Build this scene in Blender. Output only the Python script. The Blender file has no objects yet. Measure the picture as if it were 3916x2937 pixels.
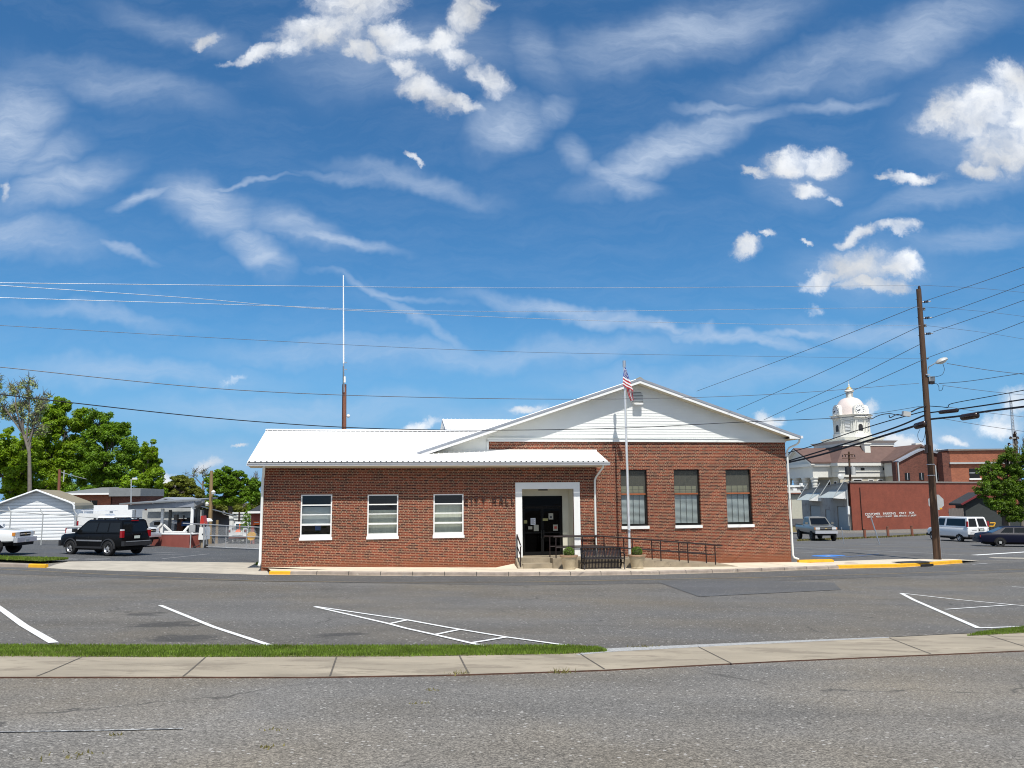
import bpy, bmesh, math, random
from mathutils import Vector, Matrix
random.seed(7)
R=math.radians
SC=bpy.context.scene; COL=SC.collection
# ------------------------------------------------------------------ camera model (photo pixels, 3916 wide)
F=3098.0; CX,CY=1958.0,1468.5; E=3.0
PITCH=math.atan((1903-1468.5)/F); ROLL=0.009
_cp,_sp=math.cos(PITCH),math.sin(PITCH); _cr,_sr=math.cos(ROLL),math.sin(ROLL)
FW=Vector((0,_cp,_sp)); _u0=Vector((0,-_sp,_cp)); _r0=Vector((1,0,0))
RT=_r0*_cr-_u0*_sr; UP=_u0*_cr+_r0*_sr
def ray(x,y): return FW+RT*((x-CX)/F)-UP*((y-CY)/F)
KN=[(0,1.5),(4,1.38),(7,1.14),(10,.9),(16,.5),(24,.14),(30,-.02),(45,-.1),(60,-.3),(80,-.62),(120,-.85),(900,-.85)]
def base(y):
    if y<=0: return 1.5
    for (a,va),(b,vb) in zip(KN,KN[1:]):
        if y<=b: return va+(vb-va)*(y-a)/(b-a)
    return KN[-1][1]
def sst(a,b,x):
    t=max(0,min(1,(x-a)/(b-a))); return t*t*(3-2*t)
def H(x,y): return base(y)-.015*max(-60,min(60,x))-.85*sst(55,74,y)*sst(-34,-28,x)*sst(-10,-16,x)
def gp(px,py,dz=0.0):
    r=ray(px,py); t0=t=.5
    while t<700:
        p=Vector((r.x*t,r.y*t,E+r.z*t))
        if p.z<H(p.x,p.y)+dz:
            a,b=t0,t
            for _ in range(36):
                m=(a+b)/2; p=Vector((r.x*m,r.y*m,E+r.z*m))
                if p.z<H(p.x,p.y)+dz: b=m
                else: a=m
            return p
        t0=t; t+=.25 if t<60 else 1
    return Vector((r.x*700,r.y*700,-1))
def at(px,py,Y):
    r=ray(px,py); t=Y/r.y; return Vector((r.x*t,Y,E+r.z*t))
def ph(Y): return Y/F*1.0      # metres per photo pixel at depth Y
# city hall frame
A=Vector((-10.3,33.6,0)); AL=R(10)
U=Vector((math.cos(AL),math.sin(AL),0)); N=Vector((-math.sin(AL),math.cos(AL),0))
def fac(px,py,n=0.0):
    r=ray(px,py); t=(n+A.dot(N))/(r.x*N.x+r.y*N.y)
    p=Vector((r.x*t,r.y*t,E+r.z*t)); d=p-A
    return d.x*U.x+d.y*U.y,p.z
def W(u,n,z): return A+U*u+N*n+Vector((0,0,z))
ZSK=[(-3,.32),(0,.3),(1.7,.27),(5.3,.17),(10,.05),(14,0),(20,-.07),(24,-.11),(40,-.2)]
def lerpk(K,x):
    if x<=K[0][0]: return K[0][1]
    for (a,va),(b,vb) in zip(K,K[1:]):
        if x<=b: return va+(vb-va)*(x-a)/(b-a)
    return K[-1][1]
def ZS(u): return lerpk(ZSK,u)

# ------------------------------------------------------------------ mesh builder
class MB:
    def __init__(s): s.v=[]; s.f=[]; s.m=None
    def add(s,vs,fs):
        o=len(s.v); s.v+= [tuple(x) for x in vs]; s.f+=[tuple(i+o for i in f) for f in fs]; return s
    def quad(s,a,b,c,d): return s.add([a,b,c,d],[(0,1,2,3)])
    def poly(s,pts): return s.add(pts,[tuple(range(len(pts)))])
    def box(s,x0,x1,y0,y1,z0,z1):
        return s.add([(x0,y0,z0),(x1,y0,z0),(x1,y1,z0),(x0,y1,z0),(x0,y0,z1),(x1,y0,z1),(x1,y1,z1),(x0,y1,z1)],
            [(0,3,2,1),(4,5,6,7),(0,1,5,4),(1,2,6,5),(2,3,7,6),(3,0,4,7)])
    def hexa(s,b,t):
        return s.add(list(b)+list(t),[(3,2,1,0),(4,5,6,7),(0,1,5,4),(1,2,6,5),(2,3,7,6),(3,0,4,7)])
    def cyl(s,p0,p1,r0,r1=None,n=10,cap=True):
        r1=r0 if r1 is None else r1
        p0=Vector(p0);p1=Vector(p1);d=(p1-p0).normalized()
        a=d.orthogonal().normalized();b=d.cross(a)
        vs=[]
        for p,r in((p0,r0),(p1,r1)):
            for i in range(n):
                t=2*math.pi*i/n; vs.append(p+a*(r*math.cos(t))+b*(r*math.sin(t)))
        fs=[(i,(i+1)%n,n+(i+1)%n,n+i) for i in range(n)]
        if cap: fs+=[tuple(range(n))[::-1],tuple(range(n,2*n))]
        return s.add(vs,fs)
    def tube(s,pts,r,n=6):
        pts=[Vector(p) for p in pts]; k=len(pts); vs=[]
        rr=r if isinstance(r,(list,tuple)) else [r]*k
        a=None
        for i,p in enumerate(pts):
            d=(pts[min(i+1,k-1)]-pts[max(i-1,0)]).normalized()
            if a is None: a=d.orthogonal().normalized()
            else:
                a=(a-d*a.dot(d)); a=a.normalized() if a.length>1e-6 else d.orthogonal().normalized()
            b=d.cross(a)
            for j in range(n):
                t=2*math.pi*j/n; vs.append(p+a*(rr[i]*math.cos(t))+b*(rr[i]*math.sin(t)))
        fs=[]
        for i in range(k-1):
            for j in range(n): fs.append((i*n+j,i*n+(j+1)%n,(i+1)*n+(j+1)%n,(i+1)*n+j))
        fs+=[tuple(range(n))[::-1],tuple(range((k-1)*n,k*n))]
        return s.add(vs,fs)
    def lathe(s,prof,c=(0,0,0),n=20,axis='z',cap=True):
        vs=[]
        for r,z in prof:
            for i in range(n):
                t=2*math.pi*i/n; x,y=r*math.cos(t),r*math.sin(t)
                p=(x,y,z) if axis=='z' else ((x,z,y) if axis=='y' else (z,x,y))
                vs.append((p[0]+c[0],p[1]+c[1],p[2]+c[2]))
        k=len(prof); fs=[]
        for i in range(k-1):
            for j in range(n): fs.append((i*n+j,i*n+(j+1)%n,(i+1)*n+(j+1)%n,(i+1)*n+j))
        if cap and prof[0][0]>1e-4: fs.append(tuple(range(n))[::-1])
        if cap and prof[-1][0]>1e-4: fs.append(tuple(range((k-1)*n,k*n)))
        return s.add(vs,fs)
    def prism(s,pts,y0,y1):          # polygon in x,z extruded along y
        n=len(pts); vs=[(x,y0,z) for x,z in pts]+[(x,y1,z) for x,z in pts]
        return s.add(vs,[tuple(range(n)),tuple(range(n,2*n))[::-1]]+[(i,n+i,n+(i+1)%n,(i+1)%n) for i in range(n)])
    def prismx(s,pts,x0,x1):         # polygon in y,z extruded along x
        n=len(pts); vs=[(x0,y,z) for y,z in pts]+[(x1,y,z) for y,z in pts]
        return s.add(vs,[tuple(range(n)),tuple(range(n,2*n))[::-1]]+[(i,n+i,n+(i+1)%n,(i+1)%n) for i in range(n)])
    def ball(s,c,r,n=8,sz=1.0):
        return s.lathe([(max(1e-5,r*math.sin(math.pi*i/n)),-r*sz*math.cos(math.pi*i/n)) for i in range(n+1)],c,n*2)
    def wall(s,x0,x1,z0,z1,holes,y=0.0,depth=.15):
        xs=sorted(set([x0,x1]+[h[0] for h in holes]+[h[1] for h in holes]))
        zs=sorted(set([z0,z1]+[h[2] for h in holes]+[h[3] for h in holes]))
        for a,b in zip(xs,xs[1:]):
            for c,d in zip(zs,zs[1:]):
                mx,mz=(a+b)/2,(c+d)/2
                if any(h[0]<mx<h[1] and h[2]<mz<h[3] for h in holes): continue
                s.quad((a,y,c),(b,y,c),(b,y,d),(a,y,d))
        for h in holes:
            a,b,c,d=h[:4]; q=y+depth
            s.quad((a,y,c),(a,q,c),(a,q,d),(a,y,d)); s.quad((b,y,c),(b,y,d),(b,q,d),(b,q,c))
            s.quad((a,y,d),(a,q,d),(b,q,d),(b,y,d)); s.quad((a,y,c),(b,y,c),(b,q,c),(a,q,c))
        return s
    def xf(s,M): s.v=[tuple(M@Vector(p)) for p in s.v]; return s
    def build(s,name,mat,parent=None,smooth=None,**tags):
        me=bpy.data.meshes.new(name); me.from_pydata(s.v,[],s.f)
        bm=bmesh.new(); bm.from_mesh(me); bmesh.ops.recalc_face_normals(bm,faces=bm.faces) if len(s.f)<6000 else None
        bm.to_mesh(me); bm.free()
        me.materials.append(mat)
        if smooth is not None:
            me.polygons.foreach_set('use_smooth',[True]*len(me.polygons)); me.set_sharp_from_angle(angle=R(smooth))
        me.update()
        o=bpy.data.objects.new(name,me); COL.objects.link(o)
        if parent is not None: o.parent=parent
        for k,v in tags.items(): o[k]=v
        return o
def tag(o,label,cat,group=None):
    o['label']=label; o['category']=cat
    if group: o['group']=group
    return o
def thing(name,label,cat,loc=(0,0,0),rz=0.0,group=None):
    o=bpy.data.objects.new(name,None); COL.objects.link(o); o.empty_display_size=.3
    o.location=loc; o.rotation_euler=(0,0,rz); return tag(o,label,cat,group)
def copy_tree(o,parent=None):
    c=o.copy(); COL.objects.link(c)
    if parent is not None: c.parent=parent
    for ch in [x for x in COL.objects if x.parent==o]: copy_tree(ch,c)
    return c
def struct(o): o['kind']='structure'; return o

# ------------------------------------------------------------------ materials
def newmat(name):
    m=bpy.data.materials.new(name); m.use_nodes=True; nt=m.node_tree
    for n in list(nt.nodes): nt.nodes.remove(n)
    out=nt.nodes.new('ShaderNodeOutputMaterial'); b=nt.nodes.new('ShaderNodeBsdfPrincipled')
    nt.links.new(b.outputs[0],out.inputs[0]); return m,nt,b
def nd(nt,t,**kw):
    n=nt.nodes.new(t)
    for k,v in kw.items():
        if k.startswith('i_'): n.inputs[k[2:].replace('_',' ')].default_value=v
        else: setattr(n,k,v)
    return n
def c4(c): return (c[0],c[1],c[2],1)
def mat(name,c,rough=.6,metal=0,var=.12,scale=3.0,bump=0.0,bscale=60,spec=.5,coat=0,alpha=None,island=0.0,stretch=None,c2=None,thr=None):
    """principled with a little noise variation between shades of one colour (and an optional second, worn colour)"""
    m,nt,b=newmat(name); L=nt.links.new
    tc=nd(nt,'ShaderNodeTexCoord'); src=tc.outputs['Object']
    if stretch:
        mp=nd(nt,'ShaderNodeMapping'); mp.inputs['Scale'].default_value=stretch; L(src,mp.inputs[0]); src=mp.outputs[0]
    no=nd(nt,'ShaderNodeTexNoise',i_Scale=scale,i_Detail=5.0,i_Roughness=.6); L(src,no.inputs['Vector'])
    cr=nd(nt,'ShaderNodeValToRGB'); L(no.outputs[0],cr.inputs[0])
    cr.color_ramp.elements[0].position=.3; cr.color_ramp.elements[1].position=.7
    cr.color_ramp.elements[0].color=c4([x*(1-var) for x in c]); cr.color_ramp.elements[1].color=c4([min(1,x*(1+var)) for x in c])
    col=cr.outputs[0]
    if c2:
        n2=nd(nt,'ShaderNodeTexNoise',i_Scale=scale*1.7,i_Detail=8.0,i_Roughness=.7); L(src,n2.inputs['Vector'])
        mr=nd(nt,'ShaderNodeMapRange'); mr.inputs[1].default_value=thr; mr.inputs[2].default_value=thr+.08; L(n2.outputs[0],mr.inputs[0])
        mx=nd(nt,'ShaderNodeMix',data_type='RGBA'); L(mr.outputs[0],mx.inputs[0]); L(col,mx.inputs[6]); mx.inputs[7].default_value=c4(c2); col=mx.outputs[2]
    if island:
        g=nd(nt,'ShaderNodeNewGeometry'); hs=nd(nt,'ShaderNodeHueSaturation'); mr=nd(nt,'ShaderNodeMapRange')
        mr.inputs[3].default_value=1-island; mr.inputs[4].default_value=1+island
        L(g.outputs['Random Per Island'],mr.inputs[0]); L(mr.outputs[0],hs.inputs['Value']); L(col,hs.inputs['Color']); col=hs.outputs[0]
    L(col,b.inputs['Base Color'])
    b.inputs['Roughness'].default_value=rough; b.inputs['Metallic'].default_value=metal; b.inputs['Specular IOR Level'].default_value=spec
    if coat: b.inputs['Coat Weight'].default_value=coat; b.inputs['Coat Roughness'].default_value=.04
    if bump:
        n3=nd(nt,'ShaderNodeTexNoise',i_Scale=bscale,i_Detail=4.0); L(src,n3.inputs['Vector'])
        bp=nd(nt,'ShaderNodeBump',i_Strength=bump,i_Distance=.02); L(n3.outputs[0],bp.inputs['Height']); L(bp.outputs[0],b.inputs['Normal'])
    return m
def brickmat(name,ca,cb,mortar,bw=.213,rh=.0677,ms=.011,dirt=True,dark=None):
    m,nt,b=newmat(name); L=nt.links.new
    tc=nd(nt,'ShaderNodeTexCoord'); sx=nd(nt,'ShaderNodeSeparateXYZ'); L(tc.outputs['Object'],sx.inputs[0])
    ad=nd(nt,'ShaderNodeMath',operation='ADD'); L(sx.outputs[0],ad.inputs[0]); L(sx.outputs[1],ad.inputs[1])
    cb_=nd(nt,'ShaderNodeCombineXYZ'); L(ad.outputs[0],cb_.inputs[0]); L(sx.outputs[2],cb_.inputs[1])
    br=nd(nt,'ShaderNodeTexBrick'); br.offset=.5; br.squash=.5; br.squash_frequency=6; L(cb_.outputs[0],br.inputs['Vector'])
    br.inputs['Scale'].default_value=1; br.inputs['Brick Width'].default_value=bw; br.inputs['Row Height'].default_value=rh
    br.inputs['Mortar Size'].default_value=ms; br.inputs['Mortar Smooth'].default_value=.15; br.inputs['Bias'].default_value=-.1
    br.inputs['Color1'].default_value=c4(ca); br.inputs['Color2'].default_value=c4(cb); br.inputs['Mortar'].default_value=c4(mortar)
    # clumps of darker, purplish burnt bricks
    br2=nd(nt,'ShaderNodeTexBrick'); br2.offset=.5; br2.squash=.5; br2.squash_frequency=6; L(cb_.outputs[0],br2.inputs['Vector'])
    for k,v in(('Scale',1),('Brick Width',bw),('Row Height',rh),('Mortar Size',0.0),('Bias',-.35)): br2.inputs[k].default_value=v
    br2.inputs['Color1'].default_value=(1,1,1,1); br2.inputs['Color2'].default_value=c4(dark or (.42,.3,.38)); br2.inputs['Mortar'].default_value=(1,1,1,1)
    mu=nd(nt,'ShaderNodeMix',data_type='RGBA',blend_type='MULTIPLY'); mu.inputs[0].default_value=.8
    L(br.outputs[0],mu.inputs[6]); L(br2.outputs[0],mu.inputs[7]); col=mu.outputs[2]
    mo=nd(nt,'ShaderNodeMix',data_type='RGBA'); L(br.outputs['Fac'],mo.inputs[0]); L(col,mo.inputs[6]); mo.inputs[7].default_value=c4(mortar); col=mo.outputs[2]
    no=nd(nt,'ShaderNodeTexNoise',i_Scale=.7,i_Detail=6.0,i_Roughness=.65); L(tc.outputs['Object'],no.inputs['Vector'])
    mr=nd(nt,'ShaderNodeMapRange'); mr.inputs[1].default_value=.3; mr.inputs[2].default_value=.7; mr.inputs[3].default_value=.82; mr.inputs[4].default_value=1.12; L(no.outputs[0],mr.inputs[0])
    hs=nd(nt,'ShaderNodeHueSaturation'); L(mr.outputs[0],hs.inputs['Value']); L(col,hs.inputs['Color']); col=hs.outputs[0]
    if dirt:   # red-clay splash stain on the lowest courses
        n2=nd(nt,'ShaderNodeTexNoise',i_Scale=1.6,i_Detail=5.0); L(tc.outputs['Object'],n2.inputs['Vector'])
        a1=nd(nt,'ShaderNodeMath',operation='MULTIPLY_ADD'); L(n2.outputs[0],a1.inputs[0]); a1.inputs[1].default_value=.9; L(sx.outputs[2],a1.inputs[2])
        m2=nd(nt,'ShaderNodeMapRange'); m2.inputs[1].default_value=1.05; m2.inputs[2].default_value=.5; m2.inputs[3].default_value=0; m2.inputs[4].default_value=.8; L(a1.outputs[0],m2.inputs[0])
        mx=nd(nt,'ShaderNodeMix',data_type='RGBA'); L(m2.outputs[0],mx.inputs[0]); L(col,mx.inputs[6]); mx.inputs[7].default_value=c4((.2,.062,.024)); col=mx.outputs[2]
    L(col,b.inputs['Base Color']); b.inputs['Roughness'].default_value=.85
    bp=nd(nt,'ShaderNodeBump',i_Strength=.5,i_Distance=.008); iv=nd(nt,'ShaderNodeMath',operation='SUBTRACT'); iv.inputs[0].default_value=1; L(br.outputs['Fac'],iv.inputs[1]); L(iv.outputs[0],bp.inputs['Height']); L(bp.outputs[0],b.inputs['Normal'])
    return m
def glassmat(name,tint=(.9,.95,.95),refl=.12,thru=.85,mx_=None):
    m=bpy.data.materials.new(name); m.use_nodes=True; nt=m.node_tree; L=nt.links.new
    for n in list(nt.nodes): nt.nodes.remove(n)
    out=nd(nt,'ShaderNodeOutputMaterial'); t=nd(nt,'ShaderNodeBsdfTransparent'); g=nd(nt,'ShaderNodeBsdfGlossy'); g.inputs['Roughness'].default_value=.02
    t.inputs[0].default_value=c4([x*thru for x in tint]); lw=nd(nt,'ShaderNodeLayerWeight'); lw.inputs[0].default_value=.25
    no=nd(nt,'ShaderNodeTexNoise',i_Scale=1.3); bp=nd(nt,'ShaderNodeBump',i_Strength=.06,i_Distance=.05); L(no.outputs[0],bp.inputs['Height']); L(bp.outputs[0],g.inputs['Normal'])
    mr=nd(nt,'ShaderNodeMapRange'); mr.inputs[3].default_value=refl*.5; mr.inputs[4].default_value=mx_ or min(1,refl*3+.4); L(lw.outputs['Fresnel'],mr.inputs[0])
    mx=nd(nt,'ShaderNodeMixShader'); L(mr.outputs[0],mx.inputs[0]); L(t.outputs[0],mx.inputs[1]); L(g.outputs[0],mx.inputs[2]); L(mx.outputs[0],out.inputs[0]); return m
def asphalt(name,c,spk=.5,spscale=55,warm=0.0,patch=.16,crack=.5,blot=None):
    m,nt,b=newmat(name); L=nt.links.new
    tc=nd(nt,'ShaderNodeTexCoord'); V=tc.outputs['Object']
    n1=nd(nt,'ShaderNodeTexNoise',i_Scale=.35,i_Detail=6.0,i_Roughness=.62); L(V,n1.inputs['Vector'])
    mp=nd(nt,'ShaderNodeMapping'); mp.inputs['Scale'].default_value=(.06,.55,1); L(V,mp.inputs[0])
    n1b=nd(nt,'ShaderNodeTexNoise',i_Scale=1.0,i_Detail=4.0,i_Roughness=.6); L(mp.outputs[0],n1b.inputs['Vector'])
    av=nd(nt,'ShaderNodeMath',operation='ADD'); L(n1.outputs[0],av.inputs[0]); L(n1b.outputs[0],av.inputs[1])
    mr=nd(nt,'ShaderNodeMapRange'); mr.inputs[1].default_value=.7; mr.inputs[2].default_value=1.3; mr.inputs[3].default_value=1-patch; mr.inputs[4].default_value=1+patch; L(av.outputs[0],mr.inputs[0])
    n2=nd(nt,'ShaderNodeTexNoise',i_Scale=spscale,i_Detail=3.0,i_Roughness=.75); L(V,n2.inputs['Vector'])
    m2=nd(nt,'ShaderNodeMapRange'); m2.inputs[1].default_value=.33; m2.inputs[2].default_value=.67; m2.inputs[3].default_value=1-spk; m2.inputs[4].default_value=1+spk; L(n2.outputs[0],m2.inputs[0])
    vo=nd(nt,'ShaderNodeTexVoronoi',i_Scale=spscale*.9); L(V,vo.inputs['Vector'])
    m3=nd(nt,'ShaderNodeMapRange'); m3.inputs[1].default_value=.0; m3.inputs[2].default_value=1; m3.inputs[3].default_value=1-spk*.6; m3.inputs[4].default_value=1+spk*.6
    sp=nd(nt,'ShaderNodeSeparateColor'); L(vo.outputs['Color'],sp.inputs[0]); L(sp.outputs[0],m3.inputs[0])
    a=nd(nt,'ShaderNodeMath',operation='MULTIPLY'); L(mr.outputs[0],a.inputs[0]); L(m2.outputs[0],a.inputs[1])
    a2=nd(nt,'ShaderNodeMath',operation='MULTIPLY'); L(a.outputs[0],a2.inputs[0]); L(m3.outputs[0],a2.inputs[1])
    n5=nd(nt,'ShaderNodeTexNoise',i_Scale=.25,i_Detail=3.0); L(V,n5.inputs['Vector'])
    mx=nd(nt,'ShaderNodeMix',data_type='RGBA'); m5=nd(nt,'ShaderNodeMapRange'); m5.inputs[1].default_value=.4; m5.inputs[2].default_value=.65; L(n5.outputs[0],m5.inputs[0]); L(m5.outputs[0],mx.inputs[0])
    mx.inputs[6].default_value=c4(c); mx.inputs[7].default_value=c4((c[0]*(1.06+warm),c[1]*(1.02+warm*.4),c[2]*(.95-warm*.5)))
    hs=nd(nt,'ShaderNodeHueSaturation'); L(mx.outputs[2],hs.inputs['Color']); L(a2.outputs[0],hs.inputs['Value']); col=hs.outputs[0]
    # scattered pale stones in the worn surface
    vs_=nd(nt,'ShaderNodeTexVoronoi',i_Scale=spscale*.35); L(V,vs_.inputs['Vector']); ss_=nd(nt,'ShaderNodeSeparateColor'); L(vs_.outputs['Color'],ss_.inputs[0])
    g1=nd(nt,'ShaderNodeMath',operation='GREATER_THAN'); L(ss_.outputs[1],g1.inputs[0]); g1.inputs[1].default_value=.9; g2=nd(nt,'ShaderNodeMath',operation='LESS_THAN'); L(vs_.outputs['Distance'],g2.inputs[0]); g2.inputs[1].default_value=.3
    g3=nd(nt,'ShaderNodeMath',operation='MULTIPLY'); L(g1.outputs[0],g3.inputs[0]); L(g2.outputs[0],g3.inputs[1]); g4=nd(nt,'ShaderNodeMix',data_type='RGBA'); L(g3.outputs[0],g4.inputs[0]); L(col,g4.inputs[6]); g4.inputs[7].default_value=(.42,.4,.37,1); col=g4.outputs[2]
    if crack:
        wv=nd(nt,'ShaderNodeTexNoise',i_Scale=.8,i_Detail=4.0); L(V,wv.inputs['Vector'])
        vm=nd(nt,'ShaderNodeVectorMath',operation='MULTIPLY_ADD'); L(wv.outputs[1],vm.inputs[0]); vm.inputs[1].default_value=(1.6,1.6,0); L(V,vm.inputs[2])
        vc=nd(nt,'ShaderNodeTexVoronoi',feature='DISTANCE_TO_EDGE',i_Scale=.28); L(vm.outputs[0],vc.inputs['Vector'])
        mc=nd(nt,'ShaderNodeMapRange'); mc.inputs[1].default_value=.0; mc.inputs[2].default_value=.0085; mc.inputs[3].default_value=1; mc.inputs[4].default_value=0; L(vc.outputs[0],mc.inputs[0])
        nm=nd(nt,'ShaderNodeTexNoise',i_Scale=.33,i_Detail=2.0); L(V,nm.inputs['Vector'])
        mm=nd(nt,'ShaderNodeMapRange'); mm.inputs[1].default_value=.5; mm.inputs[2].default_value=.62; mm.inputs[4].default_value=crack; L(nm.outputs[0],mm.inputs[0])
        mu=nd(nt,'ShaderNodeMath',operation='MULTIPLY'); L(mc.outputs[0],mu.inputs[0]); L(mm.outputs[0],mu.inputs[1])
        mk=nd(nt,'ShaderNodeMix',data_type='RGBA'); L(mu.outputs[0],mk.inputs[0]); L(col,mk.inputs[6]); mk.inputs[7].default_value=c4([x*.35 for x in c]); col=mk.outputs[2]
    if blot:   # oil drips where cars stand: list of (x,y,r)
        for (bx,by,brr) in blot:
            sb=nd(nt,'ShaderNodeVectorMath',operation='SUBTRACT'); L(V,sb.inputs[0]); sb.inputs[1].default_value=(bx,by,0)
            sm=nd(nt,'ShaderNodeVectorMath',operation='MULTIPLY'); L(sb.outputs[0],sm.inputs[0]); sm.inputs[1].default_value=(1/brr,1/brr,0)
            ln=nd(nt,'ShaderNodeVectorMath',operation='LENGTH'); L(sm.outputs[0],ln.inputs[0])
            nb=nd(nt,'ShaderNodeTexNoise',i_Scale=2.6,i_Detail=4.0); L(V,nb.inputs['Vector'])
            ma=nd(nt,'ShaderNodeMath',operation='MULTIPLY_ADD'); L(nb.outputs[0],ma.inputs[0]); ma.inputs[1].default_value=-2.6; ma.inputs[2].default_value=2.3
            su=nd(nt,'ShaderNodeMath',operation='SUBTRACT'); L(ma.outputs[0],su.inputs[0]); L(ln.outputs['Value'],su.inputs[1])
            mb=nd(nt,'ShaderNodeMapRange'); mb.inputs[1].default_value=.0; mb.inputs[2].default_value=.5; mb.inputs[4].default_value=.6; L(su.outputs[0],mb.inputs[0])
            mk=nd(nt,'ShaderNodeMix',data_type='RGBA'); L(mb.outputs[0],mk.inputs[0]); L(col,mk.inputs[6]); mk.inputs[7].default_value=(.035,.035,.035,1); col=mk.outputs[2]
    L(col,b.inputs['Base Color']); b.inputs['Roughness'].default_value=.9; b.inputs['Specular IOR Level'].default_value=.25
    bp=nd(nt,'ShaderNodeBump',i_Strength=.35,i_Distance=.01); L(n2.outputs[0],bp.inputs['Height']); L(bp.outputs[0],b.inputs['Normal'])
    return m
def paintmat(name,c,wear=.42,under=(.13,.13,.125)):
    return mat(name,c,.8,var=.06,scale=9,c2=under,thr=wear+.2)
def leafmat(name,c,tr=.38,**k):
    m=mat(name,c,**k); nt=m.node_tree; L=nt.links.new; b=[n for n in nt.nodes if n.type=='BSDF_PRINCIPLED'][0]; out=[n for n in nt.nodes if n.type=='OUTPUT_MATERIAL'][0]
    src=b.inputs['Base Color'].links[0].from_socket; t=nd(nt,'ShaderNodeBsdfTranslucent'); hs=nd(nt,'ShaderNodeHueSaturation'); hs.inputs['Value'].default_value=1.5; hs.inputs['Hue'].default_value=.485; L(src,hs.inputs['Color']); L(hs.outputs[0],t.inputs[0])
    mx=nd(nt,'ShaderNodeMixShader'); mx.inputs[0].default_value=tr; L(b.outputs[0],mx.inputs[1]); L(t.outputs[0],mx.inputs[2]); L(mx.outputs[0],out.inputs[0]); return m
M={}
M['near_asphalt']=asphalt('near_asphalt',(.165,.156,.142),.62,62,.07,.2,.8)
M['road']=asphalt('road_asphalt',(.127,.122,.114),.5,46,.06,.17,.8,blot=[tuple(gp(690,2445))[:2]+(.75,),tuple(gp(630,2390))[:2]+(.7,),tuple(gp(560,2350))[:2]+(.5,),tuple(gp(1300,2430))[:2]+(.5,)])
M['road_worn']=asphalt('road_wheel_track',(.098,.097,.096),.28,60,0,.14,.3)
M['lot']=asphalt('lot_asphalt',(.08,.085,.092),.26,60,0,.12,.5)
M['rlot']=asphalt('right_lot_asphalt',(.112,.111,.11),.3,60,0,.14,.5)
M['patch']=asphalt('asphalt_patch',(.096,.098,.102),.24,70,0,.12,.3)
M['concrete']=mat('concrete',(.43,.39,.32),.9,var=.16,scale=1.4,bump=.2,c2=(.3,.27,.22),thr=.62)
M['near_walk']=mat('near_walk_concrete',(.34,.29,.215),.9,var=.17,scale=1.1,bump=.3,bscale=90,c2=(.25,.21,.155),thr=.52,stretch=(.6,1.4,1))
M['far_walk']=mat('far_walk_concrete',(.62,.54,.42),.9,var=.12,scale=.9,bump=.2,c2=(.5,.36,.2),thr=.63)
M['kerb']=mat('kerb_concrete',(.3,.25,.21),.9,var=.25,scale=2.5,bump=.2,c2=(.45,.4,.33),thr=.6)
M['yellow']=mat('yellow_paint',(.7,.36,.012),.7,var=.12,scale=4,c2=(.4,.25,.08),thr=.62)
M['joint']=mat('joint_dark',(.05,.045,.04),.95)
M['clay']=mat('clay_dirt',(.09,.045,.03),.95,var=.4,scale=8)
M['jointsoft']=mat('joint_soft',(.11,.095,.075),.95,var=.3,scale=6)
M['white_line']=paintmat('white_road_paint',(.72,.72,.7),.45)
M['thin_white']=paintmat('faded_white_paint',(.42,.42,.42),.36,(.15,.15,.15))
M['yellow_line']=paintmat('faded_yellow_paint',(.26,.2,.1),.34,(.15,.148,.14))
M['blue_paint']=paintmat('blue_road_paint',(.06,.2,.55),.45)
M['steps']=mat('step_concrete',(.29,.24,.17),.9,var=.22,scale=2,bump=.2,c2=(.2,.165,.115),thr=.6)
M['gravel']=mat('pale_gravel',(.36,.36,.35),.95,var=.35,scale=25,bump=.5)
M['grass']=leafmat('grass_blades',(.15,.22,.03),rough=.55,var=.35,scale=2.2,island=.45,c2=(.26,.24,.09),thr=.6,spec=.2)
M['grass_soil']=mat('grass_soil',(.14,.15,.045),.95,var=.3,scale=6)
M['dry_grass']=mat('dry_weeds',(.16,.14,.04),.8,var=.3,scale=4,island=.3)
M['brick']=brickmat('city_hall_brick',(.2,.031,.009),(.052,.01,.006),(.6,.43,.28),ms=.005)
M['oldbrick']=brickmat('painted_red_brick',(.27,.064,.034),(.235,.054,.03),(.23,.07,.042),.25,.09,.012,False,(.85,.8,.8))
M['darkbrick']=brickmat('dark_brick',(.16,.05,.032),(.11,.035,.024),(.15,.07,.05),.25,.09,.012,False)
M['orangebrick']=brickmat('orange_brick',(.36,.11,.05),(.28,.08,.04),(.3,.14,.09),.25,.09,.012,False,(.8,.75,.75))
M['white']=mat('white_paint',(.8,.8,.78),.5,var=.03,scale=2)
M['roof']=mat('white_roof_metal',(.82,.82,.81),.35,var=.03,scale=.6,spec=.5)
M['siding']=mat('white_vinyl_siding',(.76,.77,.74),.5,var=.03,scale=1)
M['cream']=mat('cream_plaster',(.62,.6,.5),.7,var=.05,scale=2)
M['soffit']=mat('soffit_cream',(.6,.55,.42),.7,var=.06,scale=2)
M['gutter']=mat('gutter_white',(.72,.72,.73),.35,var=.04,scale=2)
M['pvc']=mat('white_downspout',(.78,.79,.75),.4,var=.04,scale=3)
M['dark']=mat('dark_interior',(.012,.012,.013),.6)
M['floor_in']=mat('interior_floor',(.05,.045,.04),.7)
M['black_metal']=mat('black_metal',(.018,.014,.016),.35,metal=.3,var=.2,scale=12)
M['rust_rail']=mat('brown_railing',(.016,.008,.008),.5,metal=.3,var=.3,scale=10)
M['bronze']=mat('dark_bronze_frame',(.018,.016,.014),.4,metal=.3)
M['doorframe']=mat('black_door_frame',(.006,.006,.006),.6,spec=.15)
M['letters']=mat('brown_letters',(.028,.01,.008),.55,var=.3,scale=8)
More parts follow.
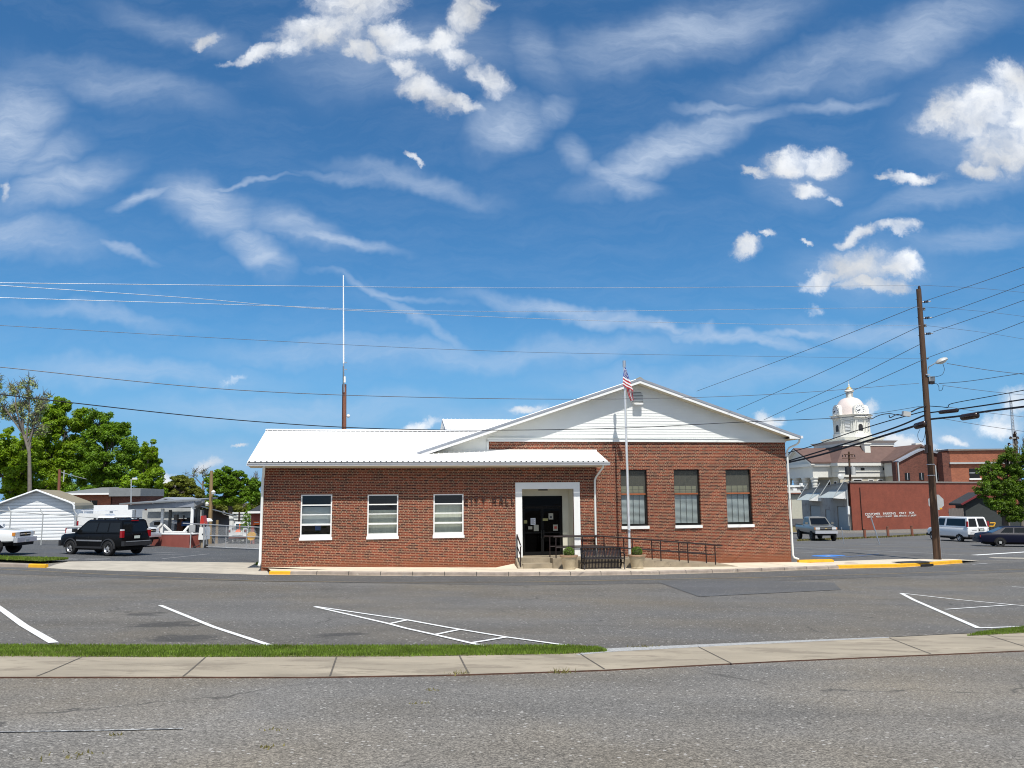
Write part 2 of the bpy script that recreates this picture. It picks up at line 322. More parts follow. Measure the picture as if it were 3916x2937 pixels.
M['blind']=mat('white_blind_slat',(.75,.76,.72),.5,var=.04)
M['shade_cream']=mat('cream_shade',(.55,.5,.34),.8,var=.05)
M['blindgrey']=mat('grey_window_shade',(.6,.61,.6),.85,var=.1,scale=2.5,stretch=(1,1,3))
M['curtain']=mat('beige_curtain',(.62,.6,.5),.85,var=.1,scale=2,stretch=(4,1,1))
M['wood_rail']=mat('orange_sash_wood',(.3,.09,.03),.5)
M['glass']=glassmat('window_glass',refl=.08,thru=.93)
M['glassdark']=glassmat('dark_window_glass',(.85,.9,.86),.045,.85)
_m=M['glassdark']; _n=_m.node_tree; _o=[n for n in _n.nodes if n.type=='OUTPUT_MATERIAL'][0]; _s=_o.inputs[0].links[0].from_socket; _d=nd(_n,'ShaderNodeBsdfDiffuse'); _d.inputs[0].default_value=(.3,.3,.25,1); _x=nd(_n,'ShaderNodeMixShader'); _x.inputs[0].default_value=.22; _n.links.new(_s,_x.inputs[1]); _n.links.new(_d.outputs[0],_x.inputs[2]); _n.links.new(_x.outputs[0],_o.inputs[0])  # olive-grey diffuse mixed into the pane stands in for reflected trees
M['doorglass']=glassmat('door_glass',(.4,.4,.4),.012,.4,.12)
M['paper']=mat('paper',(.7,.72,.78),.8,var=.02); M['paper2']=mat('cream_paper',(.36,.35,.29),.8,var=.05); M['paper3']=mat('yellow_paper',(.3,.28,.12),.8)
M['ink']=mat('ink',(.05,.05,.06),.8); M['redink']=mat('red_ink',(.4,.08,.06),.8)
M['pot']=mat('beige_pot',(.42,.35,.24),.75,var=.12,scale=6,bump=.1); M['potrim']=mat('pot_rim',(.33,.21,.13),.75,var=.12,scale=6)
M['soil']=mat('soil',(.05,.035,.02),.95)
M['box']=leafmat('boxwood_leaf',(.1,.19,.014),rough=.55,var=.2,scale=6,island=.45)
M['ventdark']=mat('vent_slat_grey',(.12,.13,.13),.6)
M['steel']=mat('galvanised_steel',(.55,.56,.58),.35,metal=.8,var=.1,scale=6)
M['alu']=mat('pale_aluminium',(.72,.73,.75),.35,metal=.35,var=.08,scale=5)
M['rope']=mat('rope',(.6,.58,.52),.9)
M['fred']=mat('flag_red',(.42,.025,.04),.8,var=.08,scale=8); M['fwhite']=mat('flag_white',(.8,.8,.8),.8,var=.04,scale=8); M['fblue']=mat('flag_blue',(.05,.07,.28),.8,var=.08,scale=8)
M['pole']=mat('creosote_wood',(.075,.04,.022),.85,var=.35,scale=5,stretch=(4,4,.35),bump=.3,bscale=25)
M['polered']=mat('reddish_pole_wood',(.2,.075,.045),.85,var=.3,scale=5,stretch=(4,4,.35))
M['poletan']=mat('weathered_pole_wood',(.25,.17,.08),.85,var=.3,scale=5,stretch=(4,4,.35))
M['insul']=mat('brown_porcelain',(.03,.016,.012),.25); M['insgrey']=mat('grey_porcelain',(.12,.12,.12),.3)
M['wire']=mat('dark_cable',(.012,.012,.016),.6); M['wirelight']=mat('bare_aluminium_wire',(.5,.52,.55),.45,metal=.4); M['wiregrey']=mat('grey_wire',(.12,.12,.13),.5)
M['lampgrey']=mat('grey_lamp_housing',(.42,.43,.42),.45,var=.08); M['lens']=mat('lamp_lens',(.65,.65,.6),.2)
M['signback']=mat('sign_back_aluminium',(.44,.45,.45),.45,metal=.2,var=.1,scale=4)
M['rubber']=mat('tyre_rubber',(.014,.014,.015),.8,var=.2,scale=10); M['rim']=mat('alloy_rim',(.55,.55,.56),.3,metal=.7); M['darkrim']=mat('dark_rim',(.06,.06,.065),.4,metal=.5)
def carpaint(n,c,co=.8): return mat(n,c,.3,var=.02,scale=1,coat=co,spec=.35)
M['blackcar']=mat('black_car_paint',(.003,.003,.0035),.42,var=.02,spec=.2,coat=.06); M['whitecar']=carpaint('white_car_paint',(.74,.75,.75)); M['silvercar']=mat('pewter_car_paint',(.19,.185,.165),.35,metal=.35,var=.03,coat=.6); M['bluecar']=mat('navy_car_paint',(.003,.004,.016),.45,var=.02,spec=.2)
M['carglass']=mat('tinted_car_glass',(.006,.007,.008),.06,spec=.35); M['carglass2']=mat('blue_tint_glass',(.03,.06,.075),.05,spec=.8)
M['trim']=mat('black_plastic_trim',(.022,.022,.024),.55,var=.1); M['chrome']=mat('chrome',(.7,.7,.72),.12,metal=1,var=.03); M['bumper_chrome']=mat('worn_chrome',(.62,.62,.64),.32,metal=.55,var=.05)
M['headlight']=mat('headlight_lens',(.6,.62,.64),.1,spec=.8); M['amber']=mat('amber_lens',(.6,.22,.03),.2)
M['tail']=mat('red_tail_lens',(.3,.008,.015),.15,spec=.7); M['plate']=mat('licence_plate',(.5,.55,.5),.5); M['seam']=mat('door_seam',(.004,.004,.004),.8); M['greytrim']=mat('grey_side_trim',(.2,.21,.23),.4)
M['shedwhite']=mat('white_shed_metal',(.8,.82,.83),.4,var=.03); M['tan']=mat('tan_roof_metal',(.3,.25,.16),.5,var=.1); M['shedgrey']=mat('pale_grey_panel',(.42,.44,.45),.5,var=.08)
M['greyfascia']=mat('grey_fascia',(.2,.21,.215),.6,var=.1); M['bluegrey']=mat('blue_grey_fascia',(.27,.29,.33),.6,var=.1,scale=2); M['greypost']=mat('grey_post_paint',(.36,.38,.4),.6,var=.1); M['lightwall']=mat('pale_grey_block_wall',(.42,.43,.42),.8,var=.12,scale=1.5)
M['redwall']=mat('red_painted_block',(.36,.1,.075),.8,var=.12,scale=1.5,c2=(.26,.14,.09),thr=.68); M['darkshed']=mat('dark_weathered_boards',(.035,.035,.036),.8,var=.35,scale=2,stretch=(5,5,.3))
M['redequip']=mat('red_machine_paint',(.5,.04,.025),.45,var=.1); M['orange']=mat('orange_paint',(.75,.14,.02),.5,var=.1); M['rusty']=mat('rusty_steel',(.19,.07,.045),.8,var=.35,scale=5); M['bluetarp']=mat('blue_tarp',(.04,.12,.35),.6)
M['chain']=mat('chain_link_wire',(.45,.46,.47),.5,metal=.4)
M['whitewall']=mat('white_stucco',(.68,.69,.66),.75,var=.06,scale=1.5); M['creamwall']=mat('cream_courthouse_wall',(.55,.51,.4),.8,var=.06,scale=.8); M['crtrim']=mat('courthouse_trim',(.7,.69,.63),.7,var=.05,scale=.8); M['crroof']=mat('brown_shingle',(.125,.075,.062),.85,var=.14,scale=1.2)
M['dome']=mat('pink_dome_metal',(.72,.62,.57),.35,var=.08,scale=.6); M['gold']=mat('gold_cap',(.62,.45,.2),.35,metal=.4); M['clockface']=mat('clock_face_white',(.8,.8,.78),.5); M['louver']=mat('louvre_grey',(.4,.4,.38),.7)
M['shopwall']=mat('peeling_grey_stucco',(.33,.32,.3),.85,var=.15,scale=.5,c2=(.17,.12,.11),thr=.56); M['awning']=mat('weathered_awning',(.4,.44,.43),.6,var=.12,scale=2); M['whiteaw']=mat('white_awning_end',(.75,.76,.75),.6); M['door_grey']=mat('grey_roll_door',(.3,.33,.34),.6,var=.08,scale=2,stretch=(.3,.3,6)); M['creamdoor']=mat('cream_roll_door',(.5,.5,.42),.6,var=.06)
M['parapet']=mat('parapet_cap',(.22,.2,.18),.7,var=.15); M['darkhouse']=mat('dark_grey_siding',(.035,.042,.042),.8,var=.15); M['redtrim']=mat('red_roof_trim',(.16,.02,.025),.6); M['greyboard']=mat('grey_fence_board',(.16,.14,.13),.85,var=.2,scale=3,stretch=(5,5,.4)); M['dumpster']=mat('tan_dumpster_paint',(.34,.27,.13),.7,var=.12); M['stripe_roof']=mat('pale_metal_roof',(.6,.6,.6),.4,var=.05)
M['leaf1']=leafmat('spring_leaf',(.18,.29,.012),rough=.55,var=.25,scale=.35,island=.4,spec=.3); M['leaf2']=leafmat('deep_green_leaf',(.125,.23,.013),rough=.55,var=.25,scale=.3,island=.4,spec=.3); M['leaf3']=leafmat('olive_leaf',(.17,.2,.03),rough=.55,var=.25,scale=.4,island=.4,spec=.3); M['bud']=leafmat('pale_new_leaf',(.3,.36,.13),rough=.55,var=.2,scale=1,island=.35); M['twig']=mat('pale_twig_bark',(.17,.15,.125),.9,var=.2,scale=4)
M['bark']=mat('grey_brown_bark',(.075,.06,.048),.9,var=.3,scale=6,stretch=(3,3,.6)); M['leafd']=leafmat('dark_tree_leaf',(.1,.18,.012),rough=.55,var=.3,scale=.5,island=.5,spec=.35)

# ------------------------------------------------------------------ camera, light, sky
cam=bpy.data.cameras.new('camera'); co=bpy.data.objects.new('camera',cam); COL.objects.link(co); SC.camera=co
cam.sensor_fit='HORIZONTAL'; cam.sensor_width=36; cam.lens=36*F/3916; cam.clip_start=.1; cam.clip_end=3000
co.matrix_world=Matrix(((RT.x,UP.x,-FW.x,0),(RT.y,UP.y,-FW.y,0),(RT.z,UP.z,-FW.z,E),(0,0,0,1)))
SUN_EL=R(61); SUN_AZ=R(14)     # azimuth measured from behind the camera towards its right
sd=Vector((math.sin(SUN_AZ)*math.cos(SUN_EL),-math.cos(SUN_AZ)*math.cos(SUN_EL),math.sin(SUN_EL)))
sl=bpy.data.lights.new('sun','SUN'); sl.energy=4.3; sl.angle=R(.5); sl.color=(1,.955,.88)
so=bpy.data.objects.new('sun',sl); COL.objects.link(so); so.rotation_euler=(-sd).to_track_quat('-Z','Y').to_euler(); so.location=(20,-40,60)
w=bpy.data.worlds.new('World'); SC.world=w; w.use_nodes=True; nt=w.node_tree; L=nt.links.new
for n in list(nt.nodes): nt.nodes.remove(n)
wo=nd(nt,'ShaderNodeOutputWorld'); bgs=nd(nt,'ShaderNodeBackground'); bgs.inputs[1].default_value=.09
sky=nd(nt,'ShaderNodeTexSky',sky_type='NISHITA'); sky.sun_disc=False; sky.sun_elevation=SUN_EL; sky.sun_rotation=math.pi-SUN_AZ; sky.air_density=1.0; sky.dust_density=.6; sky.ozone_density=1.6
tint=nd(nt,'ShaderNodeMix',data_type='RGBA',blend_type='MULTIPLY'); tint.inputs[0].default_value=1; L(sky.outputs[0],tint.inputs[6]); tint.inputs[7].default_value=(.4,.84,1.14,1); 
sz=nd(nt,'ShaderNodeSeparateXYZ'); tcz=nd(nt,'ShaderNodeTexCoord'); L(tcz.outputs['Generated'],sz.inputs[0])
hz=nd(nt,'ShaderNodeMapRange',interpolation_type='SMOOTHSTEP'); hz.inputs[1].default_value=.24; hz.inputs[2].default_value=-.02; hz.inputs[4].default_value=.85; L(sz.outputs[2],hz.inputs[0])
hm=nd(nt,'ShaderNodeMix',data_type='RGBA'); L(hz.outputs[0],hm.inputs[0]); L(tint.outputs[2],hm.inputs[6]); hm.inputs[7].default_value=(1.9,3.9,7.0,1); L(hm.outputs[2],bgs.inputs[0])
tc=nd(nt,'ShaderNodeTexCoord'); sx=nd(nt,'ShaderNodeSeparateXYZ'); L(tc.outputs['Generated'],sx.inputs[0])
ab=nd(nt,'ShaderNodeMath',operation='ABSOLUTE'); L(sx.outputs[1],ab.inputs[0]); mxx=nd(nt,'ShaderNodeMath',operation='MAXIMUM'); L(ab.outputs[0],mxx.inputs[0]); mxx.inputs[1].default_value=.12
dx=nd(nt,'ShaderNodeMath',operation='DIVIDE'); L(sx.outputs[0],dx.inputs[0]); L(mxx.outputs[0],dx.inputs[1])
dz=nd(nt,'ShaderNodeMath',operation='DIVIDE'); L(sx.outputs[2],dz.inputs[0]); L(mxx.outputs[0],dz.inputs[1])
PQ=nd(nt,'ShaderNodeCombineXYZ'); L(dx.outputs[0],PQ.inputs[0]); L(dz.outputs[0],PQ.inputs[1])
def warp(sc,am,det=6.0):
    no=nd(nt,'ShaderNodeTexNoise',i_Scale=sc,i_Detail=det,i_Roughness=.62); L(PQ.outputs[0],no.inputs['Vector'])
    sb=nd(nt,'ShaderNodeVectorMath',operation='SUBTRACT'); L(no.outputs[1],sb.inputs[0]); sb.inputs[1].default_value=(.5,.5,.5)
    ma=nd(nt,'ShaderNodeVectorMath',operation='MULTIPLY_ADD'); L(sb.outputs[0],ma.inputs[0]); ma.inputs[1].default_value=(am,am,0); L(PQ.outputs[0],ma.inputs[2]); return ma.outputs[0]
def blobs(src,lst,hard):
    """largest of a set of soft ellipses given in sky directions"""
    acc=None
    for (px,py,rx,ry,rot,amp) in lst:
        d=ray(px*1.7703,py*1.7703); p,q=d.x/d.y,d.z/d.y; k=1.7703/F*1.0
        mp=nd(nt,'ShaderNodeMapping',vector_type='TEXTURE'); mp.inputs['Location'].default_value=(p,q,0); mp.inputs['Rotation'].default_value=(0,0,R(-rot)); mp.inputs['Scale'].default_value=(rx*k,ry*k,1)
        L(src,mp.inputs[0]); ln=nd(nt,'ShaderNodeVectorMath',operation='LENGTH'); L(mp.outputs[0],ln.inputs[0])
        mr=nd(nt,'ShaderNodeMapRange',interpolation_type='SMOOTHSTEP'); mr.inputs[1].default_value=1.25; mr.inputs[2].default_value=hard; mr.inputs[4].default_value=amp; L(ln.outputs['Value'],mr.inputs[0])
        if acc is None: acc=mr.outputs[0]
        else:
            mm=nd(nt,'ShaderNodeMath',operation='MAXIMUM'); L(acc,mm.inputs[0]); L(mr.outputs[0],mm.inputs[1]); acc=mm.outputs[0]
    return acc
CUM=[(700,70,150,62,-14,1),(770,20,120,66,0,1),(640,100,90,30,-24,.95),(860,88,90,40,24,1),(800,110,80,26,10,.9),(950,95,80,34,-26,1),(1010,35,58,62,15,1),(1045,10,40,30,0,.9),(1055,165,64,44,36,1),(925,200,100,44,28,1),(870,150,60,26,40,.95),(985,215,60,24,30,.9),(560,130,60,24,-24,.9),(500,140,40,14,0,.7),(450,78,48,20,-10,.82),(980,125,50,34,10,.95),
 (2110,235,130,80,-8,1),(2195,190,90,64,0,1),(2160,320,95,80,10,1),(2060,240,90,44,-10,1),(2130,370,70,30,0,.9),(2205,260,60,80,0,1),(1975,385,80,20,0,.85),(1905,390,30,12,0,.7),(1700,352,60,34,-10,1),(1765,350,62,34,6,1),(1650,365,40,16,0,.8),(1745,408,54,24,16,1),(1800,435,34,14,14,.9),
 (1860,580,115,44,4,1),(1780,605,70,22,-10,.95),(1940,575,70,46,6,1),(1880,620,90,22,4,.9),(1850,520,50,22,-10,1),(1930,498,66,20,-16,.95),(1612,540,48,24,10,1),(1660,517,24,12,0,.9),(1735,524,14,7,0,.8),(1748,662,26,12,0,.6),
 (1140,888,56,18,-8,.85),(905,925,46,17,-6,.95),(1662,915,40,24,20,1),(1872,885,34,30,40,.85),(1960,955,62,24,10,.95),(2165,905,62,44,0,1),(2200,860,50,32,0,.9),(372,1025,28,26,0,1),(450,1006,34,20,0,1),(520,966,28,9,0,.85),(885,328,30,12,30,.85),(2060,950,46,16,0,.75),(4,412,16,28,0,.8),(1700,1000,30,30,0,.6),(490,824,40,14,-30,.6)]
CIR=[(30,260,130,170,20,.75),(150,400,190,70,-20,.6),(60,520,220,60,8,.5),(120,330,120,60,-30,.5),(455,450,130,70,30,.8),(545,555,100,46,42,.78),(700,528,190,22,8,.7),(330,440,80,26,-24,.7),(480,400,190,10,-8,.5),(620,500,150,50,20,.5),(1090,280,110,74,-25,.75),(1180,240,80,40,-40,.5),(1440,318,260,52,-24,.85),(1330,385,110,34,18,.7),(1540,262,220,30,-14,.6),(1560,220,120,18,-6,.45),(1230,330,40,60,-20,.4),(1240,690,300,26,8,.62),(1580,738,190,18,6,.7),(1700,725,170,13,-6,.5),(1440,715,80,13,4,.65),(900,390,240,32,14,.42),(760,380,140,20,6,.4),(1480,60,360,90,-14,.58),(1980,80,300,90,-24,.55),(1750,130,260,60,-20,.45),(1800,215,140,20,0,.42),(250,170,300,60,14,.36),(400,60,260,50,20,.3),(1160,110,80,120,-30,.34),(2060,420,240,40,-14,.4),(830,770,460,34,3,.42),(300,800,380,40,4,.42),(1150,770,460,36,-3,.38),(280,560,80,18,20,.5),(200,690,280,24,6,.38),(900,700,160,16,35,.42),(2100,520,160,40,-10,.38),(1900,720,280,34,4,.38),(640,885,460,50,0,.34),(1500,820,400,40,0,.32),(820,640,200,12,14,.4),(860,110,330,140,0,.34),(2120,270,220,170,0,.34),(1870,580,220,90,0,.3),(1730,380,150,80,0,.3),(2000,950,300,80,0,.42),(1100,900,300,50,0,.3),(450,1000,200,60,0,.3)]
wc=warp(11,.085,8.0); fine=nd(nt,'ShaderNodeTexNoise',i_Scale=26.0,i_Detail=7.0,i_Roughness=.62); L(wc,fine.inputs['Vector'])
cb_=blobs(wc,CUM,.2)
s1=nd(nt,'ShaderNodeMath',operation='MULTIPLY_ADD'); L(fine.outputs[0],s1.inputs[0]); s1.inputs[1].default_value=1.9; s1.inputs[2].default_value=-.93
gt=nd(nt,'ShaderNodeMath',operation='MULTIPLY',use_clamp=True); L(cb_,gt.inputs[0]); gt.inputs[1].default_value=3
sg_=nd(nt,'ShaderNodeMath',operation='MULTIPLY'); L(s1.outputs[0],sg_.inputs[0]); L(gt.outputs[0],sg_.inputs[1])
s2=nd(nt,'ShaderNodeMath',operation='ADD'); L(cb_,s2.inputs[0]); L(sg_.outputs[0],s2.inputs[1])
dn=nd(nt,'ShaderNodeMapRange',interpolation_type='SMOOTHSTEP'); dn.inputs[1].default_value=.06; dn.inputs[2].default_value=1.3; L(s2.outputs[0],dn.inputs[0])
wz=warp(4.5,.12,5.0); cz=blobs(wz,CIR,.1)
mpf=nd(nt,'ShaderNodeMapping'); mpf.inputs['Rotation'].default_value=(0,0,R(-12)); mpf.inputs['Scale'].default_value=(3.2,14,1); L(wz,mpf.inputs[0])
fib=nd(nt,'ShaderNodeTexNoise',i_Scale=2.2,i_Detail=9.0,i_Roughness=.68); L(mpf.outputs[0],fib.inputs['Vector'])
fr=nd(nt,'ShaderNodeMapRange'); fr.inputs[1].default_value=.25; fr.inputs[2].default_value=.72; fr.inputs[3].default_value=.3; fr.inputs[4].default_value=1.2; L(fib.outputs[0],fr.inputs[0])
cf=nd(nt,'ShaderNodeMath',operation='MULTIPLY'); L(cz,cf.inputs[0]); L(fr.outputs[0],cf.inputs[1])
# faint high veil everywhere
vl=nd(nt,'ShaderNodeMapRange'); vl.inputs[1].default_value=.42; vl.inputs[2].default_value=.85; vl.inputs[4].default_value=.1; L(fib.outputs[0],vl.inputs[0])
ca=nd(nt,'ShaderNodeMath',operation='MAXIMUM'); L(cf.outputs[0],ca.inputs[0]); L(vl.outputs[0],ca.inputs[1])
cirB=nd(nt,'ShaderNodeBackground'); cirB.inputs[0].default_value=(.7,.82,1,1); cirB.inputs[1].default_value=.72
mcir=nd(nt,'ShaderNodeMixShader'); L(ca.outputs[0],mcir.inputs[0]); L(bgs.outputs[0],mcir.inputs[1]); L(cirB.outputs[0],mcir.inputs[2])
# cumulus: brighter where thick, a little grey in their folds
cn=nd(nt,'ShaderNodeTexNoise',i_Scale=9.0,i_Detail=5.0); L(PQ.outputs[0],cn.inputs['Vector'])
cg=nd(nt,'ShaderNodeMapRange'); cg.inputs[1].default_value=.35; cg.inputs[2].default_value=.65; cg.inputs[3].default_value=.6; cg.inputs[4].default_value=.92; L(cn.outputs[0],cg.inputs[0])
cumB=nd(nt,'ShaderNodeBackground'); cumB.inputs[0].default_value=(.93,.96,1,1); L(cg.outputs[0],cumB.inputs[1])
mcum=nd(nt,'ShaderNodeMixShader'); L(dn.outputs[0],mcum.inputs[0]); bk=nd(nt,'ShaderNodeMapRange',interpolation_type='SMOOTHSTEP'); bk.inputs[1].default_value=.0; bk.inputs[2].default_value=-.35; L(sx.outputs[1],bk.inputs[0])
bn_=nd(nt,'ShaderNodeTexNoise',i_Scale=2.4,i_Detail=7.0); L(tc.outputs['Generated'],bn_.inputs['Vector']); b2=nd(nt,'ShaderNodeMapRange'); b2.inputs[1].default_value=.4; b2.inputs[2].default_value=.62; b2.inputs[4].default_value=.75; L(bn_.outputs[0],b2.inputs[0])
b3=nd(nt,'ShaderNodeMath',operation='MULTIPLY'); L(bk.outputs[0],b3.inputs[0]); L(b2.outputs[0],b3.inputs[1]); bB=nd(nt,'ShaderNodeBackground'); bB.inputs[0].default_value=(1,.97,.92,1); bB.inputs[1].default_value=.75  # unseen white cloud cover added behind the camera as neutral fill light
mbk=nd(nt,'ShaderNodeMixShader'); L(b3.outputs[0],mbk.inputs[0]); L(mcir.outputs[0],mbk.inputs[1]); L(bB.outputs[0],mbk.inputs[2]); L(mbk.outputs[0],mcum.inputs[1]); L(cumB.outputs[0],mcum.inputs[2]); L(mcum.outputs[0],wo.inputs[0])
SC.view_settings.view_transform='Standard'; SC.view_settings.look='None'; SC.view_settings.exposure=.27; SC.view_settings.gamma=1
SC.render.film_transparent=False
SC.cycles.pixel_filter_type='BLACKMAN_HARRIS'; SC.cycles.filter_width=1.05; SC.cycles.max_bounces=6; SC.cycles.transparent_max_bounces=12; SC.cycles.sample_clamp_indirect=6

# ------------------------------------------------------------------ ground and roads
xs=[-900,-300,-120,-60]+[x for x in range(-56,-40,4)]+list(range(-40,-8))+[x for x in range(-8,60,4)]+[60,120,300,900]; ys=[-40,-20]+list(range(-10,92))+[100,110,120,200,400,900]
mb=MB(); nx=len(xs)
for y in ys:
    for x in xs: mb.v.append((x,y,H(x,y)))
for j in range(len(ys)-1):
    for i in range(nx-1): mb.f.append((j*nx+i,j*nx+i+1,(j+1)*nx+i+1,(j+1)*nx+i))
struct(mb.build('ground',M['near_asphalt'],smooth=40))
def resample(pts,n):
    d=[0]
    for a,b in zip(pts,pts[1:]): d.append(d[-1]+(Vector(b)-Vector(a)).length)
    out=[]; k=0
    for i in range(n+1):
        t=d[-1]*i/n
        while k<len(d)-2 and d[k+1]<t: k+=1
        f=(t-d[k])/max(1e-9,d[k+1]-d[k]); out.append(Vector(pts[k]).lerp(Vector(pts[k+1]),f))
    return out
def smoothx(pts): return pts
def strip(front,back,n,m,zf,mbx=None):
    mb=mbx or MB(); a=resample(front,n); b=resample(back,n); o=len(mb.v)
    for j in range(m+1):
        for i in range(n+1):
            p=a[i].lerp(b[i],j/m); mb.v.append((p.x,p.y,zf(p,j/m)))
    for j in range(m):
        for i in range(n): mb.f.append(tuple(o+x for x in(j*(n+1)+i,j*(n+1)+i+1,(j+1)*(n+1)+i+1,(j+1)*(n+1)+i)))
    return mb
def drape(off): return lambda p,t: H(p.x,p.y)+off
def gl(l): return [gp(x,y) for x,y in l]
KB=[(-500,2150),(0,2168),(168,2172),(271,2178),(600,2187),(1029,2199),(1500,2203),(1960,2205),(2450,2200),(2860,2189),(3212,2176),(3450,2171),(3600,2161),(3681,2155)]
KW=gl(KB); KR=resample(KW,260)
NEAR_TOP=[(-900,2530),(0,2514),(708,2517),(1593,2514),(2301,2500),(2655,2478),(3186,2452),(3916,2415),(4500,2380)]
NEAR_BOT=[(-900,2600),(0,2594),(1204,2594),(1750,2585),(2301,2567),(3009,2531),(3916,2492),(4500,2462)]
GR_TOP=[(-900,2480),(0,2473),(700,2476),(1500,2476),(2177,2475),(2290,2484)]
GR_BOT=[(-900,2530),(0,2515),(708,2518),(1593,2515),(2150,2506),(2320,2496)]
road_near=gl([(-900,2500),(0,2488),(700,2490),(2200,2488),(2320,2492),(2655,2474),(3300,2442),(3916,2410),(4600,2376)])
road_back=gl([(-900,2140),(0,2168),(168,2172),(271,2178),(600,2187),(1029,2199),(1500,2203),(1960,2205),(2450,2200),(2860,2189),(3212,2176),(3450,2171),(3600,2161),(3681,2155),(3760,2146),(4600,2120)])
struct(strip(road_near,road_back,160,50,drape(.007)).build('road',M['road'],smooth=40))
trk_f=gl([(-900,2175),(0,2196),(700,2218),(1960,2240),(2900,2226),(3916,2188)]); trk_b=gl([(-900,2150),(0,2172),(271,2180),(600,2189),(1029,2201),(1960,2207),(2860,2191),(3450,2173),(3916,2150)])
struct(strip(trk_f,trk_b,160,8,drape(.013)).build('road_lane_surface',M['road_worn'],smooth=40))
struct(strip(gl([(2515,2227),(2673,2284),(3216,2257)]),gl([(2514,2226),(2900,2222),(3190,2230),(3214,2254)]),40,10,drape(.018)).build('asphalt_patch',M['patch']))
llf=gl([(-300,2118),(0,2137),(220,2144),(400,2147),(1000,2152)])+[W(1.2,-.05,0)]; llb=gl([(-600,2020),(120,2040),(300,2062),(560,2084),(780,2092),(1000,2100)])+[W(2,16,0)]
struct(strip(llf,llb,60,60,drape(.006)).build('parking_lot',M['lot'],smooth=40))
rlf=[W(23,.4,0)]+gl([(3120,2150),(3233,2148),(3450,2140),(3749,2144),(4500,2125)]); rlb=[W(23,60,0)]+gl([(3300,2040),(3700,2035),(4600,2020)])
struct(strip(rlf,rlb,60,60,drape(.0065)).build('side_street',M['rlot'],smooth=40))
# near sidewalk with joints
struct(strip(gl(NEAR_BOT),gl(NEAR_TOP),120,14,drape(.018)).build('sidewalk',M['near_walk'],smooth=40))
mb=MB()
for (a,b) in [((310,2520),(140,2593)),((785,2520),(700,2593)),((1287,2518),(1262,2592)),((1757,2513),(1792,2582)),((2216,2504),(2312,2565)),((2670,2478),(2800,2544)),((3400,2444),(3560,2506)),((-60,2520),(-330,2594)),((3750,2424),(3960,2490))]:
    pa,pb=gp(*a),gp(*b); d=(pb-pa).normalized(); s=Vector((-d.y,d.x,0))*.011
    for i in range(8):
        p,q=pa.lerp(pb,i/8),pa.lerp(pb,(i+1)/8)
        mb.quad(*[(v.x,v.y,H(v.x,v.y)+.022) for v in(p-s,p+s,q+s,q-s)])
struct(mb.build('sidewalk_joint',M['jointsoft']))
mb=MB(); 
e=gl(NEAR_BOT); er=resample(e,160)
for p,q in zip(er,er[1:]): mb.quad((p.x,p.y,H(p.x,p.y)-.02),(q.x,q.y,H(q.x,q.y)-.02),(q.x,q.y,H(q.x,q.y)+.018),(p.x,p.y,H(p.x,p.y)+.018))
struct(mb.build('sidewalk_edge',M['clay']))
struct(strip(gl([(2200,2512),(2330,2498),(2655,2480),(3000,2463),(3400,2443)]),gl([(2230,2498),(2330,2484),(2655,2470),(3000,2455),(3400,2440)]),50,4,drape(.02)).build('gravel_edge',M['gravel']))
# grass strips: soil sheet plus blades
def grass(name,front,back,n,hh,mat_,wid=.012,off=.02,wv=.0):
    mb=MB(); fr=resample(front,80); bk=resample(back,80)
    for _ in range(n):
        t=random.random()*79.99; i=int(t); f=t-i; v=random.random()
        p=fr[i].lerp(fr[i+1],f).lerp(bk[i].lerp(bk[i+1],f),v); x,y=p.x+random.gauss(0,.02),p.y+random.gauss(0,.03)
        z=H(x,y)+off; a=random.random()*6.28; h=hh*random.uniform(.45,1.25); ww=wid*random.uniform(.6,1.3)
        cx,cy=math.cos(a)*ww,math.sin(a)*ww; l=random.gauss(0,.4)*h; l2=random.gauss(0,.4)*h
        mb.add([(x-cx,y-cy,z-.03),(x+cx,y+cy,z-.03),(x+l,y+l2,z+h)],[(0,1,2)])
    o=mb.build(name,mat_); o['kind']='stuff'; return o
struct(strip(gl(GR_BOT),gl(GR_TOP),80,5,drape(.024)).build('verge',M['grass_soil']))
grass('grass',gl(GR_BOT),gl(GR_TOP),60000,.04,M['grass'])
rg_f,rg_b=gl([(3700,2436),(3800,2431),(3916,2424),(4300,2400)]),gl([(3760,2420),(3840,2410),(3916,2401),(4300,2370)])
struct(strip(rg_f,rg_b,30,4,drape(.024)).build('verge',M['grass_soil'])); grass('grass',rg_f,rg_b,7000,.04,M['grass'])
lg_f,lg_b=gl([(-300,2140),(0,2150),(160,2157),(256,2149)]),gl([(-300,2125),(0,2138),(220,2145),(258,2147)])
struct(strip(lg_f,lg_b,30,5,lambda p,t:H(p.x,p.y)+.14).build('verge',M['grass_soil'])); grass('grass',lg_f,lg_b,9000,.07,M['grass'],.02,.14)
mb=MB()
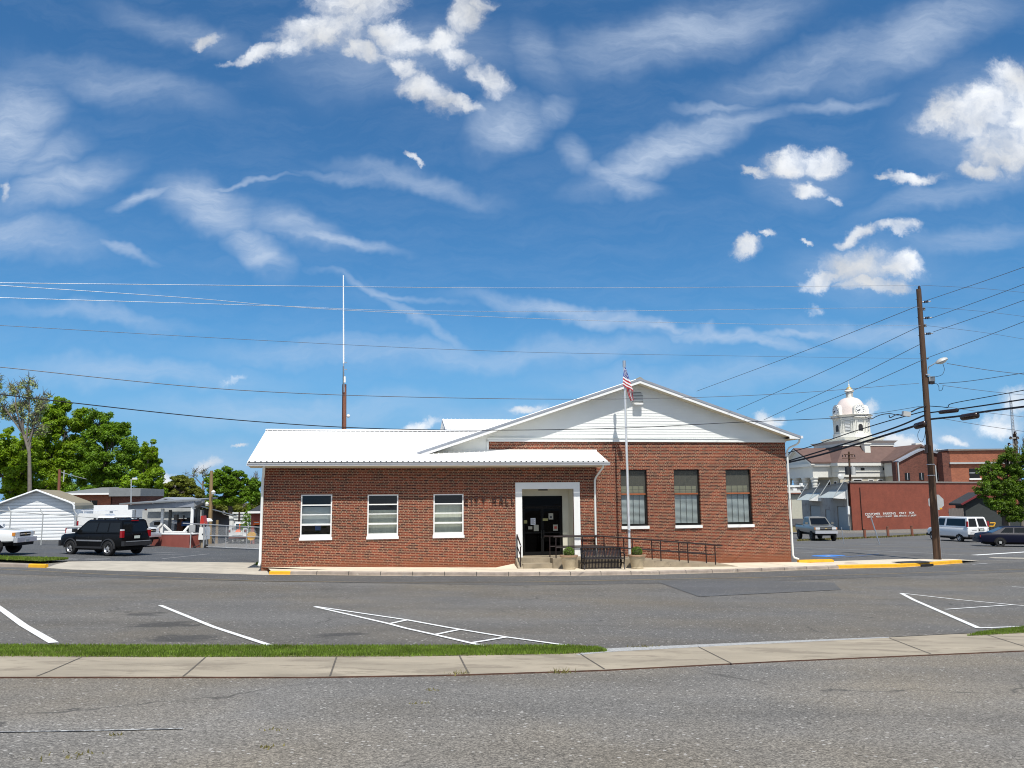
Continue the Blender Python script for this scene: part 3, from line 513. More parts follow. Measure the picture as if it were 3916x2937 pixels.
# weeds in asphalt cracks of the near lot
def weeds(spots,name,mt,n=40,hh=.05):
    mb=MB()
    for (px,py,rx) in spots:
        c=gp(px,py)
        for _ in range(n):
            x,y=c.x+random.gauss(0,rx),c.y+random.gauss(0,rx*.6); z=H(x,y); a=random.random()*6.28; h=hh*random.uniform(.4,1.3); l=random.gauss(0,.5)*h
            mb.add([(x-math.cos(a)*.008,y-math.sin(a)*.008,z),(x+math.cos(a)*.008,y+math.sin(a)*.008,z),(x+l,y+l,z+h)],[(0,1,2)])
    o=mb.build(name,mt); o['kind']='stuff'
weeds([(1650,2640,.06),(1600,2690,.04),(1040,2790,.05),(1015,2860,.05),(440,2812,.04),(200,2898,.12),(260,2890,.1)],'weeds',M['dry_grass'],14,.022)
weeds([(1740,2583,.05),(1770,2582,.04),(2130,2574,.05),(2160,2572,.05),(2440,2480,.12),(2470,2478,.1)],'weeds',M['dry_grass'],30,.06)
# far pavement, kerb, drive
def kerb(i0,i1,name,mt,h=.15,top=.16):
    mb=MB(); seg=KR[i0:i1+1]; prof=[(0,-.05),(.012,h-.03),(.04,h),(top,h+.004),(top,-.05)]
    for i,p in enumerate(seg):
        d=(KR[min(i0+i+1,260)]-KR[max(i0+i-1,0)]).normalized(); nrm=Vector((-d.y,d.x,0))
        for (a,z) in prof:
            q=p+nrm*a; mb.v.append((q.x,q.y,H(p.x,p.y)+z))
    k=len(prof)
    for i in range(len(seg)-1):
        for j in range(k-1): mb.f.append((i*k+j,(i+1)*k+j,(i+1)*k+j+1,i*k+j+1))
    mb.f.append(tuple(range(k))); mb.f.append(tuple(range((len(seg)-1)*k,len(seg)*k)))
    return struct(mb.build(name,mt,smooth=30))
def ki(px):
    best=min(range(261),key=lambda i:abs(proj(KR[i])[0]-px)); return best
def proj(p):
    d=Vector(p)-Vector((0,0,E)); z=d.dot(FW); return CX+F*d.dot(RT)/z,CY-F*d.dot(UP)/z
k0,k1,k2,k3,k4,k5=0,ki(105),ki(174),ki(1032),ki(1115),ki(3212)
kerb(k0,k1,'kerb',M['kerb']); kerb(k1,k2,'kerb',M['yellow'])
kerb(k3,k4,'kerb',M['yellow'])
ks=list(range(k4,k5,6)); ks[-1]=k5
for a,b in zip(ks,ks[1:]): pass
kerb(k4,k5,'kerb',M['kerb']); kerb(k5,260,'kerb',M['yellow'],.17)
mb=MB()
for a in range(k4+5,k5,6):
    p=KR[a]; d=(KR[a+1]-KR[a-1]).normalized(); nn=Vector((-d.y,d.x,0)); z=H(p.x,p.y)
    for (o1,z1,o2,z2) in((-.004,0,.008,.125),(.008,.125,.036,.157),(.036,.157,.17,.162)):
        q=p+nn*o1; r=p+nn*o2; mb.quad(*[(v.x,v.y,zz) for v,zz in((q-d*.012,z+z1),(q+d*.012,z+z1),(r+d*.012,z+z2),(r-d*.012,z+z2))])
struct(mb.build('kerb_joint',M['joint']))
mb=MB()   # pale grout line where kerb meets the road
for a in range(k3,260):
    p,q=KR[a],KR[a+1]; mb.quad((p.x,p.y-.07,H(p.x,p.y)+.02),(q.x,q.y-.07,H(q.x,q.y)+.02),(q.x,q.y+.01,H(q.x,q.y)+.02),(p.x,p.y+.01,H(p.x,p.y)+.02))
struct(mb.build('gutter_line',M['far_walk']))
fw_f=[]
for a in range(k3,261):
    d=(KR[min(a+1,260)]-KR[max(a-1,0)]).normalized(); q=KR[a]+Vector((-d.y,d.x,0))*.155; q.z=H(KR[a].x,KR[a].y)+.15; fw_f.append(q)
fw_b=[gp(997,2153)]+[W(u,.02,0) for u in range(0,15)]+[W(u,1.13,0) for u in (14.2,15,16,17,18,19,20,21,22,23,24)]+[gp(3120,2149,.03),gp(3233,2146,.03),gp(3450,2139,.03),gp(3640,2139,.03),gp(3749,2146,.03)]
for p in fw_b:
    u=(p-A).dot(U); n=(p-A).dot(N); p.z=ZS(u) if -.1<n<1.2 and u<24.3 else H(p.x,p.y)+.05
mbw=MB(); a_=resample(fw_f,150); b_=resample(fw_b,150); n=150; m=10
for j in range(m+1):
    for i in range(n+1): mbw.v.append(tuple(a_[i].lerp(b_[i],j/m)))
for j in range(m):
    for i in range(n): mbw.f.append((j*(n+1)+i,j*(n+1)+i+1,(j+1)*(n+1)+i+1,(j+1)*(n+1)+i))
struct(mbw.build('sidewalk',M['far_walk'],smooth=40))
def zwalk(u,n):
    p=W(u,n,0); k=min(KR,key=lambda q:(q.x-p.x)**2+(q.y-p.y)**2); nk=(k-A).dot(N)+.15
    t=max(0,min(1,n/nk)) if nk<0 else 0; return ZS(u)*(1-t)+(H(k.x,k.y)+.15)*t
mb=MB()
for u in (1.9,4.6,7.6,10.3,13.4,16.4,19.5,22.4):   # scored joints across the far pavement
    q=min(range(151),key=lambda i:abs((b_[i]-A).dot(U)-u)); p0,p1=a_[q],b_[q]; d=(a_[q+1]-a_[q]).normalized()*.01
    for i in range(6):
        s,t=p0.lerp(p1,i/6),p0.lerp(p1,(i+1)/6); up=Vector((0,0,.004)); mb.quad(s-d+up,s+d+up,t+d+up,t-d+up)
struct(mb.build('sidewalk_joint',M['joint']))
struct(strip(gl([(176,2173),(271,2179),(600,2188),(1030,2200)]),gl([(258,2149),(401,2146),(500,2147),(1000,2153)]),50,8,lambda p,t:H(p.x,p.y)+.012+.03*math.sin(math.pi*min(1,t*1.2))).build('driveway',M['concrete'],smooth=40))
grass('weeds',gl([(975,2163),(1010,2166)]),gl([(985,2156),(1008,2157)]),500,.07,M['grass'],.015,.06)
# ------------------------------------------------------------------ markings
def line(name,pts,wd,mt,off=.019,cont=True):
    mb=MB(); P=gl(pts); 
    for a,b in zip(P,P[1:]):
        k=max(2,int((b-a).length/.4)); d=(b-a).normalized(); s=Vector((-d.y,d.x,0))*wd/2
        for i in range(k):
            p,q=a.lerp(b,i/k),a.lerp(b,(i+1)/k)
            mb.quad(*[(v.x,v.y,H(v.x,v.y)+off) for v in(p-s,p+s,q+s,q-s)])
    return struct(mb.build(name,mt))
line('parking_line',[(-60,2285),(205,2462)],.15,M['white_line']); line('parking_line',[(612,2317),(1035,2473)],.11,M['white_line'])
def z7(l): return [(1100+x*.633,2100+y*.633) for x,y in l]
line('parking_line',z7([(165,352),(610,455),(900,525),(1185,592)]),.1,M['white_line']); line('parking_line',z7([(165,350),(720,432),(1040,490),(1320,537),(1690,588)]),.1,M['white_line'],.0195)
for l in ([(610,457),(722,433)],[(888,523),(1040,491)],[(1110,573),(1320,538)]): line('parking_line',z7(l),.1,M['white_line'],.02)
line('parking_line',z7([(1690,588),(1800,590)]),.06,M['yellow_line'],.02)
def z5(l): return [(2900+x*.4593,2050+y*.4593) for x,y in l]
line('parking_line',z5([(1190,480),(1840,775)]),.12,M['white_line']); line('parking_line',z5([(1190,480),(2240,588)]),.1,M['white_line'],.0195); line('parking_line',z5([(1560,616),(2110,578)]),.09,M['white_line'],.02); line('parking_line',z5([(1830,773),(2300,757)]),.1,M['white_line'],.02); line('parking_line',z5([(2110,426),(2300,434)]),.09,M['white_line'])
line('lane_line',[(-400,2166),(0,2178),(500,2203),(1000,2224),(1500,2229),(1958,2228),(2400,2220),(2900,2210),(3400,2196),(3916,2178),(4300,2165)],.09,M['yellow_line'],.021)
line('lane_line',[(3030,2094),(3200,2100),(3500,2114),(3700,2124)],.13,M['thin_white'],.016); line('stop_line',[(3725,2124),(3916,2112),(4100,2100)],.4,M['white_line'],.017)
line('lane_line',[(3250,2087),(3600,2097),(3916,2108)],.11,M['yellow_line'],.016); line('parking_line',[(3060,2146),(3300,2125),(3360,2119)],.06,M['blue_paint'],.016)
for l in ([(3030,2117),(3110,2114)],[(3290,2084),(3440,2081)],[(3040,2070),(3110,2068)]): line('parking_line',l,.07,M['thin_white'],.016)
for l in ([(620,2138),(800,2119)],[(560,2112),(680,2116)],[(730,2112),(762,2111)],[(580,2124),(700,2120)],[(0,2128),(140,2137)],[(140,2135),(260,2140)],[(200,2142),(300,2141)],[(250,2137),(410,2143)],[(330,2138),(420,2138)]): line('parking_line',l,.09,M['thin_white'],.016)
struct(strip(gl([(3100,2128),(3170,2131),(3235,2126)]),gl([(3110,2125),(3170,2122),(3225,2124)]),10,3,drape(.016)).build('parking_bay_symbol',M['blue_paint']))
line('parking_bay_symbol',[(3160,2125),(3178,2128)],.16,M['thin_white'],.021)
line('crosswalk_slab',[(3790,2134),(4200,2140)],.9,M['concrete'],.016); line('lane_line',[(3720,2160),(3775,2156)],.12,M['thin_white'],.021)
line('lane_line',[(-60,2803),(330,2797),(700,2789)],.035,paintmat('very_worn_paint',(.5,.5,.48),.24,(.17,.165,.16)),.008)
line('kerb_grout',[(1540,2203),(1620,2209)],.05,M['thin_white'],.022)
tag(MB().box(-.85,.85,-.42,.42,0,.02).build('drain_cover',M['darkshed']),'dark steel plate over the storm drain at the street corner','drain cover').matrix_world=Matrix.Translation(gp(3490,2150,.17)+Vector((0,0,0)))@Matrix.Rotation(R(20),4,'Z')
o=MB().box(-.4,.4,-.02,.03,.0,.1).build('storm_drain',M['dark']); q=gp(3548,2168); o.matrix_world=Matrix.Translation(q+Vector((0,.05,.02)))@Matrix.Rotation(R(24),4,'Z'); tag(o,'dark storm drain opening in the yellow kerb at the corner','drain')
o=MB().lathe([(.0,0),(.3,0),(.3,.012),(0,.014)],n=20).build('manhole_cover',M['rusty']); o.location=gp(3255,2153,.12)+Vector((0,0,-.02)); tag(o,'small round rusty cover set in the pavement near the building corner','manhole cover')

# ================================================================== CITY HALL
CH=thing('city_hall','long brick town hall with white metal roof, gabled wing and CITY HALL letters','building',A,AL)
def B(mb,name,mt,parent=None,smooth=None,**k): return mb.build(name,M[mt] if isinstance(mt,str) else mt,parent or CH,smooth,**k)
WL=[(1.54,2.81,1.33,3.2),(4.26,5.54,1.33,3.18),(7.02,8.31,1.33,3.18)]
DOOR=(10.85,13.15,.46,3.36); BK=10.7
mb=MB().wall(.05,14.15,-.5,4.32,WL+[DOOR],0,.12)
mb.quad((.05,0,-.5),(.05,BK,-.5),(.05,BK,4.32),(.05,0,4.32)); mb.poly([(.05,0,4.32),(.05,BK,4.32),(.05,5,6.2)])
mb.quad((14.15,0,-.5),(14.15,0,4.32),(14.15,1.1,4.32),(14.15,1.1,-.5)); mb.quad((.05,BK,-.5),(14,BK,-.5),(14,BK,4.32),(.05,BK,4.32))
B(mb,'wall','brick')
WG=[(15.67,16.93,1.67,4.22),(18.24,19.5,1.67,4.22),(20.8,22.07,1.67,4.22)]
mb=MB().wall(9.55,23.9,-.6,5.5,WG,1.1,.2)
mb.quad((23.9,1.1,-.6),(23.9,14,-.6),(23.9,14,5.55),(23.9,1.1,5.55)); mb.quad((9.5,14,-.6),(23.9,14,-.6),(23.9,14,5.5),(9.5,14,5.5)); mb.poly([(6.5,14,4.9),(24,14,5.5),(16.56,14,8.2)])
B(mb,'wall','brick')
B(MB().box(.2,14,1.0,10.3,-.2,.44),'floor','floor_in'); B(MB().box(14.3,23.7,1.5,13.8,-.2,.45),'floor','floor_in')
B(MB().box(.2,14,3.6,3.7,.4,4.3),'partition','dark'); B(MB().box(14.3,23.7,4.2,4.3,.4,5.4),'partition','dark'); B(MB().box(10.2,10.3,.3,3.6,.4,4.2),'partition','dark')
# --- ribbed roofs
def ribroof(u0,u1,n0,z0,n1,z1,sp=.228,name='roof',clip=None):
    mb=MB(); mb.hexa([(u0,n0,z0-.05),(u1,n0,z0-.05),(u1,n1,z1-.05),(u0,n1,z1-.05)],[(u0,n0,z0),(u1,n0,z0),(u1,n1,z1),(u0,n1,z1)])
    k=int((u1-u0)/sp)
    for i in range(k+1):
        u=u0+.06+i*sp
        if u+.03>u1: break
        mb.hexa([(u-.03,n0-.005,z0-.01),(u+.03,n0-.005,z0-.01),(u+.03,n1,z1-.01),(u-.03,n1,z1-.01)],[(u-.016,n0-.005,z0+.028),(u+.016,n0-.005,z0+.028),(u+.016,n1,z1+.028),(u-.016,n1,z1+.028)])
    return mb
SL=.305
r1=ribroof(-.53,14.55,-.7,4.53,1.09,4.53+SL*1.79); r2=ribroof(-.53,11.6,1.09,4.53+SL*1.79,5,6.27)
r1.add(r2.v,r2.f); r3=ribroof(-.53,11.6,5,6.27,BK+.7,4.53); r1.add(r3.v,r3.f); B(r1,'roof','roof')
B(MB().hexa([(-.56,4.82,6.262),(11,4.82,6.262),(11,5.18,6.262),(-.56,5.18,6.262)],[(-.56,4.97,6.34),(11,4.97,6.34),(11,5.03,6.34),(-.56,5.03,6.34)]),'ridge_cap','roof')
mb=MB()   # flashing strip where the low roof meets the gable wall
mb.hexa([(6.6,.98,5.03),(14.55,.98,5.03),(14.55,1.085,5.07),(6.6,1.085,5.07)],[(6.6,.98,5.075),(14.55,.98,5.075),(14.55,1.085,5.14),(6.6,1.085,5.14)]); B(mb,'flashing','roof')
B(MB().hexa([(-.5,-.68,4.36),(14.5,-.68,4.36),(14.5,.0,4.3),(-.5,0,4.3)],[(-.5,-.68,4.40),(14.5,-.68,4.40),(14.5,-.002,4.34),(-.5,-.002,4.34)]),'soffit','soffit')
mb=MB().box(-.52,14.54,-.712,-.703,4.44,4.515)  # dark strip and blocks put in as the shade of the gap under the roof edge
for i in range(66): mb.box(-.52+.05+i*.228-.03,-.52+.05+i*.228+.03,-.712,-.706,4.516,4.55)
B(mb,'eave_gap_shade','trim')
mb=MB(); mb.prismx([(-.7,4.36),(-.79,4.36),(-.815,4.455),(-.835,4.455),(-.835,4.475),(-.79,4.475),(-.775,4.38),(-.7,4.38)],-.54,14.6); mb.box(-.55,-.54,-.83,-.69,4.36,4.475); mb.box(14.6,14.61,-.83,-.69,4.36,4.475); B(mb,'gutter','gutter')
mb=MB()   # barge boards at both ends
for u in (-.53,): mb.hexa([(u-.02,-.7,4.4),(u,-.7,4.4),(u,5,6.12),(u-.02,5,6.12)],[(u-.02,-.7,4.53),(u,-.7,4.53),(u,5,6.27),(u-.02,5,6.27)])
B(mb,'barge_board','white'); mb=MB(); u=14.55; mb.hexa([(u,-.68,4.4),(u+.02,-.68,4.4),(u+.02,1.08,4.94),(u,1.08,4.94)],[(u,-.68,4.53),(u+.02,-.68,4.53),(u+.02,1.08,5.07),(u,1.08,5.07)])
B(mb,'barge_board','white')
B(MB().prismx([(-.68,4.4),(0,4.4),(1.08,4.4),(1.08,4.95)],14.17,14.5),'soffit_return','soffit')
# gable roof: left slope runs down into the valley, right slope to its own eave
AP=(16.56,8.41); RZ=.335; NR=.55
def gz(u): return AP[1]-RZ*abs(u-AP[0])
mb=MB()
for (ua,ub) in ((6.0,AP[0]),(AP[0],24.42)):
    mb.hexa([(ua,NR,gz(ua)-.05),(ub,NR,gz(ub)-.05),(ub,14.6,gz(ub)-.05),(ua,14.6,gz(ua)-.05)],[(ua,NR,gz(ua)),(ub,NR,gz(ub)),(ub,14.6,gz(ub)),(ua,14.6,gz(ua))])
    k=int(13.9/.228)
    for i in range(k):
        n_=NR+.2+i*.228
        mb.hexa([(ua,n_-.03,gz(ua)-.01),(ub,n_-.03,gz(ub)-.01),(ub,n_+.03,gz(ub)-.01),(ua,n_+.03,gz(ua)-.01)],[(ua,n_-.016,gz(ua)+.028),(ub,n_-.016,gz(ub)+.028),(ub,n_+.016,gz(ub)+.028),(ua,n_+.016,gz(ua)+.028)])
B(mb,'roof','roof')
B(MB().hexa([(AP[0]-.17,NR-.02,8.36),(AP[0]+.17,NR-.02,8.36),(AP[0]+.17,14.6,8.36),(AP[0]-.17,14.6,8.36)],[(AP[0]-.04,NR-.02,8.45),(AP[0]+.04,NR-.02,8.45),(AP[0]+.04,14.6,8.45),(AP[0]-.04,14.6,8.45)]),'ridge_cap','tan')
def rake(mb,ua,ub,d0,d1,n0,n1): mb.hexa([(ua,n0,gz(ua)-d1),(ub,n0,gz(ub)-d1),(ub,n1,gz(ub)-d1),(ua,n1,gz(ua)-d1)],[(ua,n0,gz(ua)-d0),(ub,n0,gz(ub)-d0),(ub,n1,gz(ub)-d0),(ua,n1,gz(ua)-d0)])
mb=MB(); rake(mb,6.35,AP[0],.0,.105,NR-.03,NR-.003); rake(mb,AP[0],24.42,.0,.105,NR-.03,NR-.003); B(mb,'rake_trim','bluegrey')
mb=MB(); rake(mb,6.5,AP[0],.108,.235,NR-.012,NR+.02); rake(mb,AP[0],23.85,.108,.235,NR-.012,NR+.02)
mb.add([(23.85,NR-.012,gz(23.85)-.108),(24.4,NR-.012,gz(24.4)-.108),(24.4,NR-.012,5.64),(23.85,NR-.012,5.64),(23.85,NR+.02,gz(23.85)-.108),(24.4,NR+.02,gz(24.4)-.108),(24.4,NR+.02,5.64),(23.85,NR+.02,5.64)],[(0,1,2,3),(4,7,6,5),(0,4,5,1),(1,5,6,2),(2,6,7,3),(3,7,4,0)])
B(mb,'rake_board','white')
mb=MB(); rake(mb,6.6,AP[0],.2,.23,NR+.02,1.098); rake(mb,AP[0],23.85,.2,.23,NR+.02,1.098); mb.box(23.85,24.4,NR+.02,14.5,5.62,5.65); mb.box(24.385,24.4,NR+.02,14.5,5.65,5.78); B(mb,'soffit','soffit')
B(MB().box(24.42,24.54,NR-.02,14.5,5.66,5.78),'gutter','gutter')
# siding boards, each lapped over the one below
mb=MB(); BD=.124
def span(z):
    c=(AP[1]-.22-z)/RZ; return AP[0]-c,AP[0]+c
z=4.86
while z<8.15:
    z2=z+BD; a0,b0=span(z); a1,b1=span(z2)
    if z2<5.66: b0=b1=9.5
    else: b0=min(b0,23.93); b1=min(b1,23.93)
    a0=max(a0,6.4); a1=max(a1,6.4)
    if b1>a1: mb.add([(a0,1.068,z),(b0,1.068,z),(b1,1.081,z2),(a1,1.081,z2),(a0,1.085,z),(b0,1.085,z)],[(0,1,2,3),(0,4,5,1)])
    else: mb.add([(a0,1.074,z),(b0,1.074,z),(AP[0],1.081,AP[1]-.22)],[(0,1,2)])
    z=z2
B(mb,'gable_siding','siding')
mb=MB().box(9.46,9.56,1.03,1.12,5.0,5.56); mb.box(9.46,23.93,1.03,1.12,5.5,5.57); mb.box(9.5,23.95,1.045,1.12,5.57,5.655); mb.box(9.56,23.93,1.01,1.12,5.655,5.67); B(mb,'frieze_board','siding')
# vent and flood light
mb=MB(); pts=[(AP[0]+.3*math.cos(t*math.pi/12),7.6+.3*math.sin(t*math.pi/12)) for t in range(13)]+[(AP[0]-.3,7.34),(AP[0]+.3,7.34)]; mb.prism(pts,1.0,1.06); v=B(mb,'gable_vent','siding')
mb=MB()
for i in range(7):
    z=7.37+i*.07; hw=.27 if z<7.6 else math.sqrt(max(.0,.27**2-(z-7.6)**2)); mb.hexa([(AP[0]-hw,.985,z),(AP[0]+hw,.985,z),(AP[0]+hw,.998,z),(AP[0]-hw,.998,z)],[(AP[0]-hw,.985,z+.028),(AP[0]+hw,.985,z+.028),(AP[0]+hw,.998,z+.028),(AP[0]-hw,.998,z+.028)])
mb.build('louvre',M['ventdark'],v)
mb=MB().hexa([(AP[0]-.17,.8,7.19),(AP[0]+.17,.8,7.19),(AP[0]+.22,1.05,7.26),(AP[0]-.22,1.05,7.26)],[(AP[0]-.22,.78,7.26),(AP[0]+.22,.78,7.26),(AP[0]+.22,1.05,7.33),(AP[0]-.22,1.05,7.33)]); B(mb,'flood_light','white')
# rear roof piece with its own little gable
mb=ribroof(8.35,17,8.6,6.6,11,7.46); q=ribroof(8.35,17,11,7.46,13.4,6.6); mb.add(q.v,q.f); B(mb,'roof','roof')
mb=MB().poly([(8.6,8.8,5.6),(8.6,13.2,5.6),(8.6,13.2,6.6),(8.6,11,7.4),(8.6,8.8,6.6)]); B(mb,'rear_gable','siding'); B(MB().prismx([(8.62,6.5),(8.62,6.6),(11,7.46),(11,7.34)],8.33,8.36),'barge_board','bluegrey')
B(MB().cyl((7.55,6.2,6.0),(7.55,6.2,6.36),.06),'roof_vent','white')
# --- windows
def stackwin(u0,u1,z0,z1,cols):
    w=thingpart=MB(); f=.055; y0,y1=.02,.09
    zs=[z0+.235,z0+.6,z0+.665,z0+1.02,z0+1.06,z0+1.41,z0+1.46,z1-.05]
    w.box(u0,u0+f,y0,y1,z0,z1); w.box(u1-f,u1,y0,y1,z0,z1); w.box(u0+f,u1-f,y0,y1,z1-.05,z1)
    w.box(u0+f,u1-f,y0-.004,y1,zs[1],zs[2]); w.box(u0+f,u1-f,y0,y1,zs[3],zs[4]); w.box(u0+f,u1-f,y0-.002,y1,zs[5],zs[6])
    w.box(u0+f,u1-f,y0,y1,z0+.12,zs[0])
    wo_=B(w,'window','white'); MB().box(u0-.03,u1+.03,-.05,.1,z0,z0+.12).build('sill',M['white'],wo_)
    for (a,b) in ((zs[0],zs[1]),(zs[2],zs[3]),(zs[4],zs[5]),(zs[6],zs[7])):
        MB().quad((u0+f,.055,a),(u1-f,.055,a),(u1-f,.055,b),(u0+f,.055,b)).build('pane',M['glass'],wo_)
    for (a,b,mt) in cols: MB().box(u0+.03,u1-.03,.2,.215,z0+a,z0+b).build('shade',M[mt],wo_)
    return wo_
w1=stackwin(*WL[0],[(.63,1.36,'blindgrey')]); stackwin(*WL[1],[(.2,1.2,'curtain')]); stackwin(*WL[2],[(.2,1.4,'curtain')])
MB().box(2.12,2.34,.35,.5,1.72,1.98).build('monitor',M['bluetarp'],w1)
def tallwin(u0,u1,z0,z1):
    w=MB(); f=.05; y0,y1=1.22,1.3
    w.box(u0,u0+f,y0,y1,z0,z1); w.box(u1-f,u1,y0,y1,z0,z1); w.box(u0,u1,y0,y1,z1-f,z1); w.box(u0,u1,y0,y1,z0,z0+.06)
    wo_=B(w,'window','bronze'); mz=z0+.565*(z1-z0)
    MB().box(u0+f,u1-f,y0-.01,y1,mz-.035,mz+.035).build('meeting_rail',M['wood_rail'],wo_)
    MB().box(u0-.03,u1+.03,1.03,1.22,z0-.135,z0).build('sill',M['white'],wo_)
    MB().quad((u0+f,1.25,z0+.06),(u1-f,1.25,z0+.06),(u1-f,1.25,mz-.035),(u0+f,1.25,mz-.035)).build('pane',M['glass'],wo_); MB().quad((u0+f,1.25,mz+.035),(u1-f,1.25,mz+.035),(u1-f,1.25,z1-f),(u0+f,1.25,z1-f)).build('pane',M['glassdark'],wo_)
    b=MB(); z=z0+.1
    while z<mz-.08: b.hexa([(u0+.06,1.33,z),(u1-.08,1.33,z),(u1-.08,1.345,z+.034),(u0+.06,1.345,z+.034)],[(u0+.06,1.33,z+.006),(u1-.08,1.33,z+.006),(u1-.08,1.345,z+.04),(u0+.06,1.345,z+.04)]); z+=.052
    b.build('blind',M['blind'],wo_)
    MB().box(u0+.06,u1-.1,1.33,1.336,mz+.04,mz+.36).build('shade',M['shade_cream'],wo_)
    mu=MB()
    for i in range(1,4):
        uu=u0+f+(u1-u0-2*f)*i/4
        mu.box(uu-.008,uu+.008,1.262,1.275,z0+.06,z1-f)
    mu.box(u0+f,u1-f,1.262,1.274,mz+.19,mz+.205); mu.build('muntin',M['bronze'],wo_)
for h in WG: tallwin(*h)
# --- entrance
mb=MB().box(10.56,10.85,-.045,.1,.44,3.36); mb.box(13.15,13.43,-.045,.1,.44,3.36); mb.box(10.56,13.43,-.05,.1,3.36,3.645); B(mb,'door_surround','white')
mb=MB(); y0,y1=.1,.95
mb.quad((10.85,y0,.46),(10.85,y1,.46),(10.85,y1,3.36),(10.85,y0,3.36)); mb.quad((13.15,y0,.46),(13.15,y0,3.36),(13.15,y1,3.36),(13.15,y1,.46)); mb.quad((10.85,y0,3.36),(10.85,y1,3.36),(13.15,y1,3.36),(13.15,y0,3.36))
mb.wall(10.85,13.15,.46,3.36,[(11.02,12.86,.46,3.06)],.95,.05); B(mb,'entrance_recess','cream')
B(MB().box(11.7,12.1,.45,.6,3.3,3.355),'ceiling_light','bronze')
mb=MB().box(11.02,11.08,.93,1.0,.46,3.06); mb.box(12.8,12.86,.93,1.0,.46,3.06); mb.box(11.02,12.86,.93,1.0,3.0,3.06); mb.box(11.08,12.8,.935,.995,2.58,2.64); B(mb,'door_frame','doorframe')
B(MB().box(11.08,12.8,.955,.96,2.64,3.0),'transom_pane','doorglass')
def leaf(u0,u1,hs):
    mb=MB().box(u0,u0+.06,.945,.985,.47,2.57); mb.box(u1-.06,u1,.945,.985,.47,2.57); mb.box(u0+.06,u1-.06,.945,.985,2.49,2.57); mb.box(u0+.06,u1-.06,.945,.985,.47,.62); mb.box(u0+.06,u1-.06,.947,.983,1.42,1.47)
    d=B(mb,'door','doorframe'); MB().box(u0+.06,u1-.06,.963,.967,.62,2.49).build('pane',M['doorglass'],d); MB().box(hs-.015,hs+.015,.9,.945,1.2,1.55).build('handle',M['bronze'],d); return d
dl=leaf(11.09,11.935,11.88); dr=leaf(11.945,12.79,12.0)
def note(d,u0,u1,z0,z1,mt,y=.94,ink=None):
    MB().box(u0,u1,y,y+.003,z0,z1).build('notice',M[mt],d)
    if ink:
        mb=MB()
        for i in range(5): mb.box(u0+.03,u1-.03-.02*(i%2),y-.002,y-.0005,z1-.06-i*(z1-z0)/6.5,z1-.045-i*(z1-z0)/6.5)
        mb.build('notice_text',M[ink],d)
note(dl,11.41,11.63,1.80,2.09,'paper',.94,'ink'); note(dl,11.55,11.77,1.52,1.79,'paper2'); note(dl,11.3,11.48,1.6,1.73,'paper2'); note(dl,11.1,11.25,1.86,2.0,'paper3')
note(dr,11.96,12.2,1.96,2.07,'paper3'); note(dr,12.23,12.44,2.02,2.29,'paper2'); note(dr,12.43,12.64,1.52,1.79,'paper2'); MB().box(12.28,12.38,.937,.939,2.08,2.17).build('notice_text',M['ink'],dr); MB().box(12.48,12.6,.937,.939,1.6,1.72).build('notice_text',M['redink'],dr)
# --- letters standing off the wall
def text_mesh(s,size,depth=.02,bold=0.0):
    cu=bpy.data.curves.new('t','FONT'); cu.body=s; cu.size=size; cu.extrude=depth/2; cu.offset=bold; cu.align_x='LEFT'
    o=bpy.data.objects.new('t',cu); COL.objects.link(o); dg=bpy.context.evaluated_depsgraph_get(); me=bpy.data.meshes.new_from_object(o.evaluated_get(dg)); bpy.data.objects.remove(o); me.materials.clear(); return me
def fit_text(s,x0,x1,z0,z1,y,mt,parent,name='letter',depth=.02,bold=0.0):
    me=text_mesh(s,1,depth,bold); vx=[v.co.x for v in me.vertices]; vy=[v.co.y for v in me.vertices]
    ax,bx,ay,by=min(vx),max(vx),min(vy),max(vy)
    for v in me.vertices:
        X=x0+(v.co.x-ax)/(bx-ax)*(x1-x0); Z=z0+(v.co.y-ay)/(by-ay)*(z1-z0); v.co=(X,y-v.co.z,Z)
    me.materials.append(M[mt]); me.name=name; o=bpy.data.objects.new(name,me); COL.objects.link(o)
    if parent: o.parent=parent
    return o
kk=.002671
for ch,a,b in (('C',145,212),('I',258,272),('T',312,374),('Y',428,492),('H',606,666),('A',708,782),('L',816,866),('L',914,962)):
    fit_text(ch,8.322+(a-145)*kk,8.322+(b-145)*kk,2.78,3.05,-.07,'letters',CH,'letter',.05,.022)
# --- downspouts
def ds(pts,name='downspout',r=.045): B(MB().tube(pts,r,8),name,'pvc',smooth=40)
ds([(.12,-.72,4.4),(.1,-.62,4.33),(.03,-.12,4.02),(.0,-.06,3.85),(.0,-.055,.5),(-.03,-.14,.36)],r=.055)
ds([(14.33,-.7,4.4),(14.33,-.68,4.28),(14.16,-.1,3.86),(14.12,-.06,3.72),(14.1,-.055,.2)])
ds([(24.46,.72,5.68),(24.44,.74,5.5),(24.36,.8,5.4),(24.05,1.0,5.24),(23.96,1.04,5.1),(23.96,1.04,.22),(24.0,1.02,.1),(24.22,1.0,.02)])
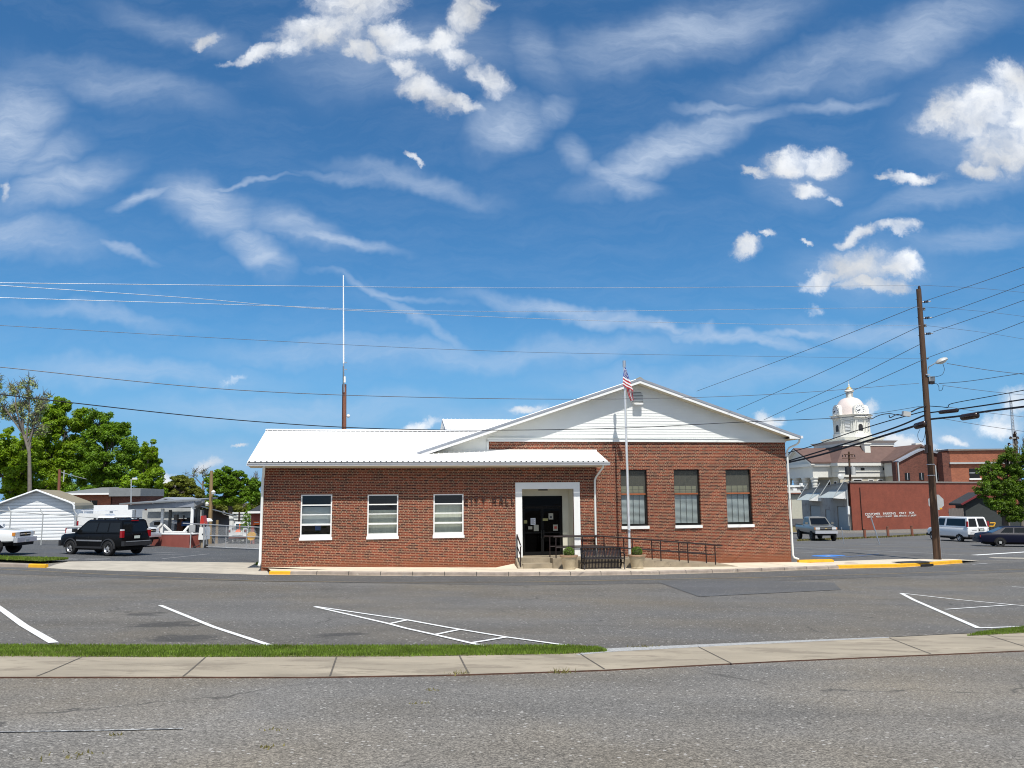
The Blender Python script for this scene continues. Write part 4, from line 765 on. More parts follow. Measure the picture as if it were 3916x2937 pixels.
# --- steps and ramp
mb=MB().box(10.62,14.1,-.42,.9,-.3,.46); mb.box(10.7,11.95,-.95,-.42,-.3,.25); B(mb,'entrance_steps','steps')
mb=MB().prismx([(-.3,.45),(-.45,.45),(-1.08,.0),(-1.08,-.3),(-.3,-.3)],10.48,10.69); B(MB().box(11.96,14.115,-1.06,-.424,-.3,.462),'ramp_landing','steps'); B(mb,'cheek_wall','steps')
mb=MB().hexa([(14.12,-1.06,-.4),(20.2,-1.06,-.5),(20.2,1.08,-.5),(14.12,1.08,-.4)],[(14.12,-1.06,.462),(20.2,-1.06,-.05),(20.2,1.08,-.05),(14.12,1.08,.462)]); B(mb,'access_ramp','steps')
mb=MB(); mb.add([(9.7,0,.06),(10.48,0,.2),(10.48,-1.05,.02),(9.7,-.6,.05),(10.1,0,-.3),(10.48,-.5,-.3)],[(0,1,2,3)]); B(mb,'apron_slab','far_walk')
# ------------------------------------------------------------------ railings
def railing(label,top,mid,posts,name='handrail'):
    t=thing(name,label,'handrail',A,AL)
    MB().tube(top,.03,8).build('top_rail',M['rust_rail'],t,40); MB().tube(mid,.024,8).build('mid_rail',M['rust_rail'],t,40)
    for (u,n,z0,z1) in posts: MB().cyl((u,n,z0),(u,n,z1),.026,n=8).build('post',M['rust_rail'],t,40)
    return t
railing('short black stair railing on the left of the entrance steps',[(10.6,-.1,1.42),(10.59,-.95,1.03),(10.6,-1.0,1.0)],[(10.6,-.1,.94),(10.6,-.92,.58)],[(10.6,-.1,.44,1.42),(10.6,-.9,.08,1.06)])
MB().ball((10.6,-1.0,1.0),.045).build('end_knob',M['steel'],[o for o in COL.objects if o.name=='handrail'][0],40)
def rz(u): return .462 if u<14.12 else .462-(u-14.12)*.0842
on=-.98; ps=[12.1,13.25,14.2,15.45,16.72,17.95,19.2]
railing('long brown outer railing on the street edge of the access ramp',[(12.0,on,1.345)]+[(14.1,on,1.345),(19.2,on,rz(19.2)+.84),(19.55,on,rz(19.55)+.84)],[(12.1,on,.9),(14.1,on,.9),(19.2,on,rz(19.2)+.42)],[(u,on,rz(u)-.02,rz(u)+.86) for u in ps])
inn=-.12; ps=[12.03,14.05,15.35,16.63,17.88,19.15]
railing('inner brown railing of the ramp, close to the brick wall',[(11.75,-.3,1.35),(12.03,inn,1.33),(14.05,inn,1.33),(19.15,inn,rz(19.15)+.83),(19.4,inn,rz(19.4)+.83)],[(12.03,inn,.9),(14.05,inn,.9),(19.15,inn,rz(19.15)+.42)],[(u,inn,rz(u)-.02,rz(u)+.84) for u in ps])
# ------------------------------------------------------------------ bench
def put(o,u,n,dz=0,rz_=0): o.location=W(u,n,zwalk(u,n)+dz); o.rotation_euler=(0,0,AL+rz_)
bn=-1.75; b0=fac(2226,2165,bn)[0]; b1=fac(2389,2165,bn)[0]; BW=b1-b0
be=thing('park_bench','dark metal slatted bench between the two planters before the ramp','bench'); put(be,(b0+b1)/2,bn+.1)
hw=BW/2-.06
prof=[(-.3,.43),(-.28,.455),(-.1,.43),(.1,.42),(.2,.46),(.25,.6),(.3,.78),(.28,.86),(.24,.86)]
mb=MB(); k=27
for i in range(k):
    x=-hw+.03+i*(2*hw-.06)/(k-1); mb.tube([(x-.0,y,z) for y,z in prof[4:]],.029,4)
mb.build('backrest',M['black_metal'],be)
mb=MB()
for i in range(k):
    x=-hw+.03+i*(2*hw-.06)/(k-1); mb.tube([(x,y,z) for y,z in prof[:5]],.022,4); mb.box(x-.02,x+.02,.2,.215,.03,.44)
mb.build('seat',M['black_metal'],be)
mb=MB()
for (y,z) in ((.24,.86),(.2,.46),(-.3,.44),(.2,.03),(.2,.24)): mb.cyl((-hw,y,z),(hw,y,z),.02,n=8)
mb.build('rail',M['black_metal'],be)
for s in (-1,1):
    mb=MB(); x=s*hw
    mb.tube([(x,-.3,.0),(x,-.2,.22),(x,-.3,.43),(x,-.32,.62),(x,-.2,.66),(x,.2,.66)],.026,6); mb.tube([(x,.28,.0),(x,.12,.22),(x,.22,.44),(x,.28,.86)],.026,6); mb.tube([(x,-.24,.24),(x,.16,.24)],.024,6); mb.tube([(x,-.3,.43),(x,.22,.43)],.024,6)
    mb.build('arm_frame',M['black_metal'],be)
# ------------------------------------------------------------------ planters
def leafblob(mb,c,rx,ry,rz_,n,s,fill=.55,up=.4):
    for _ in range(n):
        while True:
            d=Vector((random.gauss(0,1),random.gauss(0,1),random.gauss(0,1)))
            if d.length>.01: break
        d.normalize(); r=fill+(1-fill)*random.random()**.6
        p=Vector((c[0]+d.x*rx*r,c[1]+d.y*ry*r,c[2]+d.z*rz_*r))
        nn=(d*.6+Vector((random.gauss(0,.5),random.gauss(0,.5),random.gauss(up,.5)))).normalized()
        a=nn.orthogonal().normalized(); a=(Matrix.Rotation(random.random()*6.28,3,nn)@a); b=nn.cross(a); w_=s*random.uniform(.6,1.3); h_=s*random.uniform(.5,1)
        mb.add([p-a*w_,p-b*h_*.6,p+a*w_,p+b*h_*.6],[(0,1,2,3)])
def planter(u,label,slabel,sc):
    t=thing('planter',label,'planter',group='stone planters beside the bench'); put(t,u,-1.62)
    P=[(0,.0),(.27,0),(.28,.07),(.265,.085),(.27,.1),(.345,.46),(.36,.5),(.355,.515),(.37,.53),(.375,.55)]
    MB().lathe([(r*sc,z*sc*1.0) for r,z in P],n=28).build('pot',M['pot'],t,50)
    MB().lathe([(r*sc,z*sc) for r,z in [(.37,.545),(.4,.55),(.41,.585),(.4,.62),(.34,.625),(.33,.57)]],n=28).build('rim',M['potrim'],t,50)
    MB().lathe([(0,.565*sc),(.34*sc,.565*sc)],n=20).build('soil',M['soil'],t)
    s=tag(bpy.data.objects.new('shrub',None),slabel,'shrub','clipped shrubs in the planters'); COL.objects.link(s); put(s,u,-1.62,.56*sc)
    mb=MB(); leafblob(mb,(0,0,.17),.24,.24,.22,1500,.022,.7); leafblob(mb,(.05,0,.2),.17,.17,.2,500,.022,.5)
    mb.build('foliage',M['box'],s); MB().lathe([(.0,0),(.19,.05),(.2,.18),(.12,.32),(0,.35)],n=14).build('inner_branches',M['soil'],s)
planter(fac(2176,2165,-1.62)[0],'beige round pot nearest the entrance steps, left of the bench','round clipped shrub in the pot beside the steps',.93)
planter(fac(2437,2162,-1.62)[0],'beige round pot on the right of the bench, by the flagpole','yellowish round shrub in the pot right of the bench',.93)
# ------------------------------------------------------------------ flagpole and flag
fp=thing('flagpole','tall pale metal flagpole rising in front of the gable wing','flagpole',W(15.56,-.25,0),AL)
MB().cyl((0,0,0),(0,0,9.06),.062,.045,14).build('shaft',M['alu'],fp,40); MB().cyl((.0,0,8.78),(0,0,9.07),.075,.075,12).build('truck_cap',M['steel'],fp,40); MB().tube([(.0,-.08,8.7),(.02,-.075,6),(.03,-.09,2.2)],.008,4).build('halyard',M['rope'],fp)
MB().box(-.05,.05,-.1,-.03,1.5,1.56).build('cleat',M['steel'],fp); MB().lathe([(.0,0),(.16,0),(.15,.04),(.07,.07)],n=16).build('base_collar',M['steel'],fp)
# flag: hanging limp; hoist edge on the pole, cloth gathered and falling, built on a grid of fly (s) and hoist (t)
fl=thing('flag','limp red, white and blue striped flag hanging from the flagpole','flag',W(15.56,-.25,0),AL)
def fz(x,y): return ((x-523)*.00166,9.07-(y-125)*.00166)
FL=[(520,318),(472,470),(446,572),(436,700),(430,826)]; FR=[(541,326),(588,500),(632,662),(682,850),(730,985)]
TL=[(556,868),(578,980),(608,1100),(652,1224)]; TR=[(706,925),(722,1020),(735,1120),(742,1214)]
def pl(K,t):
    x=t*(len(K)-1); i=min(int(x),len(K)-2); f=x-i; return (K[i][0]+(K[i+1][0]-K[i][0])*f,K[i][1]+(K[i+1][1]-K[i][1])*f)
def fpt(a,b):      # front fold of the cloth: a across, b down
    l,r_=pl(FL,b),pl(FR,b); x=l[0]+(r_[0]-l[0])*a; y=l[1]+(r_[1]-l[1])*a-14*math.sin(a*math.pi)*b
    X,Z=fz(x,y); return (X,-.11-.06*math.sin(a*7+b*2)*b-.05*b,Z)
def tpt(a,b):      # tail of the cloth, hanging behind it
    l,r_=pl(TL,b),pl(TR,b); x=l[0]+(r_[0]-l[0])*a-8*math.sin(b*math.pi); y=l[1]+(r_[1]-l[1])*a
    X,Z=fz(x,y); return (X,-.09-.035*math.sin(a*15),Z)
def fpatch(mb,fn,a0,a1,b0,b1,n=14,m=3):
    for i in range(n):
        for j in range(m):
            q=[(a0+(a1-a0)*(i+p)/n,b0+(b1-b0)*(j+r_)/m) for p,r_ in((0,0),(1,0),(1,1),(0,1))]; mb.quad(*[fn(*t) for t in q])
mb=MB(); fpatch(mb,fpt,0,1,0,.5,14,8); mb.build('canton',M['fblue'],fl,60)
for k in range(6):
    mb=MB(); fpatch(mb,fpt,0,1,.5+k/12,.5+(k+1)/12); mb.build('white_stripe' if k%2==0 else 'red_stripe',M['fwhite' if k%2==0 else 'fred'],fl,60)
for k in range(7):
    mb=MB(); fpatch(mb,tpt,k/7,(k+1)/7,0,1,3,10); mb.build('red_stripe' if k%2==0 else 'white_stripe',M['fred' if k%2==0 else 'fwhite'],fl,60)
mb=MB()
for r_ in range(7):
    for c in range(4 if r_%2==0 else 3):
        p=Vector(fpt((.16 if r_%2==0 else .28)+c*.235,.1+r_*.058))+Vector((0,-.012,0))
        mb.add([tuple(p+Vector((.021*math.sin(k*math.pi*2/10)*(1 if k%2==0 else .42),-.001,.021*math.cos(k*math.pi*2/10)*(1 if k%2==0 else .42)))) for k in range(10)],[tuple(range(10))])
mb.build('stars',M['fwhite'],fl)
# ------------------------------------------------------------------ yellow block at the corner
o=thing('kerb_block','yellow painted concrete block at the foot of the right downspout','kerb block',W(24.15,.95,-.14),AL+R(2))
MB().hexa([(0,-.1,0),(1.75,-.1,0),(1.75,.1,0),(0,.1,0)],[(0,-.07,.13),(1.75,-.07,.13),(1.75,.07,.13),(0,.07,.13)]).build('block',M['yellow'],o); MB().box(1.7,1.82,-.09,.07,0,.09).build('broken_end',M['yellow'],o)

# ================================================================== POLES AND WIRES
def crom(pts,k=10):
    P=[Vector(p) for p in pts]; 
    if len(P)<3: return [P[0].lerp(P[-1],i/k) for i in range(k+1)]
    Q=[P[0]*2-P[1]]+P+[P[-1]*2-P[-2]]; out=[]
    for i in range(1,len(Q)-2):
        a,b,c,d=Q[i-1:i+3]
        for j in range(k):
            t=j/k; out.append(.5*((2*b)+(c-a)*t+(2*a-5*b+4*c-d)*t*t+(3*b-a-3*c+d)*t**3))
    return out+[P[-1]]
PB=gp(3585,2145); PY=PB.y; PT=at(3513,1106,PY+.25)
def onplane(px,py,P,D):
    r=ray(px,py); nx,ny=-D[1],D[0]; t=(P[0]*nx+P[1]*ny)/(r.x*nx+r.y*ny); return Vector((r.x*t,r.y*t,E+r.z*t))
SD=Vector((-22-PB.x,12-PB.y)).normalized()
XD=Vector((-.239,.97))
def poleat(z): f=(z-PB.z)/(PT.z-PB.z); return PB.lerp(PT,f)
up_=thing('utility_pole','tall dark wooden utility pole with street lamp at the street corner','utility pole')
MB().cyl(PB-Vector((0,0,.3)),PT,.19,.125,14).build('pole',M['pole'],up_,50)
def pxz(py): return at(3560,py,PY).z
for i,(py,) in enumerate([(1152,),(1214,),(1275,)]):
    p=poleat(pxz(py)); mb=MB(); a=p+Vector((.13,-.05,0)); d=Vector((.97,-.24,.05)).normalized()
    mb.cyl(a,a+d*.08,.03,n=8)
    for j in range(3): mb.cyl(a+d*(.08+j*.08),a+d*(.13+j*.08),.075,.06,12)
    mb.cyl(a+d*.3,a+d*.42,.022,n=8); mb.build('insulator',M['insul'],up_,40)
for py in (1179,1243):
    p=poleat(pxz(py))+Vector((.18,-.08,0)); MB().lathe([(.02,-.08),(.07,-.07),(.05,0),(.075,.03),(.04,.08)],tuple(p),12).build('insulator',M['insgrey'],up_,40)
MB().lathe([(.03,-.05),(.075,.0),(.06,.05),(.08,.09),(.03,.16)],(PT.x+.04,PT.y,PT.z+.03),12).build('insulator',M['insul'],up_,40)
p=poleat(pxz(1369)); MB().lathe([(.03,-.05),(.06,0),(.04,.05)],(p.x+.2,p.y-.05,p.z),10).build('insulator',M['insgrey'],up_,40)
p=poleat(pxz(1449)); MB().box(p.x+.16,p.x+.46,p.y-.16,p.y+.1,p.z-.12,p.z+.14).build('equipment_box',M['lampgrey'],up_); MB().box(p.x+.18,p.x+.44,p.y-.14,p.y+.08,p.z-.26,p.z-.121).build('equipment_box_base',M['insul'],up_)
MB().box(p.x-.02,p.x+.2,p.y-.2,p.y+.2,p.z+.2,p.z+.26).build('bracket',M['steel'],up_)
mb=MB(); q=poleat(pxz(1780)); r_=poleat(pxz(1845)); mb.tube([q+Vector((.17,-.12,0)),r_+Vector((.18,-.13,0))],.035,6); mb.build('conduit',M['lampgrey'],up_)
for py in (1776,1818): q=poleat(pxz(py)); MB().lathe([(.185,-.02),(.2,0),(.185,.02)],tuple(q),12).build('band',M['steel'],up_)
q=poleat(pxz(1716)); MB().cyl(q+Vector((-.22,-.08,-.22)),q+Vector((-.22,-.08,.22)),.08,n=8).build('cable_terminal',M['insul'],up_)
for i in range(6):
    q=poleat(pxz(1140+i*70)); MB().cyl(q+Vector((-.2,0,0)),q+Vector((-.1,0,0)),.012,n=5).build('bolt',M['insul'],up_)
sl_=thing('street_lamp','grey street lamp head on a short bent arm of the corner pole','street lamp')
q=poleat(pxz(1412)); h=at(3601,1379,PY-.5)
MB().tube([q+Vector((.15,-.1,-.05)),q+Vector((.18,-.12,.12)),h+Vector((-.3,.1,-.12)),h+Vector((-.15,.05,0))],.026,8).build('arm',M['lampgrey'],sl_,40)
mb=MB().lathe([(0,-.1),(.25,-.09),(.3,-.02),(.26,.06),(.14,.12),(0,.14)],n=20); mb.xf(Matrix.Translation(h)@Matrix.Rotation(R(-22),4,'Y')@Matrix.Diagonal((1.15,.75,1,1))); mb.build('lamp_head',M['lampgrey'],sl_,40)
mb=MB().lathe([(0,-.17),(.13,-.15),(.21,-.09),(.0,-.085)],n=16); mb.xf(Matrix.Translation(h)@Matrix.Rotation(R(-22),4,'Y')@Matrix.Diagonal((1.15,.75,1,1))); mb.build('lens',M['lens'],sl_,40)
mb=MB(); mb.tube(crom([h+Vector((.05,0,-.15)),h+Vector((.1,0,-.5)),h+Vector((-.1,0,-.78)),q+Vector((.2,-.1,-.45))]),.012,5); mb.build('lamp_cable',M['wire'],sl_)
def wire(name,label,pts,rr,mt,group=None,ends=None):
    o=MB().tube(crom(pts,12),rr,5).build(name,M[mt],smooth=60); tag(o,label,'cable',group); return o
def dpts(l,P=PB,D=SD): return [onplane(x*1.7703,y*1.7703,P,D) for x,y in l]
wire('power_line','highest thin pale wire crossing the whole sky, level with the pole top',dpts([(-40,610),(0,611),(560,617),(1106,622),(1600,620),(1987,616)]),.008,'wirelight')
wire('power_line','thin pale wire, second from the top of the corner pole',dpts([(-40,641),(0,643),(600,661),(870,671),(1300,672),(1700,667),(1990,663.5)]),.007,'wirelight')
wire('power_line','thin pale wire sloping from the upper left sky to the third pole insulator',dpts([(-40,613),(0,616.5),(400,643),(745,670),(1300,693),(1700,701),(1995,703)]),.007,'wirelight')
wire('power_line','very faint wire below the others, level with the street lamp',dpts([(-40,700),(0,703),(560,735),(1000,756),(1350,765),(1993,775)]),.006,'wiregrey')
wire('power_line','twisted dark service cable crossing in front of the antenna mast and gable top',dpts([(-60,788),(0,793),(520,843),(1000,860),(1390,861),(1700,850),(1985,828)]),.010,'wiregrey')
wire('phone_cable','black phone cable passing low across the white roof and gable siding',dpts([(-80,840),(0,852),(520,908),(900,928),(1300,926),(1600,912),(1808,903),(1862,897),(1870,901),(1879,905)]),.013,'wire')
wire('phone_cable','sagging black cable between the tower and the pale splice box',dpts([(1876,905),(1884,904.5),(1892,900),(1905,895.5),(1922,893.5),(1937,896.5),(1947,896)]),.022,'wire')
for i,(a,b,c,l) in enumerate([((1505,845),(1980,662),(2300,545),'highest'),((1592,885),(1984,706),(2300,580),'second'),((1650,907),(1987,744),(2300,616),'third'),((1700,893),(1992,838),(2300,660),'lowest')]):
    if i==3: a,b=(1720,892),(1994,777)
    zz=[(649),(688),(717),(772)][i]; xx=[2002,2010,2016,2006][i]
    wire('power_line',f'{l} of the four oblique wires behind the pole, dropping towards the gable roof',dpts([a,((a[0]+b[0])/2,(a[1]+b[1])/2+3),b],PB,XD),.016,'wiregrey')
    wire('power_line',f'{l} of the four oblique wires rising from the pole to the upper right edge',dpts([(xx,zz),((xx+c[0])/2,(zz+c[1])/2+1.5),c],PB,XD),.013,'wiregrey')
RD=-SD
for a,b,l in (((1990,616),(2260,637),'topmost'),((1998,663),(2260,690),'middle'),((2003,703.5),(2260,741),'lowest')):
    wire('power_line',f'{l} of the three faint wires leaving the pole to the right',dpts([a,((a[0]+b[0])/2,(a[1]+b[1])/2-3),b]),.009,'wiregrey')
S1=lambda l,P=PB,D=XD:[onplane(x,y,P,D) for x,y in l]
wire('phone_cable','upper thin black cable right of the pole, above the long splice case',S1([(3556,1553),(3600,1556),(3625,1558),(3641,1543),(3780,1517),(3916,1492),(3990,1478)]),.02,'wire')
wire('phone_cable','black cable carrying the long splice case right of the pole',S1([(3558,1578),(3660,1565),(3780,1548),(3916,1527),(3990,1515)]),.034,'wire')
wire('phone_cable','thick black cable carrying the short splice case right of the pole',S1([(3560,1603),(3680,1590),(3760,1575),(3916,1555),(3990,1545)]),.05,'wire')
wire('phone_cable','thin black cable left of the pole, running up to the white eave end',S1([(2990,1737),(3100,1707),(3250,1655),(3400,1609),(3540,1571)]),.028,'wire')
wire('phone_cable','middle black cable left of the pole, in front of the courthouse',S1([(2990,1770),(3150,1722),(3400,1643),(3536,1588)]),.045,'wire')
wire('phone_cable','thickest black cable left of the pole, lowest across the courthouse roof',S1([(2990,1774),(3150,1736),(3400,1660),(3500,1628),(3542,1612)]),.06,'wire')
for a,b,l in (((3605,1474),(3930,1512),'upper'),((3620,1556),(3930,1596),'middle'),((3600,1600),(3930,1652),'lower')):
    wire('phone_cable',f'{l} thin service drop sloping down to the right edge',S1([a,((a[0]+b[0])/2,(a[1]+b[1])/2+2),b],PB,SD),.013,'wiregrey')
wire('power_line','grey cable from the lamp head to the right edge',S1([(3622,1390),(3700,1403),(3800,1418),(3930,1433)],PB,SD),.017,'wiregrey')
wire('power_line','thin grey cable rising gently from the transformer box to the right edge',S1([(3590,1467),(3700,1458),(3860,1435),(3930,1424)],PB,XD),.014,'wiregrey')
def case(x0,y0,x1,y1,rr,label,mt='trim',D=XD):
    a,b=onplane(x0,y0,PB,D),onplane(x1,y1,PB,D); d=(b-a)
    mb=MB().tube([a,a+d*.04,a+d*.08,a+d*.92,a+d*.96,b],[rr*.4,rr*.85,rr,rr,rr*.85,rr*.4],12); o=mb.build('splice_case',M['insul' if mt=='trim' else mt],smooth=50); tag(o,label,'cable case'); return o
case(3591,1577,3665,1569,.1,'long thin black splice case on the cable right of the pole'); case(3676,1597,3741,1587,.16,'short fat black splice case, lowest right of the pole'); case(3500,1631,3543,1619,.17,'black splice case touching the left side of the pole')
bx=onplane(3466,1583,PB,SD); o=MB().box(-.19,.19,-.1,.1,-.12,.12).build('junction_box',M['lampgrey']); o.location=bx; o.rotation_euler=(0,R(8),0); tag(o,'pale grey junction box hanging on cables left of the pole','junction box')
wire('phone_cable','black cable from the pale junction box to the pole',S1([(3485,1575),(3510,1562),(3540,1553)],PB,SD),.04,'wire')
wire('phone_cable','thin messenger strand from the gable side to the pole above the pale box',dpts([(1862,897.5),(1920,889),(1983,878.5),(1992,877)]),.011,'wire')
wire('cable_loop','thin black cable loop hanging under the left splice case',S1([(3519,1640),(3510,1660),(3513,1680),(3525,1690),(3535,1672),(3539,1645)]),.012,'wire')
wire('jumper_wire','thin black wire bridging the cables just right of the pole',S1([(3563,1470),(3580,1467),(3590,1478),(3592,1494),(3603,1490),(3607,1476)]),.012,'wire')
wire('jumper_wire','thin black wire loop left of the pole near the junction box',S1([(3400,1587),(3405,1597),(3430,1585),(3450,1590)],PB,SD),.025,'wire')
# antenna mast behind the town hall
am=thing('antenna_mast','reddish wooden pole with tall white whip antenna behind the low roof','antenna mast')
YA=50; a0=at(1321,1660,YA); g0=Vector((a0.x,a0.y,H(a0.x,a0.y)-.2)); a1=at(1317,1470,YA); a2=at(1313,1053,YA)
MB().cyl(g0,a1,.17,.13,12).build('pole',M['polered'],am,40)
MB().tube([at(1315.5,1500,YA-.2),at(1314,1385,YA-.2)],.04,8).build('mast_pipe',M['steel'],am,40); MB().tube([at(1314,1390,YA-.2),a2],[.05,.035],8).build('whip_antenna',M['white'],am,40)
for py in (1387,1413): p=at(1317,py,YA-.2); MB().box(p.x-.08,p.x+.16,p.y-.03,p.y+.03,p.z-.03,p.z+.03).build('bracket',M['steel'],am)
MB().cyl(at(1318,1440,YA-.2),at(1318,1463,YA-.2),.07,n=8).build('antenna_base',M['white'],am,40); p=at(1332,1591,YA-.1); MB().ball(tuple(p),.11).build('small_lamp',M['white'],am,40)
MB().tube([at(1312,1660,YA-.25),at(1311,1560,YA-.25),at(1312,1400,YA-.25)],.018,5).build('cable',M['wire'],am)
# ================================================================== VEHICLES
def vehicle(name,label,cat,loc,rz_,sec,gh,wheels,paint,glass='carglass',rim='rim',side=None,tail=None,front=None,arch='trim',extra=None,group=None):
    t=thing(name,label,cat,loc,rz_,group)
    mb=MB(); rings=[]
    for (x,w,zb,zt) in sec:
        h=zt-zb; half=[(0,zb),(w*.9,zb),(w*.985,zb+.1*h),(w,zb+.35*h),(w*.995,zb+.68*h),(w*.965,zt-.1*h),(w*.9,zt-.015*h),(w*.6,zt+.012),(0,zt+.02)]
        rings.append([(x,y,z) for y,z in half]+[(x,-y,z) for y,z in half[-2:0:-1]])
    k=len(rings[0])
    for r in rings: mb.v+=r
    for i in range(len(rings)-1):
        for j in range(k): mb.f.append((i*k+j,i*k+(j+1)%k,(i+1)*k+(j+1)%k,(i+1)*k+j))
    mb.f.append(tuple(range(k))); mb.f.append(tuple(range((len(rings)-1)*k,len(rings)*k)))
    body=mb.build('body',M[paint],t,38)
    # greenhouse
    xb0,xb1,xt0,xt1,wb,wt,zb,zr=gh
    mb=MB(); R0=[(xb0,-wb,zb),(xb1,-wb,zb),(xb1,wb,zb),(xb0,wb,zb)]; R1=[(xt0,-wt,zr-.07),(xt1,-wt,zr-.07),(xt1,wt,zr-.07),(xt0,wt,zr-.07)]; R2=[(xt0+.06,-wt+.1,zr),(xt1-.1,-wt+.1,zr),(xt1-.1,wt-.1,zr),(xt0+.06,wt-.1,zr)]
    mb.v+=R0+R1+R2
    for a in (0,4):
        for j in range(4): mb.f.append((a+j,a+(j+1)%4,a+4+(j+1)%4,a+4+j))
    mb.f.append((8,9,10,11)); mb.build('cabin',M[paint],t,25)
    def gp_(s,v,sd):      # on the side plane
        xa=xb0+(xt0-xb0)*v; xc=xb1+(xt1-xb1)*v; y=(wb+(wt-wb)*v)+.008
        return (xa+(xc-xa)*s,sd*y,zb+(zr-.07-zb)*v)
    for sd in (-1,1):
        for (s0,s1,v0,v1) in side: MB().poly([gp_(s0[0],v0,sd),gp_(s1[0],v0,sd),gp_(s1[1],v1,sd),gp_(s0[1],v1,sd)]).build('side_window',M[glass],t)
    def fp(s,v,fr):
        x=(xb1+(xt1-xb1)*v)+.008 if fr else (xb0+(xt0-xb0)*v)-.008
        y=(wb+(wt-wb)*v)*s; return (x,y,zb+(zr-.07-zb)*v)
    for fr,nm in ((True,'windscreen'),(False,'rear_window')):
        if fr or tail!='none2':
            sets=[(-.88,.88)] if fr or not (extra and extra.get('split_rear')) else [(-.84,-.08),(.08,.84)]
            for a,b in sets: MB().poly([fp(a,.1,fr),fp(b,.1,fr),fp(b,.93,fr),fp(a,.93,fr)]).build(nm,M[glass],t)
    for (x,r,wy,wt_) in wheels:
        for sd in (-1,1):
            pr=[(r*.62,-wt_/2),(r*.9,-wt_/2),(r*.985,-wt_*.36),(r,-wt_*.2),(r,wt_*.2),(r*.985,wt_*.36),(r*.9,wt_/2),(r*.62,wt_/2)]
            wo_=MB().lathe(pr,(0,0,0),24,'y',False).build('wheel',M['rubber'],t,40); wo_.location=(x,sd*(wy-wt_/2+.03),r)
            mb=MB(); yo=sd*wt_*.5
            mb.lathe([(r*.52,yo-.06*sd),(r*.64,yo),(r*.67,yo-.01*sd),(r*.62,yo-.08*sd)],(0,0,0),24,'y',False)
            for q in range(5):
                an=q*2*math.pi/5+.3; c,s=math.cos(an),math.sin(an); pw=r*.11
                mb.hexa([(-s*pw,yo-.05*sd,c*pw),(s*pw,yo-.05*sd,-c*pw),(s*pw*.8+c*r*.58,yo-.05*sd,-c*pw*.8+s*r*.58),(-s*pw*.8+c*r*.58,yo-.05*sd,c*pw*.8+s*r*.58)],[(-s*pw,yo-.015*sd,c*pw),(s*pw,yo-.015*sd,-c*pw),(s*pw*.8+c*r*.58,yo-.02*sd,-c*pw*.8+s*r*.58),(-s*pw*.8+c*r*.58,yo-.02*sd,c*pw*.8+s*r*.58)])
            mb.lathe([(0,yo),(r*.14,yo),(r*.16,yo-.05*sd)],(0,0,0),14,'y'); mb.build('rim',M[rim],wo_,40)
            MB().lathe([(0,yo-.09*sd),(r*.63,yo-.09*sd)],(0,0,0),20,'y').build('brake',M['seam'],wo_)
            ma=MB(); y=sd*(wy+.012); pts=[(x+r*1.2*math.cos(math.pi*i/12),r+r*1.16*math.sin(math.pi*i/12)) for i in range(13)]; ma.prism(pts,y-.05*sd,y); ma.build('wheel_arch',M['seam'],t)
            if arch!='none':
                ma=MB()
                for i in range(12):
                    a0_,a1_=math.pi*i/12,math.pi*(i+1)/12
                    q=lambda a,rr:(x+r*rr*math.cos(a),r+r*rr*.97*math.sin(a))
                    (ax,az),(bx_,bz),(cx_,cz),(dx_,dz_)=q(a0_,1.2),q(a1_,1.2),q(a1_,1.36),q(a0_,1.36)
                    ma.hexa([(ax,y-.04*sd,az),(bx_,y-.04*sd,bz),(cx_,y-.04*sd,cz),(dx_,y-.04*sd,dz_)],[(ax,y+.035*sd,az),(bx_,y+.035*sd,bz),(cx_,y+.02*sd,cz),(dx_,y+.02*sd,dz_)])
                ma.build('fender_flare',M[arch],t,40)
    return t
def part(t,name,mt,*bx):
    mb=MB()
    for b in bx: mb.box(*b)
    return mb.build(name,M[mt],t)
gz_=lambda p:Vector((p[0],p[1],H(p[0],p[1])+.01))
# black SUV
rl=gp(417,2127); hd=R(155); fwd=Vector((math.cos(hd),math.sin(hd),0)); rgt=Vector((math.sin(hd),-math.cos(hd),0))
c=rl+rgt*.82+fwd*1.42
t=vehicle('parked_car','boxy black four wheel drive car with roof rails, left of the town hall','car',gz_(c),hd,
 [(-2.36,.78,.62,.98),(-2.3,.86,.5,1.12),(-2.1,.9,.42,1.16),(0,.93,.36,1.15),(1.15,.93,.36,1.14),(1.3,.92,.36,1.12),(2.1,.9,.42,1.06),(2.28,.85,.48,1.0),(2.38,.74,.6,.92)],
 (-2.28,1.2,-2.12,.42,.88,.74,1.13,1.82),[(-1.42,.375,.92,.26),(1.4,.375,.92,.26)],'blackcar',
 side=[((.03,.03),(.27,.3),.12,.86),((.3,.33),(.52,.6),.12,.86),((.55,.63),(.93,.95),.12,.86)],extra={})
